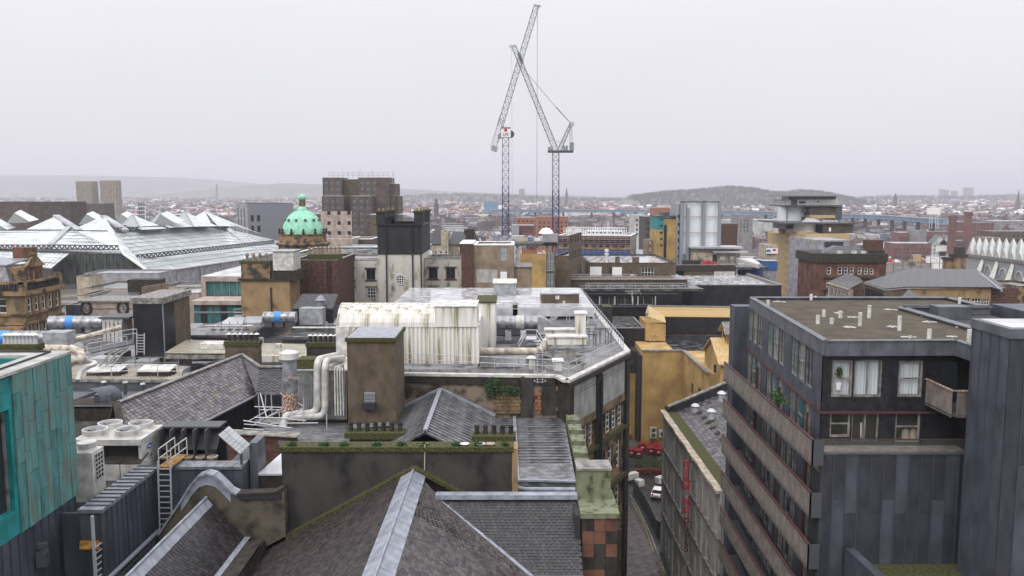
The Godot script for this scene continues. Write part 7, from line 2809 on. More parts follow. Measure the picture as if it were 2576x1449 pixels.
	part(c,"barrel_roof",s,M.algae_white)
	s.box(v1 - 0.05,xx(1200,d,t),t+0.02,hh(771,d),d - 0.2,d+4)
	part(c,"roof_box",s,M.algae_white)
	s.box(v1 - 0.1,xx(1201,d,t),hh(771,d),hh(769,d),d - 0.3,d+4.1)
	part(c,"box_lid",s,M.clean_white)
	var du:=duct("silver_duct","fat silver duct with a white collar and quarter round elbow on the plant roof",1243,1352,812,88,0.76,1308,M.clean_white)
	var ep:=at(1352,812,88)
	for i in 10:
		var g0:=PI/2*i/10
		var g1:=PI/2*(i+1)/10
		for z in [-0.7,0.7]:s.face([ep+V(0,-0.76,z),ep+V(sin(g0)*1.6,-0.76+cos(g0)*1.5,z),ep+V(sin(g1)*1.6,-0.76+cos(g1)*1.5,z)],V(0,0,z))
		s.face([ep+V(sin(g0)*1.6,-0.76+cos(g0)*1.5,-0.7),ep+V(sin(g1)*1.6,-0.76+cos(g1)*1.5,-0.7),ep+V(sin(g1)*1.6,-0.76+cos(g1)*1.5,0.7),ep+V(sin(g0)*1.6,-0.76+cos(g0)*1.5,0.7)],V(sin(g0),cos(g0),0))
	part(du,"elbow",s,M.grey_paint)
	s.pipe([at(1200,884,74),at(1360,884,74),at(1372,858,80)],0.34,0.8,14)
	single("cream_pipe",s,M.cream_pipe,"fat stained cream pipe lying along the plant roof and bending away","pipe")
	s.lathe(at(1337,928,69),[Vector2(0.2,0),Vector2(0.2,0.9),Vector2(0.45,0.98),Vector2(0.1,1.15),Vector2(0,1.16)],12)
	single("mushroom_vent",s,M.clean_white,"white mushroom vent behind the front railing of the plant roof","ventilator")
	for k in 14:
		var q:=k/7
		var p:=at(1388+(k % 7)*2.6,796,96) if q==0 else at(1280+(k % 7)*4,878,80)
		s.tube(p,p+(V(-2.0,-0.2,12) if q==0 else V(2.6,0.2,-9)),0.06,6)
		part(o,"cable_run",s,M.coping if q==0 else M.dark_steel)
	var st:=thing("step_bridge","small galvanised step bridge with handrails over the cream pipe","steps",at(1340,885,76))
	s.slab([at(1322,856,78),at(1350,856,78),at(1352,848,81),at(1324,848,81)],V(0,0.1,0))
	part(st,"platform",s,M.galvanised)
	railing(st,[at(1305,886,77),at(1322,856,78),at(1350,856,78),at(1372,892,76)],1.0,1.2,0.035,M.galvanised,2)
	for k in 6:
		var p:=at(1352,858,78).lerp(at(1372,894,76),k/5.0)
		s.hull(Transform3D(Basis(),p),V(0.35,0.03,0.35))
		part(st,"tread",s,M.galvanised)
	for k in 18:
		var p:=V(rng.randf_range(6.5,9.6),h - 0.25,-rng.randf_range(82,98))
		s.bar(p,p+V(0,0.9,0),0.07); s.bar(p+V(0,0.9,0),p+V(1.2,0.9,0),0.07); s.bar(p+V(1.2,0,0),p+V(1.2,0.9,0),0.07)
		part(o,"pipe_frame",s,M.galvanised if k % 2 else M.dark_steel)
	var lp:=at(1358,955,67)
	for e in [-0.2,0.2]:s.bar(lp+V(e,-0.2,0.3),lp+V(e,3.0,0.3),0.05)
	for k in 4:
		for i in 12:
			var g0:=TAU*i/12
			var g1:=TAU*(i+1)/12
			s.bar(lp+V(cos(g0)*0.5,k*0.75,0.4+sin(g0)*0.5),lp+V(cos(g1)*0.5,k*0.75,0.4+sin(g1)*0.5),0.035)
	single("caged_ladder",s,M.galvanised,"hooped safety ladder hanging over the stone front","ladder")
	bush("wall_bush","bright green shrub rooted in the stone front below the railing",at(1240,975,67.0),V(0.75,0.9,0.5),900)
	bush("wall_bush","low dark green growth trailing beside the wall shrub",at(1285,985,67.0),V(1.1,0.45,0.35),700)
	d=62.0
	t=hh(850,d)
	var bt:=thing("brown_tower","tall brown rendered roof tower with a louvred vent and mossy slab top","tower",V(xx(932,d,t),26,-d - 2.6))
	s.box(xx(872,d,t),xx(993,d,t),25.5,t - 0.3,d,d+5.2)
	part(bt,"rendered_wall",s,M.render_brown)
	s.box(xx(868,d,t),xx(997,d,t),t - 0.3,t,d - 0.15,d+5.4)
	part(bt,"mossy_slab",s,M.moss)
	s.box(xx(872,d,t),xx(993,d,t),t,t+0.03,d,d+5.2)
	part(bt,"wet_top",s,M.lead_light)
	for k in 10:
		var p:=at(930,989+k*3.6,61.95)
		s.hull(Transform3D(Basis(Vector3.RIGHT,0.6),p),V(0.42,0.02,0.06))
		part(bt,"louvre",s,M.mid_steel)
	plate(bt,"vent_recess",d,914,944,987,1024,M.dark,0.02)
	s.hull(Transform3D(Basis(),at(928,1022,61.7)),V(0.5,0.22,0.25))
	part(bt,"vent_box",s,M.dark)
	s.bar(at(885,1073,61.8),at(985,1066,61.8),0.2,0.25)
	part(bt,"lead_flashing",s,M.lead_light)
	stack("dark_stack","black mossy chimney stack with seven squat pots at the foot of the brown tower",866,1016,1090,57,1.3,7,20,M.stone_dark,M.stone_dark,false)
	stack("dark_stack","black mossy chimney stack with five squat pots beside the flat lead roof",1186,1298,1098,56.5,1.3,5,20,M.sandstone,M.stone_dark,false)
	var lr:=thing("lead_roof","weathered grey lead roof with a gable ridge and long rolls","roof",V(-3,20,-60))
	var hr:=28.0
	var r0:=V(-5.9,hr,-55)
	var r1:=V(-5.9,hr,-67)
	ribbed(lr,"lead_slope",r0,V(-1.4,25.8,-55),V(-1.4,25.8,-67),r1,1,M.lead)
	ribbed(lr,"lead_slope",V(-12,25.0,-55),r0,r1,V(-12,25.0,-67),1,M.lead)
	for k in 18:
		var z:=-55.4 - k*0.66
		s.bar(V(-5.9,hr+0.03,z),V(-1.4,25.83,z),0.1,0.08)
		s.bar(V(-5.9,hr+0.03,z),V(-12,25.03,z),0.1,0.08)
		if k<20:s.bar(V(-1.3,25.74,z),V(4.0,25.74,z),0.1,0.08)
	part(lr,"lead_rolls",s,M.lead).set_meta("kind","stuff")
	s.bar(r0+V(0,0.1,0),r1+V(0,0.1,0),0.3,0.15)
	s.bar(V(-5.9,hr+0.15,-66.9),V(-1.4,25.95,-66.9),0.4,0.2)
	s.bar(V(-5.9,hr+0.15,-66.9),V(-10,26.1,-66.9),0.4,0.2)
	part(lr,"ridge_flashing",s,M.lead_light)
	s.slab([V(-1.4,25.7,-51.8),V(4.1,25.7,-51.4),V(4.3,25.7,-67),V(-1.4,25.7,-67)],V(0,-0.3,0))
	part(lr,"flat_lead",s,M.lead)
	s.box(-12,4.2,14,25.39,52,67)
	part(lr,"stone_wall",s,M.stone_dark)
	s.bar(V(0.35,25.8,-51.8),V(0.2,25.8,-67),0.25,0.12)
	s.bar(V(-1.4,25.8,-51.8),V(4.1,25.8,-51.4),0.25,0.12)
	part(lr,"edge_roll",s,M.lead_light)
	for k in 6:
		s.box(4.35,5.35,24.6 - k*0.1,26.4 - k*0.16,52.3+(5 - k)*2.3,54.0+(5 - k)*2.3)
		single("step_stone",s,M.moss_stone,"mossy coping block of the stepped stone gable, %s down from the grey panels" % ORD[k],"stone")
func bush(called:String,label:String,c:Vector3,e:Vector3,n:int)->void:
	var o:=thing(called,label,"plant",c - V(0,e.y,0))
	var s:=Shape.new()
	for k in n:
		var p:=V(rng.randfn(),rng.randfn(),rng.randfn())*0.42
		if p.length()>1.0:p=p.normalized()
		p=c+p*e
		var f:=V(rng.randf() - 0.5,rng.randf() - 0.2,rng.randf() - 0.5).normalized()*0.13
		var g:=f.cross(V(rng.randf() - 0.5,rng.randf() - 0.5,rng.randf() - 0.5)).normalized()*0.06
		s.tri(p - g,p+f,p+g)
	part(o,"foliage",s,M.leaf)
	for k in 5:s.bar(c - V(0,e.y,0),c+V(rng.randf_range(-1,1)*e.x*0.5,e.y*0.4,rng.randf_range(-1,1)*e.z*0.5),0.03)
	part(o,"stems",s,M.bark)
func lane()->void:
	var s:=Shape.new()
	s.face([V(10,0.02,-70),V(19.5,0.02,-70),V(25,0.02,-142),V(10,0.02,-142)],Vector3.UP)
	setting("yard_asphalt",s,M.asphalt)
	var path:=[[Vector2(11.5,70),Vector2(18.6,70)],[Vector2(12.4,93),Vector2(18.0,93)],[Vector2(13,105),Vector2(17.2,105)],[Vector2(13.4,114),Vector2(16.6,114)],[Vector2(13.3,124),Vector2(15.6,124)],[Vector2(13,140),Vector2(14.4,140)]]
	for i in path.size() - 1:
		var a:Array=path[i]
		var b:Array=path[i+1]
		s.face([V(a[0].x,0.035,-a[0].y),V(a[1].x,0.035,-a[1].y),V(b[1].x,0.035,-b[1].y),V(b[0].x,0.035,-b[0].y)],Vector3.UP)
	setting("lane",s,M.setts)
	for k in 2:
		var line:=[on(1643,1389,0),on(1625,1335,0),on(1608,1296,0),on(1588,1262,0)]
		if k==1:line=[on(1668,1446,0),on(1660,1424,0),on(1656,1412,0)]
		for e in 2:
			for i in line.size() - 1:
				var p:Vector3=line[i]+V(e*0.28,0.05,0)
				var q:Vector3=line[i+1]+V(e*0.28,0.05,0)
				s.face([p,p+V(0.12,0,0),q+V(0.12,0,0),q],Vector3.UP)
		setting("yellow_lines",s,M.yellow_line)
	var kb:=[on(1660,1440,0),on(1630,1352,0),on(1600,1285,0),on(1577,1245,0)]
	for i in 3:s.bar(kb[i]+V(0.45,0.06,0),kb[i+1]+V(0.45,0.06,0),0.22,0.13)
	setting("kerb",s,M.coping)
	var fence:=thing("yard_fence","black boarded fence curving between the lane and the small car yard","fence",on(1620,1290,0))
	var fl:=[on(1578,1236,0),on(1610,1290,0),on(1634,1345,0),on(1665,1363,0)]
	for i in 3:
		var n:=9
		for k in n:
			var p:Vector3=fl[i].lerp(fl[i+1],k/float(n))+V(0.9,0,0)
			var q:Vector3=fl[i].lerp(fl[i+1],(k+0.95)/n)+V(0.9,0,0)
			s.bar(p+V(0,1.0,0),q+V(0,1.0,0),0.08,2.0)
			part(fence,"board",s,M.dark_steel)
	s.lathe(on(1597,1240,0),[Vector2(0.18,0),Vector2(0.12,0.5),Vector2(0.05,0.9),Vector2(0,0.92)],10)
	single("traffic_cone",s,M.red_paint,"faded red cone against the black yard fence","cone")
	for q in [[1587,1205,12,"flat white van top half hidden at the mouth of the lane"],[1608,1222,6,"white skip lid behind the black yard fence"],[1662,1214,8,"white crate standing behind the small white car"]]:
		var p:=on(q[0],q[1],0.4)
		s.hull(Transform3D(Basis(Vector3.UP,0.6),p+V(0,0.5,0)),V(q[2]*0.1,0.45,0.5))
		single("white_crate",s,M.clean_white,q[3],"crate")
	var wc:=on(1664,1258,0.02)
	make_car("small_car","small rounded white hatchback parked in the yard beside the grey stone building",M.white_paint,wc+V(-0.1,0,-1.6),1.2,3.55)
	for i in 7:
		var q:Array=[[1588,1147],[1605,1150],[1635,1143],[1656,1146],[1664,1139],[1648,1136],[1600,1138]][i]
		var p:=on(q[0],q[1],0.02)
		if i==6:p+=V(1.2,0,-1)
		var bin:Node3D
		var words:String=["first from the alley corner","second from the alley corner","third from the alley corner","fourth from the alley corner","fifth from the alley corner","pushed against the yellow wall","narrow and half hidden in the alley mouth"][i]
		bin=thing("wheelie_bin","large red wheeled bin by the yellow wall, "+words,"bin",p,0.1*(i % 3),"red bins by the yellow wall")
		s.slab([V(-0.55,0.2,0.45),V(0.55,0.2,0.45),V(0.65,1.2,0.55),V(-0.65,1.2,0.55)],V(0,0,-1.05))
		own(bin,"tub",s,M.red_bin)
		s.hull(Transform3D(Basis(Vector3.RIGHT,0.12),V(0,1.27,0)),V(0.7,0.06,0.6))
		own(bin,"lid",s,M.red_bin)
		s.box(-0.3,0.25,0.62,0.85,-0.6,-0.52)
		own(bin,"label_patch",s,M.clean_white)
		for e in [-0.5,0.5]:
			s.tube(V(e - 0.05,0.1,0.3),V(e+0.05,0.1,0.3),0.1,8,-1,true)
			own(bin,"wheel",s,M.rubber)
	for k in 7:
		bush("yard_shrub","straggly dark shrub growing in the small yard, %s from the fence end" % ORD[k],on(1600+k*13,1172+(k % 3)*12,0.0)+V(0,0.9,0),V(1.6,1.0,1.3),420)
	for k in 5:
		s.hull(Transform3D(Basis(Vector3.UP,k*0.3),on(1612+k*13,1185,0.4)),V(0.8,0.35,0.5))
		single("red_heap",s,M.red_bin,"toppled red bin lying among the yard shrubs, %s from the fence end" % ORD[k],"bin")
	for k in 2:
		var c:=at(1643+k*22,1088+k*3,141.5)
		var f:=thing("wall_fan",["larger white twin fan unit on the yellow wall above the bins","smaller white fan unit on the yellow wall above the bins"][k],"air conditioner",c)
		var hgt:=0.95 if k==0 else 0.65
		s.hull(Transform3D(Basis(),c),V(0.55,hgt,0.25))
		part(f,"casing",s,M.clean_white)
		for j in (2 if k==0 else 1):
			var m:=c+V(0.05,(0.45 if j==0 else -0.45) if k==0 else 0.0,0.26)
			s.tube(m,m+V(0,0,0.02),0.36,16,-1,true)
			part(f,"grille",s,M.dark_steel)
	for k in 2:
		var g:=thing("graffiti",["red looping scrawl sprayed on the yellow wall under the fan units","red zigzag scrawl sprayed on the narrow alley wall"][k],"graffiti",at([1640,1580][k],1118,[141.9,146.9][k]))
		var last:=Vector3.ZERO
		for i in 40:
			var u:=i/39.0
			var p:=at([1628,1575][k]+u*[32,14][k]+3*sin(i*1.7),[1113,1098][k]+5*cos(i*1.25)+2*sin(i*0.6),[141.93,146.95][k])
			if i:s.bar(last,p,0.09,0.02)
			last=p
		part(g,"spray_line",s,M.red_paint)
	s.box(xx(1600,146,0),xx(1617,146,0),0,16,143,165)
	single("alley_shade",s,M.dark,"black block painted in as the shade of the alley gap beside the yellow wall","shade")  # added black block stands in for alley shade, no gate is here
	stone_hotel()
func stone_hotel()->void:
	var o:=thing("grey_stone_building","grey stone lane building with mossy gutter and wet slate roof","building",V(19,0,-72))
	var x:=18.6
	var h:=17.7
	var a:=V(x,0,-99)
	var b:=V(x,0,-71)
	var holes:=[]
	for f in 4:
		for k in 10:
			holes.append([1.6+k*2.6+(0.7 if k % 3==0 else 0.0),h - 4.4 - f*4.0,0.95,2.5,"grid12"])
	wall(o,"facade",M.panel_grey,a - o.position,Vector3.BACK,28,h,holes,0.4,M.dark_steel)
	var s:=Shape.new()
	s.box(x+0.02,30,0,h,70.9,71)
	part(o,"end_wall",s,M.lilac_grey)
	for y in [13.1,9.1,5.1]:
		s.box(x - 0.22,x - 0.01,y,y+0.25,71,99)
		part(o,"string_course",s,M.coping)
	for k in 5:
		s.box(x - 0.18,x - 0.02,0,h,71+k*6.9,71.5+k*6.9)
		part(o,"pilaster",s,M.panel_grey)
	for k in 9:
		s.box(x - 0.55 - 0.06*(k % 2),x+0.1,h,h+0.28,71+k*3.12,74.0+k*3.12)
		part(o,"gutter_stone",s,M.cream)
	s.box(x+0.11,x+1.5,h - 0.1,h+0.12,71.2,98.6)
	part(o,"mossy_gutter",s,M.moss)
	var r0:=V(x+1.5,h+0.1,-71.3)
	var r1:=V(x+1.5,h+0.1,-98.6)
	var q0:=V(x+10,h+3.7,-71.3)
	var q1:=V(x+10,h+3.7,-98.6)
	slates(o,r1,r0,q0,q1,0.62,0.42,1.9)
	s.slab([q0,q1,V(q1.x,h,q1.z),V(q0.x,h,q0.z)],V(0.3,0,0))
	part(o,"rear_wall",s,M.stone_dark)
	s.slab([V(x,h,-98.7),V(x+1.2,h+0.9,-98.7),V(x+10,h+4.7,-98.7),V(x+10,h - 1,-98.7),V(x,h - 1,-98.7)],V(0,0,-0.5))
	part(o,"black_gable",s,M.black_render)
	s.bar(V(x,h+0.5,-98.95),V(x+10,h+4.85,-98.95),0.7,0.16)
	part(o,"gable_coping",s,M.coping)
	for k in 12:
		var p:=r1.lerp(q1,0.22)+V(0,0.1,1.5+k*2.1)
		s.hull(Transform3D(Basis(Vector3.BACK,0.4),p),V(0.28,0.06,0.32))
		part(o,"roof_step",s,M.dark)
	for q in [[1749,1031,0],[1789,1045,1],[1815,1000,2]]:
		var p:=on(q[0],q[1],h+[1.0,1.7,3.0][q[2]])
		s.lathe(p - V(0,0.4,0),[Vector2(0.4,0),Vector2(0.34,0.8),Vector2(0.55,0.9),Vector2(0.25,1.15),Vector2(0,1.2)],10)
		single("slate_vent",s,M.galvanised,"squat grey roof vent on the wet slate roof, %s up from the gutter" % ORD[q[2]],"ventilator")
	bush("gutter_plant","tuft of green growing at the head of the cream gutter",at(1677,1026,98.0),V(0.35,0.3,0.3),160)
	var g:=thing("letter_sign","tall vertical sign of separate red letters and diamonds hung from the grey stone wall","sign",at(1726,1345,81.5))
	var ys:=[1167,1187.5,1206,1224.5,1243,1262,1282,1309.5,1328,1347,1364,1381]
	var ch:=["D","I","A","M","","N","D","D","","L","L","S"]
	for i in 12:
		var p:=at(1726.5,ys[i],81.5)
		if ch[i] != "":
			var tm:=TextMesh.new()
			tm.text=ch[i]
			var ft:=SystemFont.new()
			ft.font_names=PackedStringArray(["Droid Sans"])
			ft.font_weight=700
			tm.font=ft
			tm.font_size=40
			tm.pixel_size=0.0215
			tm.depth=0.16
			var t:=MeshInstance3D.new()
			t.name="letter"
			t.mesh=tm
			t.material_override=M.red_paint if i<7 else M.red_bin if i==7 else M.red_brown
			g.add_child(t,true)
			t.position=p - g.position
		else:
			var pt:=[V(-0.45,0.12,0),V(-0.25,0.32,0),V(0.25,0.32,0),V(0.45,0.12,0),V(0,-0.38,0)]
			for k in 5:s.bar(p+pt[k],p+pt[(k+1) % 5],0.06)
			for k in [[0,3],[1,4],[2,4]]:s.bar(p+pt[k[0]],p+pt[k[1]],0.04)
			part(g,"diamond",s,M.pink_cream if i==4 else M.red_brown)
	for e in [-0.22,0.22]:
		var p:=at(1726.5,1160,81.5)+V(e,0,-0.1)
		s.bar(p,at(1726.5,1316,81.5)+V(e,0,-0.1),0.07)
		part(g,"hanging_rod",s,M.red_bin)
	for y in [1163,1210,1263,1313]:
		var p:=at(1727,y,81.6)
		s.bar(p,V(x,p.y,p.z),0.08)
		part(g,"bracket",s,M.dark_steel)
func zinc_flats()->void:
	var o:=thing("zinc_flats","modern zinc clad flats with gravel roof, brown balconies and curtained windows","building",V(24,0,-55))
	var hr:=35.5
	var x:=18.35
	var s:=Shape.new()
	var edge:=[Vector2(x,47.9),Vector2(26.1,48.1),Vector2(26.1,45.5),Vector2(29.5,45.5),Vector2(29.5,62.5),Vector2(36.2,62.5),Vector2(36.2,68.5),Vector2(19.9,68.5)]
	s.prism(PackedVector2Array(edge),hr - 0.5,hr - 0.16)
	part(o,"gravel_roof",s,M.gravel)
	for i in [0,1,7]:
		var p:Vector2=edge[i]
		var q:Vector2=edge[(i+1) % 8]
		var n:=maxi(1,int(p.distance_to(q)/1.25))
		for k in n:
			var a:=p.lerp(q,float(k)/n)
			var b:=p.lerp(q,(k+0.985)/n)
			s.bar(V(a.x,hr - 0.43,-a.y),V(b.x,hr - 0.43,-b.y),0.3,0.86)
			part(o,"fascia_panel",s,M.zinc_light)
	for i in 8:
		var p:Vector2=edge[i]
		var q:Vector2=edge[(i+1) % 8]
		s.bar(V(p.x,hr+0.03,-p.y),V(q.x,hr+0.03,-q.y),0.42 if i<3 or i==7 else 0.7,0.06)
		if i in [3,4,5,6]:s.bar(V(p.x,hr - 0.3,-p.y),V(q.x,hr - 0.3,-q.y),0.35,0.6)
	part(o,"coping",s,M.zinc_light)
	for q in [[1932,769,0.45],[2092,815,0.4],[2114,800,0.5],[2072,797,0.5],[2057,815,0.6],[2163,820,0.9],[2186,800,0.9],[2262,832,0.95],[2337,857,0.7],[2437,863,0.8],[2040,755,0.5],[2051,754,0.3],[2414,764,0.5]]:
		var p:=on(q[0],q[1],hr - 0.16)
		s.tube(p,p+V(0,q[2],0),0.13,10,-1,true)
		part(o,"vent_pipe",s,M.clean_white)
	for q in [[1956,760],[2104,788],[2235,780],[2129,824],[2283,849],[2355,770],[2398,770],[2389,848],[2240,823],[2418,824],[2330,797],[2332,811],[2144,799]]:
		var p:=on(q[0],q[1],hr - 0.15)
		for k in 3:
			s.hull(Transform3D(Basis(Vector3.UP,k*1.1),p+V(0.15*k,0.04,0)),V(rng.randf_range(0.15,0.45),0.03,0.08))
		part(o,"flat_fitting",s,M.clean_white)
	s.box(29.7,36.2,30,hr+0.2,62.3,62.5)
	part(o,"court_wall",s,M.zinc_light)
	s.box(31.2,33.6,hr - 1.5,hr+0.35,60.2,61.6)
	part(o,"court_box",s,M.zinc_light)
	s.box(29.75,37,28,33.6,44.6,62.2)
	part(o,"court_floor",s,M.clean_white)
	s.box(37.2,44,25,hr+0.1,52,64)
	part(o,"far_wing",s,M.zinc)
	var z:=48.3
	var storey:=func(h0:float,h1:float,wins:Array)->void:
		var holes:=[]
		for w in wins:
			var e:=hh(w[3],z)
			var f:=xx(w[0],z,e)
			holes.append([f - x - 0.05,e - h0,xx(w[1],z,e) - f,hh(w[2],z) - e,w[4],M.clear_glass])
		wall(o,"front_wall",M.slate_dark,V(x+0.05,h0,-z) - o.position,Vector3.RIGHT,7.9,h1 - h0,holes,0.16,M.coping)
	storey.call(31.22,34.64,[[2090,2143,906,999,"sash"],[2146,2217,905,999,"split"],[2257,2319,907,999,"sash"]])
	storey.call(28.2,31.1,[[2086,2138,1033,1100,"sash"],[2141,2209,1033,1110,"split"],[2250,2313,1036,1112,"sash"]])
	s.box(x - 0.05,26.2,31.1,31.22,z - 0.2,z+0.2)
	s.box(x - 0.05,x+0.3,31.1,31.22,z+0.2,50)
	s.bar(V(x,31.16,-49),V(x+1.4,31.16,-69),0.14,0.12)
	part(o,"mauve_sill_band",s,M.red_brown)
	s.box(x+0.3,26,28.2,28.25,z+0.3,z+4)
	s.box(x+0.3,26,31.15,31.3,z+0.3,z+4)
	s.box(x+0.3,26,28.2,34.6,z+3.6,z+3.8)
	s.box(x+2.8,x+2.9,28.2,34.6,z+0.4,z+3.6)
	part(o,"room",s,M.pink_cream)
	for q in [[2088,2143,905,1000],[2147,2216,905,1000],[2258,2318,907,999]]:
		var y0:=hh(q[3],z)+0.1
		var y1:=hh(q[2],z) - 0.05
		var a:=xx(q[0],z,y0)
		var b:=xx(q[1],z,y0)
		var n:=26
		for k in n:
			var u:=lerpf(a,b,float(k)/n)
			var w:=lerpf(a,b,float(k+1)/n)
			var c0:=-z - 0.35+0.06*sin(k*1.9)
			var c1:=-z - 0.35+0.06*sin((k+1)*1.9)
			s.face([V(u,y0,c0),V(w,y0,c1),V(w,y1,c1),V(u,y1,c0)],Vector3.BACK)
		part(o,"curtain",s,M.cloth)
	var fp:=at(2109,968,z+0.2)
	s.lathe(fp - V(0,0.3,0),[Vector2(0.14,0),Vector2(0.2,0.4),Vector2(0.0,0.4)],12)
	single("plant_pot",s,M.white_paint,"white flower pot standing inside the curtained corner window","pot")
	bush("potted_plant","small dark houseplant in the curtained corner window",fp+V(0,0.75,0),V(0.2,0.35,0.15),120)
	for q in [[2166,1062,1099],[2170,1063,1104]]:
		s.tube(at(q[0],q[2],z+0.8),at(q[0],q[1],z+0.8),0.14,12,-1,true)
		break
	single("floor_lamp",s,M.white_paint,"white cylinder lamp standing behind the lower glazed front","lamp")
	for k in 2:
		s.lathe(at(2276+k*20,1120,z+0.7),[Vector2(0.2,0),Vector2(0.26,0.5),Vector2(0.2,0.95),Vector2(0,1.05)],12)
		single("pale_chair",s,M.cream,"pale rounded chair back seen through the lower window, %s from the corner" % ORD[k],"chair")
	var side:=func(h0:float,h1:float,sill:float,wh:float,n:int)->void:
		var holes:=[]
		for k in n:
			var u:=0.9+k*20.2/n
			if k % 4==3:continue
			holes.append([u,sill - h0,20.2/n - 0.16,wh,"sash" if k % 2 else "split",[M.pale_glass,M.dark_glass,M.curtain_glass,M.teal_glass][(k*7+int(h0)) % 4 if h0>28 else (k*3+int(h0)) % 2]])
		wall(o,"side_wall",M.zinc,V(x+1.45,h0,-69.5) - o.position,(V(x,0,-z) - V(x+1.45,0,-69.5)).normalized(),21.2,h1 - h0,holes,0.15,M.coping)
	side.call(31.23,34.64,32.05,2.5,12)
	side.call(28.2,31.1,28.5,2.5,12)
	for f in 8:side.call(28.2 - 3.08*(f+1),28.19 - 3.08*f,28.3 - 3.08*(f+1),2.6,14)
	s.box(18.8,20.4,0,hr - 0.87,69.5,71)
	part(o,"blade_wall",s,M.zinc)
	s.box(20,36,0,hr - 0.5,49,68.4)
	part(o,"core",s,M.dark)
	for f in 10:
		for k in 3:
			var d:=51.0+k*7
			s.box(x - 0.02+(d - 48)*0.065,x+0.12+(d - 48)*0.065,28.2 - 3.08*f,30.4 - 3.08*f,d,d+0.12)
			part(o,"red_mullion",s,M.red_brown)
	for f in 9:
		var t:=30.05 - 3.1*f
		var n0:=V(17.15,t,-46.2)
		var n1:=V(17.75,t,-68.5)
		for k in 8:
			s.slab([n0.lerp(n1,k/8.0),n0.lerp(n1,(k+0.99)/8),n0.lerp(n1,(k+0.99)/8) - V(0,1.5,0),n0.lerp(n1,k/8.0) - V(0,1.5,0)],V(0.1,0,0))
			part(o,"balcony_panel",s,M.balcony)
		s.bar(n0+V(0.05,0.04,0),n1+V(0.05,0.04,0),0.16,0.08)
		part(o,"balcony_rail",s,M.red_brown)
		s.slab([n0 - V(0,1.45,0.1),n1 - V(0,1.45,0),n1+V(1.6,-1.45,0),n0+V(0.7,-1.45,-0.1)],V(0,0.1,0))
		part(o,"balcony_floor",s,M.dark_steel)
		s.slab([n0,n0+V(0.7,0,0),n0+V(0.7,-1.5,0),n0 - V(0,1.5,0)],V(0,0,-0.06))
		part(o,"balcony_end",s,M.dark_steel)
		if f<8:
			s.box(19.2,19.5,t - 3.0,t - 1.6,62,64.5)
			part(o,"zinc_screen",s,M.zinc)
	bush("planter_bush","long green hedge plant growing in the top balcony planter",at(1957,1000,53),V(0.4,0.3,1.4),500)
	var zl:=46.5
	var tb:=29.15
	var xa:=xx(2066,zl,tb)
	var xb:=xx(2446,zl,tb)
	for k in 12:
		var a:=lerpf(xa,xb,k/12.0)
		var b:=lerpf(xa,xb,(k+1)/12.0)
		for j in 3:
			var y0:float=[12.0,19.0+(k % 3)*0.9,25.6+(k % 2)*0.8][j]
			var y1:float=[19.0+(k % 3)*0.9,25.6+(k % 2)*0.8,tb][j]
			s.box(a+0.02,b - 0.02,y0+0.01,y1,zl+rng.randf_range(0,0.02),zl+0.2)
			part(o,"zinc_panel",s,M.zinc_dark if (k*5+j*3) % 4 else M.zinc)
		s.box(b - 0.025,b+0.025,12,tb,zl - 0.05,zl+0.1)
		part(o,"standing_seam",s,M.seam)
	s.box(xa,xb,12,tb - 0.02,zl+0.21,z - 0.05)
	part(o,"terrace",s,M.balcony)
	s.box(xa - 0.1,xb,tb,tb+0.08,zl - 0.08,zl+0.25)
	part(o,"wall_coping",s,M.zinc_light)
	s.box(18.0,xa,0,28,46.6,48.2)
	part(o,"gap_shade_box",s,M.dark)  # solid dark box; the shade of the gap is put into its colour
	for k in 6:
		s.box(lerpf(17.3,xb,k/6.0)+0.02,lerpf(17.3,xb,(k+1)/6.0) - 0.02,tb+0.1,30.0,zl - 0.1,zl - 0.08)
		part(o,"glass_panel",s,M.clear_glass)
	s.box(17.2,xb,30.0,30.07,zl - 0.14,zl - 0.04)
	part(o,"balustrade_rail",s,M.red_brown)
	var c0:=at(2330,953,48.2)
	var c1:=at(2397,983,46.0)
	var c2:=at(2462,984,46.0)
	for q in [[c0,c1,"balcony"],[c1+V(0.25,0,0),c2,"balcony"]]:
		s.slab([q[0],q[1],q[1] - V(0,1.55,0),q[0] - V(0,1.55,0)],V(0.05,0,-0.1))
		part(o,"corner_balcony_panel",s,M.balcony)
	s.bar(c0,c1,0.14,0.07)
	s.bar(c1,c2,0.14,0.07)
	part(o,"corner_balcony_rail",s,M.rust)
	s.slab([c0 - V(0,1.5,0),c1 - V(0,1.5,0),c2 - V(0,1.5,0),V(c2.x,c0.y - 1.5,c0.z - 1)],V(0,0.12,0))
	part(o,"corner_balcony_floor",s,M.dark_steel)
	s.box(c0.x+0.9,c0.x+1.9,31.5,34.2,z - 0.02,z+0.1)
	part(o,"balcony_door",s,M.dark_glass)
	var st:=thing("zinc_tower","tall blunt zinc tower with vertical seams at the frame edge beside the balcony","tower",V(30,10,-43))
	var tp:=37.2
	s.box(25.62,40,10,tp - 0.3,42.25,45.4)
	part(st,"core",s,M.dark)
	for k in 4:
		for j in 2:
			s.box(25.5,25.6,[10.0,25.0+k % 2][j]+0.01,[25.0+k % 2,tp - 0.5][j],42.02+k*0.85,42.84+k*0.85)
			part(st,"zinc_panel",s,M.zinc)
		s.box(25.45,25.5,10,tp - 0.5,42.83+k*0.85,42.87+k*0.85)
		part(st,"standing_seam",s,M.seam)
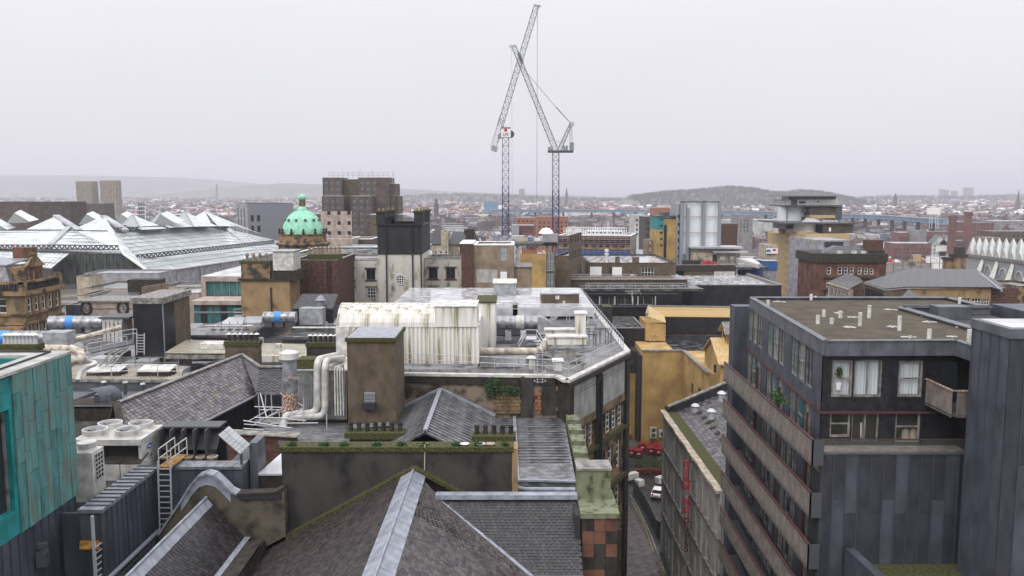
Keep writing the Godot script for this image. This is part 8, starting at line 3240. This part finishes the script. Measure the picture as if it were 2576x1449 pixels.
	for k in 12:
		for j in 3:
			s.box(25.5+k*0.8+0.02,26.28+k*0.8,[10.0,22.0+k % 3,31.0 - k % 2][j]+0.01,[22.0+k % 3,31.0 - k % 2,tp - 0.5][j],41.9,42.0)
			part(st,"zinc_panel",s,M.zinc_dark if (k*5+j*3) % 4 else M.zinc)
		s.box(26.28+k*0.8,26.33+k*0.8,10,tp - 0.5,41.85,41.9)
		part(st,"standing_seam",s,M.seam)
	s.box(25.4,40,tp - 0.5,tp,41.8,45.5)
	part(st,"parapet",s,M.zinc_light)
	s.box(25.7,40,tp,tp+0.03,42.2,45.2)
	part(st,"wet_top",s,M.white_roof)
	var lw:=thing("mossy_terrace","low mossy flat roof with a raking zinc parapet below the seamed wall","roof",V(22,15,-44))
	s.box(xx(2170,46,22.5),xb,20,22.6,40,zl - 0.1)
	part(lw,"moss_bed",s,M.moss)
	var p0:=at(2126,1378,46.2)
	var p1:=at(2215,1460,40.5)
	s.slab([p0,p1,p1 - V(0,5,0),p0 - V(0,5,0)],V(0.5,0,0))
	part(lw,"raking_parapet",s,M.zinc)
func seam_wall(o:Node3D,x:float,d0:float,d1:float,h0:float,h1:float,w:float,m:Material)->void:
	var s:=Shape.new()
	var n:=int((d1 - d0)/w)
	for k in n:
		var a:=lerpf(d0,d1,k/float(n))
		var b:=lerpf(d0,d1,(k+1.0)/n)
		s.box(x - 0.08,x+rng.randf_range(-0.005,0.01),h0,h1,a+0.012,b - 0.012)
		part(o,"zinc_panel",s,m)
		s.box(x,x+0.05,h0,h1,b - 0.012,b+0.012)
		part(o,"standing_seam",s,M.seam)
func near_left()->void:
	var x:=-20.5
	var top:=36.8
	var low:=29.95
	var o:=thing("copper_building","building clad in staggered blue green copper panels over dark zinc","building",V(-25,18,-33))
	var s:=Shape.new()
	var d:=38.0
	while d>27.5:
		var w:=rng.randf_range(0.4,0.62)
		var h:=low
		while h<top - 0.3:
			var e:=minf(top - 0.12,h+rng.randf_range(0.9,3.2))
			if e>top - 0.9:e=top - 0.12
			if not (d<33.9 and d>31.6 and e>31.0 and h<35.3):
				s.box(x - 0.06,x+rng.randf_range(0.0,0.04),h+0.01,e - 0.01,d - w+0.01,d - 0.01)
				part(o,"copper_panel",s,M.verdigris if rng.randf()<0.75 else M.dome_teal)
			h=e
		d -= w
	s.box(-32,x - 0.5,low,top - 0.9,24,37.9)
	part(o,"core",s,M.dark)
	s.box(x - 0.5,x - 0.061,low,31.0,24,37.9)
	s.box(x - 0.5,x - 0.061,35.3,top - 0.2,24,37.9)
	s.box(x - 0.5,x - 0.061,31.0,35.3,33.9,37.9)
	part(o,"backing",s,M.teal)
	s.box(x - 0.45,x - 0.4,31.0,35.3,31.2,33.2)
	part(o,"window_pane",s,M.dark_glass)
	s.box(x - 0.4,x - 0.07,31.0,35.3,33.2,33.9)
	part(o,"window_reveal",s,M.teal)
	for k in 2:
		s.box(x - 0.42,x - 0.3,31.0,35.3,31.9+k*1.25,32.0+k*1.25)
		part(o,"window_frame",s,M.coping)
	s.box(x - 1.3,x+0.05,top - 0.12,top,22,38.05)
	s.box(-34,x - 1.31,top - 0.12,top,36.9,38.05)
	part(o,"coping",s,M.panel_grey)
	s.box(-34,x - 1.31,top - 1.0,top - 0.13,36.75,36.9)
	s.box(x - 1.4,x - 1.31,top - 1.0,top - 0.13,22,36.75)
	part(o,"inner_parapet",s,M.teal)
	s.box(-34,x - 1.4,top - 1.2,top - 1.0,22,36.75)
	part(o,"roof",s,M.wet_dark)
	s.tube(V(x - 0.5,top+0.05,-23),V(x - 0.7,top+0.05,-37.6),0.04,6)
	s.tube(V(x - 0.7,top+0.05,-37.6),V(-33,top+0.05,-37.4),0.04,6)
	part(o,"cable",s,M.dark)
	s.box(x - 1.1,x - 0.2,15,low - 0.02,24,37.8)
	part(o,"zinc_backing",s,M.zinc)
	seam_wall(o,x - 0.1,27,37.8,15,low - 0.02,0.56,M.zinc)
	for q in [[110,1372,0.1],[140,1404,0.3]]:
		var p:=at(q[0],q[1],34.6)
		s.hull(Transform3D(Basis(Vector3.UP,0.3),V(x+0.1,p.y,p.z)),V(0.2,q[2],q[2]))
		part(o,"wall_lamp",s,M.dark_steel)
	var z:=thing("zinc_enclosure","low zinc clad enclosure with wet seamed coping around the rooftop chillers","wall",V(-17,26,-42))
	seam_wall(z,-18.5,36.0,41.9,26.4,29.8,0.49,M.zinc)
	for k in 12:
		s.box(-19.5,-18.38,29.8,29.97,35.9+k*0.5,36.39+k*0.5)
		part(z,"coping_sheet",s,M.zinc_wet)
		s.box(-19.5,-18.36,29.97,30.02,36.39+k*0.5,36.42+k*0.5)
		part(z,"coping_seam",s,M.seam)
	s.box(-19.45,-18.6,26.4,29.79,36.0,41.9)
	s.box(-20.5,-18.52,26.4,29.6,36.4,36.6)
	part(z,"core",s,M.zinc)
	s.box(-24,-18.6,26.4,28.6,36.6,48)
	part(z,"plant_floor",s,M.wet_dark)
	var xe:=xx(610,42,29.95)
	var n:=9
	for k in n:
		s.box(lerpf(-18.4,xe,k/9.0)+0.01,lerpf(-18.4,xe,(k+1)/9.0) - 0.01,26.4,29.78,42.0,42.1)
		part(z,"zinc_panel",s,M.zinc)
		s.box(lerpf(-18.4,xe,k/9.0)+0.01,lerpf(-18.4,xe,(k+1)/9.0) - 0.01,29.8,29.95,41.9,42.9)
		part(z,"coping_sheet",s,M.zinc_wet)
	s.box(-18.37,xe,26.4,29.79,42.11,42.8)
	part(z,"core",s,M.zinc)
	for k in 4:
		s.box(xe - 0.9+0.01,xe - 0.02,26.4,29.95,42.9+k*0.6,43.48+k*0.6)
		part(z,"zinc_panel",s,M.zinc)
	s.box(xx(628,43,30),xx(648,43,30),26,hh(1114,43),43,44.4)
	part(z,"zinc_pier",s,M.zinc_light)
	var c:=thing("chiller","big white rooftop chiller with four fan cowls and a blue oval badge","air conditioner",V(-22,28.6,-45.5))
	var ct:=30.75
	s.box(-23.9,-20.2,ct - 0.32,ct,44,47)
	part(c,"top_tray",s,M.clean_white)
	s.box(-20.4,-20.22,28.3,ct - 0.33,44.1,46.9)
	part(c,"side_panel",s,M.clean_white)
	s.box(-23.8,-20.5,29.6,ct - 0.33,44.5,46.8)
	part(c,"dark_coil",s,M.dark)
	for q in [[-23.1,44.85],[-21.3,44.85],[-22.9,46.2],[-21.15,46.2]]:
		var f:=V(q[0],ct,-q[1])
		s.lathe(f,[Vector2(0.7,0),Vector2(0.64,0.08),Vector2(0.66,0.38),Vector2(0.58,0.38),Vector2(0.56,0.05)],24)
		var fc:=part(c,"fan_cowl",s,M.clean_white)
		s.tube(f+V(0,0.18,0),f+V(0,0.2,0),0.56,20,-1,true)
		part(fc,"grille",s,M.dark_steel)
		for i in 5:
			s.hull(Transform3D(Basis(Vector3.UP,i*TAU/5)*Basis(Vector3.RIGHT,0.4),f+V(cos(i*TAU/5),0.75,-sin(i*TAU/5))*0.3),V(0.26,0.01,0.1))
		part(fc,"blades",s,M.mid_steel)
	var lp:=V(-20.2,ct - 0.62,-45.0)
	var pts:=[]
	for i in 20:pts.append(lp+V(0,sin(TAU*i/20)*0.14,cos(TAU*i/20)*0.3))
	s.slab(pts,V(0.015,0,0))
	var ov:=part(c,"badge",s,M.blue_paint)
	for i in 6:s.bar(lp+V(0.02,-0.05+0.06*(i % 2),-0.18+i*0.06),lp+V(0.02,-0.05+0.06*((i+1) % 2),-0.12+i*0.06),0.025)
	part(ov,"script",s,M.white_paint)
	var tm:=TextMesh.new()
	tm.text="9"
	tm.font_size=40
	tm.pixel_size=0.009
	tm.depth=0.01
	var tp:=MeshInstance3D.new()
	tp.name="number"
	tp.mesh=tm
	tp.material_override=M.dark_steel
	c.add_child(tp)
	tp.rotation.y=PI/2
	tp.position=lp+V(0.03,-0.55,-0.1) - c.position
	s.box(-20.21,-20.19,ct - 0.7,ct - 0.35,46.2,46.6)
	part(c,"red_label",s,M.red_paint)
	for k in 3:
		s.box(-23.4+k*1.1,-22.35+k*1.1,28.6,29.5,43.6,44.6)
		part(c,"lower_casing",s,M.clean_white)
		s.slab([V(-23.4+k*1.1,29.5,-43.6),V(-22.35+k*1.1,29.5,-43.6),V(-22.35+k*1.1,29.75,-44.8),V(-23.4+k*1.1,29.75,-44.8)],V(0,0.05,0))
		part(c,"mossy_top",s,M.stone_dark)
	var v:=thing("cooling_unit","slim cream cooling unit with a gridded side and round top fan beside the copper corner","air conditioner",V(-20.6,28.6,-41))
	var p0:=at(185,1245,40.4)
	var p1:=at(231,1140,40.4)
	s.box(p0.x - 1,p1.x,28.1,p1.y,40.4,41.6)
	part(v,"casing",s,M.clean_white)
	s.lathe(V(p1.x - 0.55,p1.y,-41),[Vector2(0.5,0),Vector2(0.44,0.1),Vector2(0.46,0.4),Vector2(0.4,0.42),Vector2(0,0.4)],18)
	part(v,"fan_cowl",s,M.clean_white)
	s.box(p1.x,p1.x+0.02,p1.y - 1.5,p1.y - 0.15,40.6,41.4)
	var gr:=part(v,"grille",s,M.dark)
	for k in 7:s.bar(V(p1.x+0.03,p1.y - 1.5+k*0.225,-40.6),V(p1.x+0.03,p1.y - 1.5+k*0.225,-41.4),0.035)
	for k in 4:s.bar(V(p1.x+0.03,p1.y - 1.5,-40.6 - k*0.27),V(p1.x+0.03,p1.y - 0.15,-40.6 - k*0.27),0.035)
	part(gr,"grille_bars",s,M.clean_white)
	var dk:=thing("condenser_rack","dark open condenser rack with slanted coils and brass fan rings","air conditioner",V(-18.4,28.4,-46))
	var ra:=xx(412,46,29.5)
	var rb:=xx(556,46,29.5)
	for k in 5:
		var a:=lerpf(ra,rb,k/5.0)
		var b:=lerpf(ra,rb,(k+1)/5.0)
		s.box(a,a+0.07,27.4,30.9,45.3,47)
		part(dk,"frame",s,M.dark_steel)
		s.slab([V(a+0.1,29.7,-45.5),V(b - 0.05,29.7,-45.5),V(b - 0.05,30.8,-46.6),V(a+0.1,30.8,-46.6)],V(0,0.05,0))
		part(dk,"slanted_coil",s,M.dark)
		for y in [29.25,27.9]:
			s.lathe(V((a+b)/2,y,-45.5),[Vector2(0.3,0),Vector2(0.32,0.12),Vector2(0.24,0.14),Vector2(0.22,0.02)],14)
			part(dk,"fan_ring",s,M.cream)
	s.box(ra,rb,30.85,30.95,45.9,47.1)
	part(dk,"top",s,M.dark_steel)
	s.box(ra,rb,27,30.6,46.9,47.0)
	part(dk,"back",s,M.dark)
	var l:=thing("step_ladder","galvanised ladder and railed orange platform stepping over the zinc coping","ladder",at(412,1340,41.6))
	var q0:=at(400,1178,41.4)
	var q1:=at(431,1178,41.4)
	var ph:=q0.y
	q1.y=ph
	var q2:=on(471,1147,ph)
	var q3:=on(441,1146,ph)
	s.slab([q0,q1,q2,q3],V(0,0.08,0))
	part(l,"deck",s,M.orange_deck)
	railing(l,[q0,q3],1.0,1.1,0.03,M.clean_white,2)
	railing(l,[q1,q2],1.0,1.1,0.03,M.clean_white,2)
	var foot:=V(0,ph - 26.5,0)
	for q in [q0,q1]:
		s.bar(q+V(0,0.4,0.1),q - foot+V(0,0,0.25),0.07)
		part(l,"stile",s,M.galvanised)
	for k in 12:
		var u:=k/12.0
		s.bar(q0 - foot*u+V(0,0,0.12),q1 - foot*u+V(0,0,0.12),0.045)
		part(l,"rung",s,M.galvanised)
	var l2:=thing("access_ladder","steel access ladder beside an orange step at the near end of the zinc coping","ladder",at(240,1449,35.5))
	s.slab([at(200,1383,35.4),at(250,1383,35.4),at(250,1362,36),at(201,1362,36)],V(0,0.05,0))
	part(l2,"orange_step",s,M.orange_deck)
	s.bar(at(232,1298,35.4),at(241,1460,35.4),0.11)
	part(l2,"stile",s,M.galvanised)
	for k in 6:
		s.bar(at(238,1378+k*16,35.4),at(256,1364+k*16,35.6),0.05)
		part(l2,"rung",s,M.galvanised)
	var sp:=thing("solar_panel","pair of small tilted solar panels on a pole above the zinc coping","solar panel",at(600,1150,42.5))
	var a0:=at(548,1095,42.3)
	var a1:=at(604,1144,42.0)
	var a2:=at(629,1119,42.9)
	var a3:=at(575,1073,43.2)
	var nrm:=(a1 - a0).cross(a3 - a0).normalized()
	if nrm.y<0:nrm=-nrm
	for k in 2:
		var u0:=k*0.51
		var u1:=u0+0.49
		s.slab([a0.lerp(a3,u0),a1.lerp(a2,u0),a1.lerp(a2,u1),a0.lerp(a3,u1)],nrm*0.05)
		var pn:=part(sp,"panel",s,M.grey_paint)
		for i in 7:
			for j in 3:
				var m:=a0.lerp(a1,(i+0.5)/7).lerp(a3.lerp(a2,(i+0.5)/7),u0+(j+0.5)*0.155)+nrm*0.055
				s.hull(Transform3D(Basis(),m),V(0.03,0.012,0.03))
		part(pn,"cell_marks",s,M.white_paint).set_meta("kind","stuff")
	s.bar(at(606,1140,42.3),at(610,1200,42.3),0.12)
	part(sp,"pole",s,M.dark_steel)
func lead_ridge(o:Node3D,a:Vector3,b:Vector3,sl:float,sr:float,w:float)->void:
	var s:=Shape.new()
	var n:=maxi(1,int(a.distance_to(b)/1.5))
	for k in n:
		var p:=a.lerp(b,k/float(n))+V(0,0.06+0.01*(k % 2),0)
		var q:=a.lerp(b,(k+0.99)/n)+V(0,0.06+0.01*(k % 2),0)
		for e in [-1.0,1.0]:
			var down:=V(e*w,-(sl if e<0 else sr)*w,0)
			s.slab([p,q,q+down,p+down],V(0,0.025,0))
			part(o,"lead_sheet",s,M.lead_light)
	s.tube(a+V(0,0.1,0),b+V(0,0.1,0),0.07,8)
	part(o,"ridge_roll",s,M.lead_light)
func near_roofs()->void:
	var o:=thing("slate_roof_house","old house with steep slate roofs, broad lead ridge and lower cross gable","building",V(-5,20,-35))
	var s:=Shape.new()
	var rh:=hh(1182,40.8)
	var rx:=xx(1041,40.8,rh)
	var pl:=0.55
	var far:=V(rx,rh,-40.9)
	var near:=V(rx,rh,-28)
	var y:=func(x:float)->float:return rh - pl*absf(x - rx)
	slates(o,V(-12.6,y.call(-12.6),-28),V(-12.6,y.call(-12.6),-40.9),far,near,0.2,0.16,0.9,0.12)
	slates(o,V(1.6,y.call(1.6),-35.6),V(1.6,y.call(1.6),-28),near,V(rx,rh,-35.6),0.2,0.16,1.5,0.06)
	var vt:=V(-3.65,y.call(-3.65),-38.9)
	var vb:=V(0.9,y.call(0.9),-35.6)
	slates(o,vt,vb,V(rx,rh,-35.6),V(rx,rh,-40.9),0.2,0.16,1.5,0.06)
	slates(o,V(0.9,y.call(0.9) - 0.05,-35.6),V(3.15,y.call(0.9) - 0.05,-35.6),V(3.15,vt.y+0.05,-38.9),V(-3.65,vt.y+0.05,-38.9),0.24,0.19,0.42,-0.06)  # darker tone paints in the smaller share of sky on this slope
	lead_ridge(o,near,far+V(0,0,0.1),pl,pl,0.62)
	s.bar(V(-3.7,vt.y+0.1,-38.85),V(3.15,vt.y+0.1,-38.85),0.5,0.22)
	part(o,"cross_ridge_lead",s,M.lead_light)
	for k in 9:
		s.bar(vt.lerp(vb,k/9.0)+V(0,0.07,0),vt.lerp(vb,(k+0.98)/9)+V(0,0.06,0),0.2,0.03)
		part(o,"valley_lead",s,M.lead_light)
	s.bar(V(0.9,y.call(0.9),-35.5),V(3.2,y.call(0.9),-35.5),0.4,0.1)
	part(o,"eaves_gutter",s,M.lead_light)
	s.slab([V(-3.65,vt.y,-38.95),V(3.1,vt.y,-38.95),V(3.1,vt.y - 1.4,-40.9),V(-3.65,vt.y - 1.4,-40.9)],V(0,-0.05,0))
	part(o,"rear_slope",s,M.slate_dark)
	s.box(-12.6,3.1,5,y.call(-12.6) - 0.1,28,40.8)
	part(o,"house_wall",s,M.stone_dark)
	for e in [[-12.6,-6.5],[-3.4,0.0]]:
		s.bar(V(e[0],y.call(e[0])+0.12,-40.75),V(e[1] if e[0]<-6 else -3.4,y.call(e[1] if e[0]<-6 else -3.4)+0.12,-40.75),0.5,0.16)
	s.bar(V(-6.5,y.call(-6.5)+0.12,-40.75),V(rx,rh+0.15,-40.75),0.5,0.16)
	s.bar(V(rx,rh+0.15,-40.75),V(-0.8,y.call(-0.8)+0.12,-40.75),0.5,0.16)
	part(o,"mossy_flashing",s,M.moss)
	for q in [[968,1261],[891,1364]]:
		s.hull(Transform3D(Basis(Vector3.UP,0.5),on(q[0],q[1],y.call(-7.0 if q[0]>900 else -7.4)+0.05)),V(0.1,0.04,0.06))
		single("slate_chip",s,M.white_paint,"white scrap lying on the dark slope, "+("nearer the grey wall" if q[0]>900 else "halfway down the lead ridge"),"litter")
	var wt:=hh(1124,41.0)
	var w:=thing("rendered_wall","broad stained grey rendered wall with a moss grown coping across the slate roof","wall",V(-6,20,-41.3))
	var wx:=xx(707,41,wt)
	s.box(wx,0,18,wt - 0.25,41,41.7)
	part(w,"render",s,M.render_grey)
	s.box(wx - 0.1,0.08,wt - 0.25,wt,40.9,41.9)
	part(w,"coping",s,M.moss)
	s.box(0.01,0.3,22,wt - 0.1,41,42.2)
	part(w,"stone_quoin",s,M.ochre)
	s.tube(at(1069,1118,40.95),at(1068,1197,40.93),0.035,6)
	part(w,"pipe",s,M.cream)
	for k in 9:
		bush("coping_moss","tuft of moss and grass on the grey wall coping, %s counting from the zinc side" % ORD[k],V(lerpf(wx+0.8,-0.5,k/8.0)+rng.randf_range(-0.3,0.3),wt+0.04,-41.2),V(0.26,0.11,0.16),110)
	for k in 4:
		var p:=at([1208,1163,1053,1218][k],[1122,1121,1123,1125][k],41.1)
		s.lathe(V(p.x+k*0.1,wt,-41.3),[Vector2(0.14,0),Vector2(0.26,0.08),Vector2(0.22,0.08),Vector2(0.1,0.03),Vector2(0,0.03)],14)
		single("shallow_dish",s,[M.clean_white,M.clean_white,M.yellow_metal,M.rust][k],["white dish with a dark stick on the mossy coping","small white dish beside the wall pipe on the mossy coping","yellow dish on the mossy coping","rusty dish at the stone end of the mossy coping"][k],"dish")
	var c:=thing("wavy_parapet","beige rendered parapet rising in a smooth hump with lead flashing","wall",V(-14,24,-40.6))
	var line:=[[400,1345],[430,1300],[455,1262],[480,1222],[500,1199],[520,1192],[540,1197],[560,1215],[580,1236],[597,1244],[640,1242],[690,1240],[715,1228]]
	for i in line.size() - 1:
		var a:=at(line[i][0],line[i][1],40.5)
		var b:=at(line[i+1][0],line[i+1][1],40.5)
		s.slab([a,b,V(b.x,23,b.z),V(a.x,23,a.z)],V(0,0,-0.45))
	part(c,"render",s,M.render_curve)
	for i in line.size() - 1:
		var a:=at(line[i][0],line[i][1],40.5)
		var b:=at(line[i+1][0],line[i+1][1],40.5)
		s.bar(a+V(0,0.03,-0.2),b+V(0,0.03,-0.2),0.65,0.1)
		part(c,"coping",s,M.stone_dark if i>8 else M.lead_light)
		if i in [2,3,4,5,6,7]:
			s.slab([a,b,b - V(0,0.55,-0.02),a - V(0,0.55,-0.02)],V(0,0,0.03))
			part(c,"lead_apron",s,M.lead_light)
	s.slab([at(600,1246,40.4),at(706,1243,40.4),at(706,1256,40.4),at(600,1258,40.4)],V(0,0,-0.1))
	part(c,"dark_fascia",s,M.dark)
	var wr:=thing("white_lean_roof","small pale sheet roof sloping up beside the grey wall and brick yard wall","roof",at(680,1200,44))
	s.slab([at(648,1192,43),at(712,1192,43),at(712,1136,46.5),at(700,1148,46)],V(0,-0.1,0))
	part(wr,"sheet",s,M.white_roof)
	s.slab([at(640,1194,43.1),at(712,1194,43.1),at(712,1240,43.1),at(640,1240,43.1)],V(0,0,-0.5))
	part(wr,"dark_wall",s,M.stone_dark)
	var l:=thing("small_slate_roof","small steep slate roof with broad pale lead ridge running under the wavy parapet","roof",V(-15,22,-35))
	var lr:=V(-15.35,28.8,-40.3)
	var ln:=V(-15.35,28.8,-30)
	slates(l,V(-13.5,26.7,-30),V(-13.5,26.7,-40.4),lr,ln,0.24,0.2,0.62)
	slates(l,V(-17.0,26.9,-40.4),V(-17.0,26.9,-30),ln,lr,0.24,0.2,0.62)
	lead_ridge(l,ln,lr,1.15,1.15,0.32)
	s.bar(V(-13.4,26.75,-30),V(-13.4,26.75,-40.4),0.3,0.08)
	part(l,"valley_lead",s,M.lead_light)
	s.slab([V(-13.3,26.6,-30),V(-12.4,26.7,-30),V(-12.4,26.9,-39.8),V(-13.3,26.7,-39.8)],V(0,0.06,0))
	part(l,"mossy_sheet",s,M.stone_dark)
	s.box(-18.4,-16.9,20,26.6,28,40.4)
	part(l,"gutter_walk",s,M.wet_dark)
	s.box(-16.9,-12.5,10,26.6,29,40.4)
	part(l,"house_wall",s,M.stone_dark)
	s.tube(V(-18.3,26.7,-30),V(-18.3,26.7,-41.5),0.12,8)
	part(l,"gutter_pipe",s,M.mid_steel)
	var k:=thing("mossy_gable_stack","algae streaked stone stack over a soot stained red sandstone wall beside the cross roof","chimney",V(4,10,-39))
	var d:=39.0
	var kt:=hh(1183,d)
	var kb:=hh(1254,d)
	var x0:=xx(1453,d,kt)
	var x1:=xx(1537,d,kt)
	s.box(x0,x1,kb,kt,d,d+1.2)
	part(k,"stack",s,M.moss_stone)
	s.box(x0 - 0.05,x1+0.05,kt,kt+0.1,d - 0.08,d+1.3)
	part(k,"top_slab",s,M.coping)
	var fd:=zz(1292,kb)
	s.box(x0,x1+0.2,kb - 0.25,kb,fd,d+1.3)
	part(k,"ledge_slab",s,M.moss_stone)
	for j in 14:
		for i in 3:
			s.box(x0+0.1+i*0.55,x0+0.63+i*0.55,kb - 0.27 - (j+1)*0.62,kb - 0.28 - j*0.62,fd+0.05+rng.randf_range(0,0.05),fd+0.5)
			part(k,"stone",s,M.red_sandstone if rng.randf()<0.6 else M.stone_dark)
	s.box(x0+0.05,x1+0.12,0,kb - 0.26,fd+0.12,d+1.2)
	part(k,"core",s,M.stone_dark)
	s.box(x1 - 0.1,5.15,0,kb - 1.0,37.6,41)
	part(k,"lane_wall",s,M.stone_dark)
	s.box(x0 - 0.25,x0 - 0.01,12,kt - 1.5,fd,d+1)
	part(k,"recess_shade",s,M.dark)  # solid dark block painted as the shade beside the stack
	var pw:=thing("lead_parapet","dark stained parapet with a curved lead coping beside the stone stack","wall",V(1.5,22,-42.5))
	var pl2:=[[1290,1214],[1296,1224],[1306,1231],[1322,1233],[1447,1234]]
	for i in 4:
		var a:=at(pl2[i][0],pl2[i][1],42.4)
		var b:=at(pl2[i+1][0],pl2[i+1][1],42.4)
		s.slab([a,b,V(b.x,22,b.z),V(a.x,22,a.z)],V(0,0,-0.4))
		part(pw,"render",s,M.stone_dark)
		s.tube(a+V(0,0,-0.1),b+V(0,0,-0.1),0.14,8)
		part(pw,"lead_coping",s,M.lead_light)
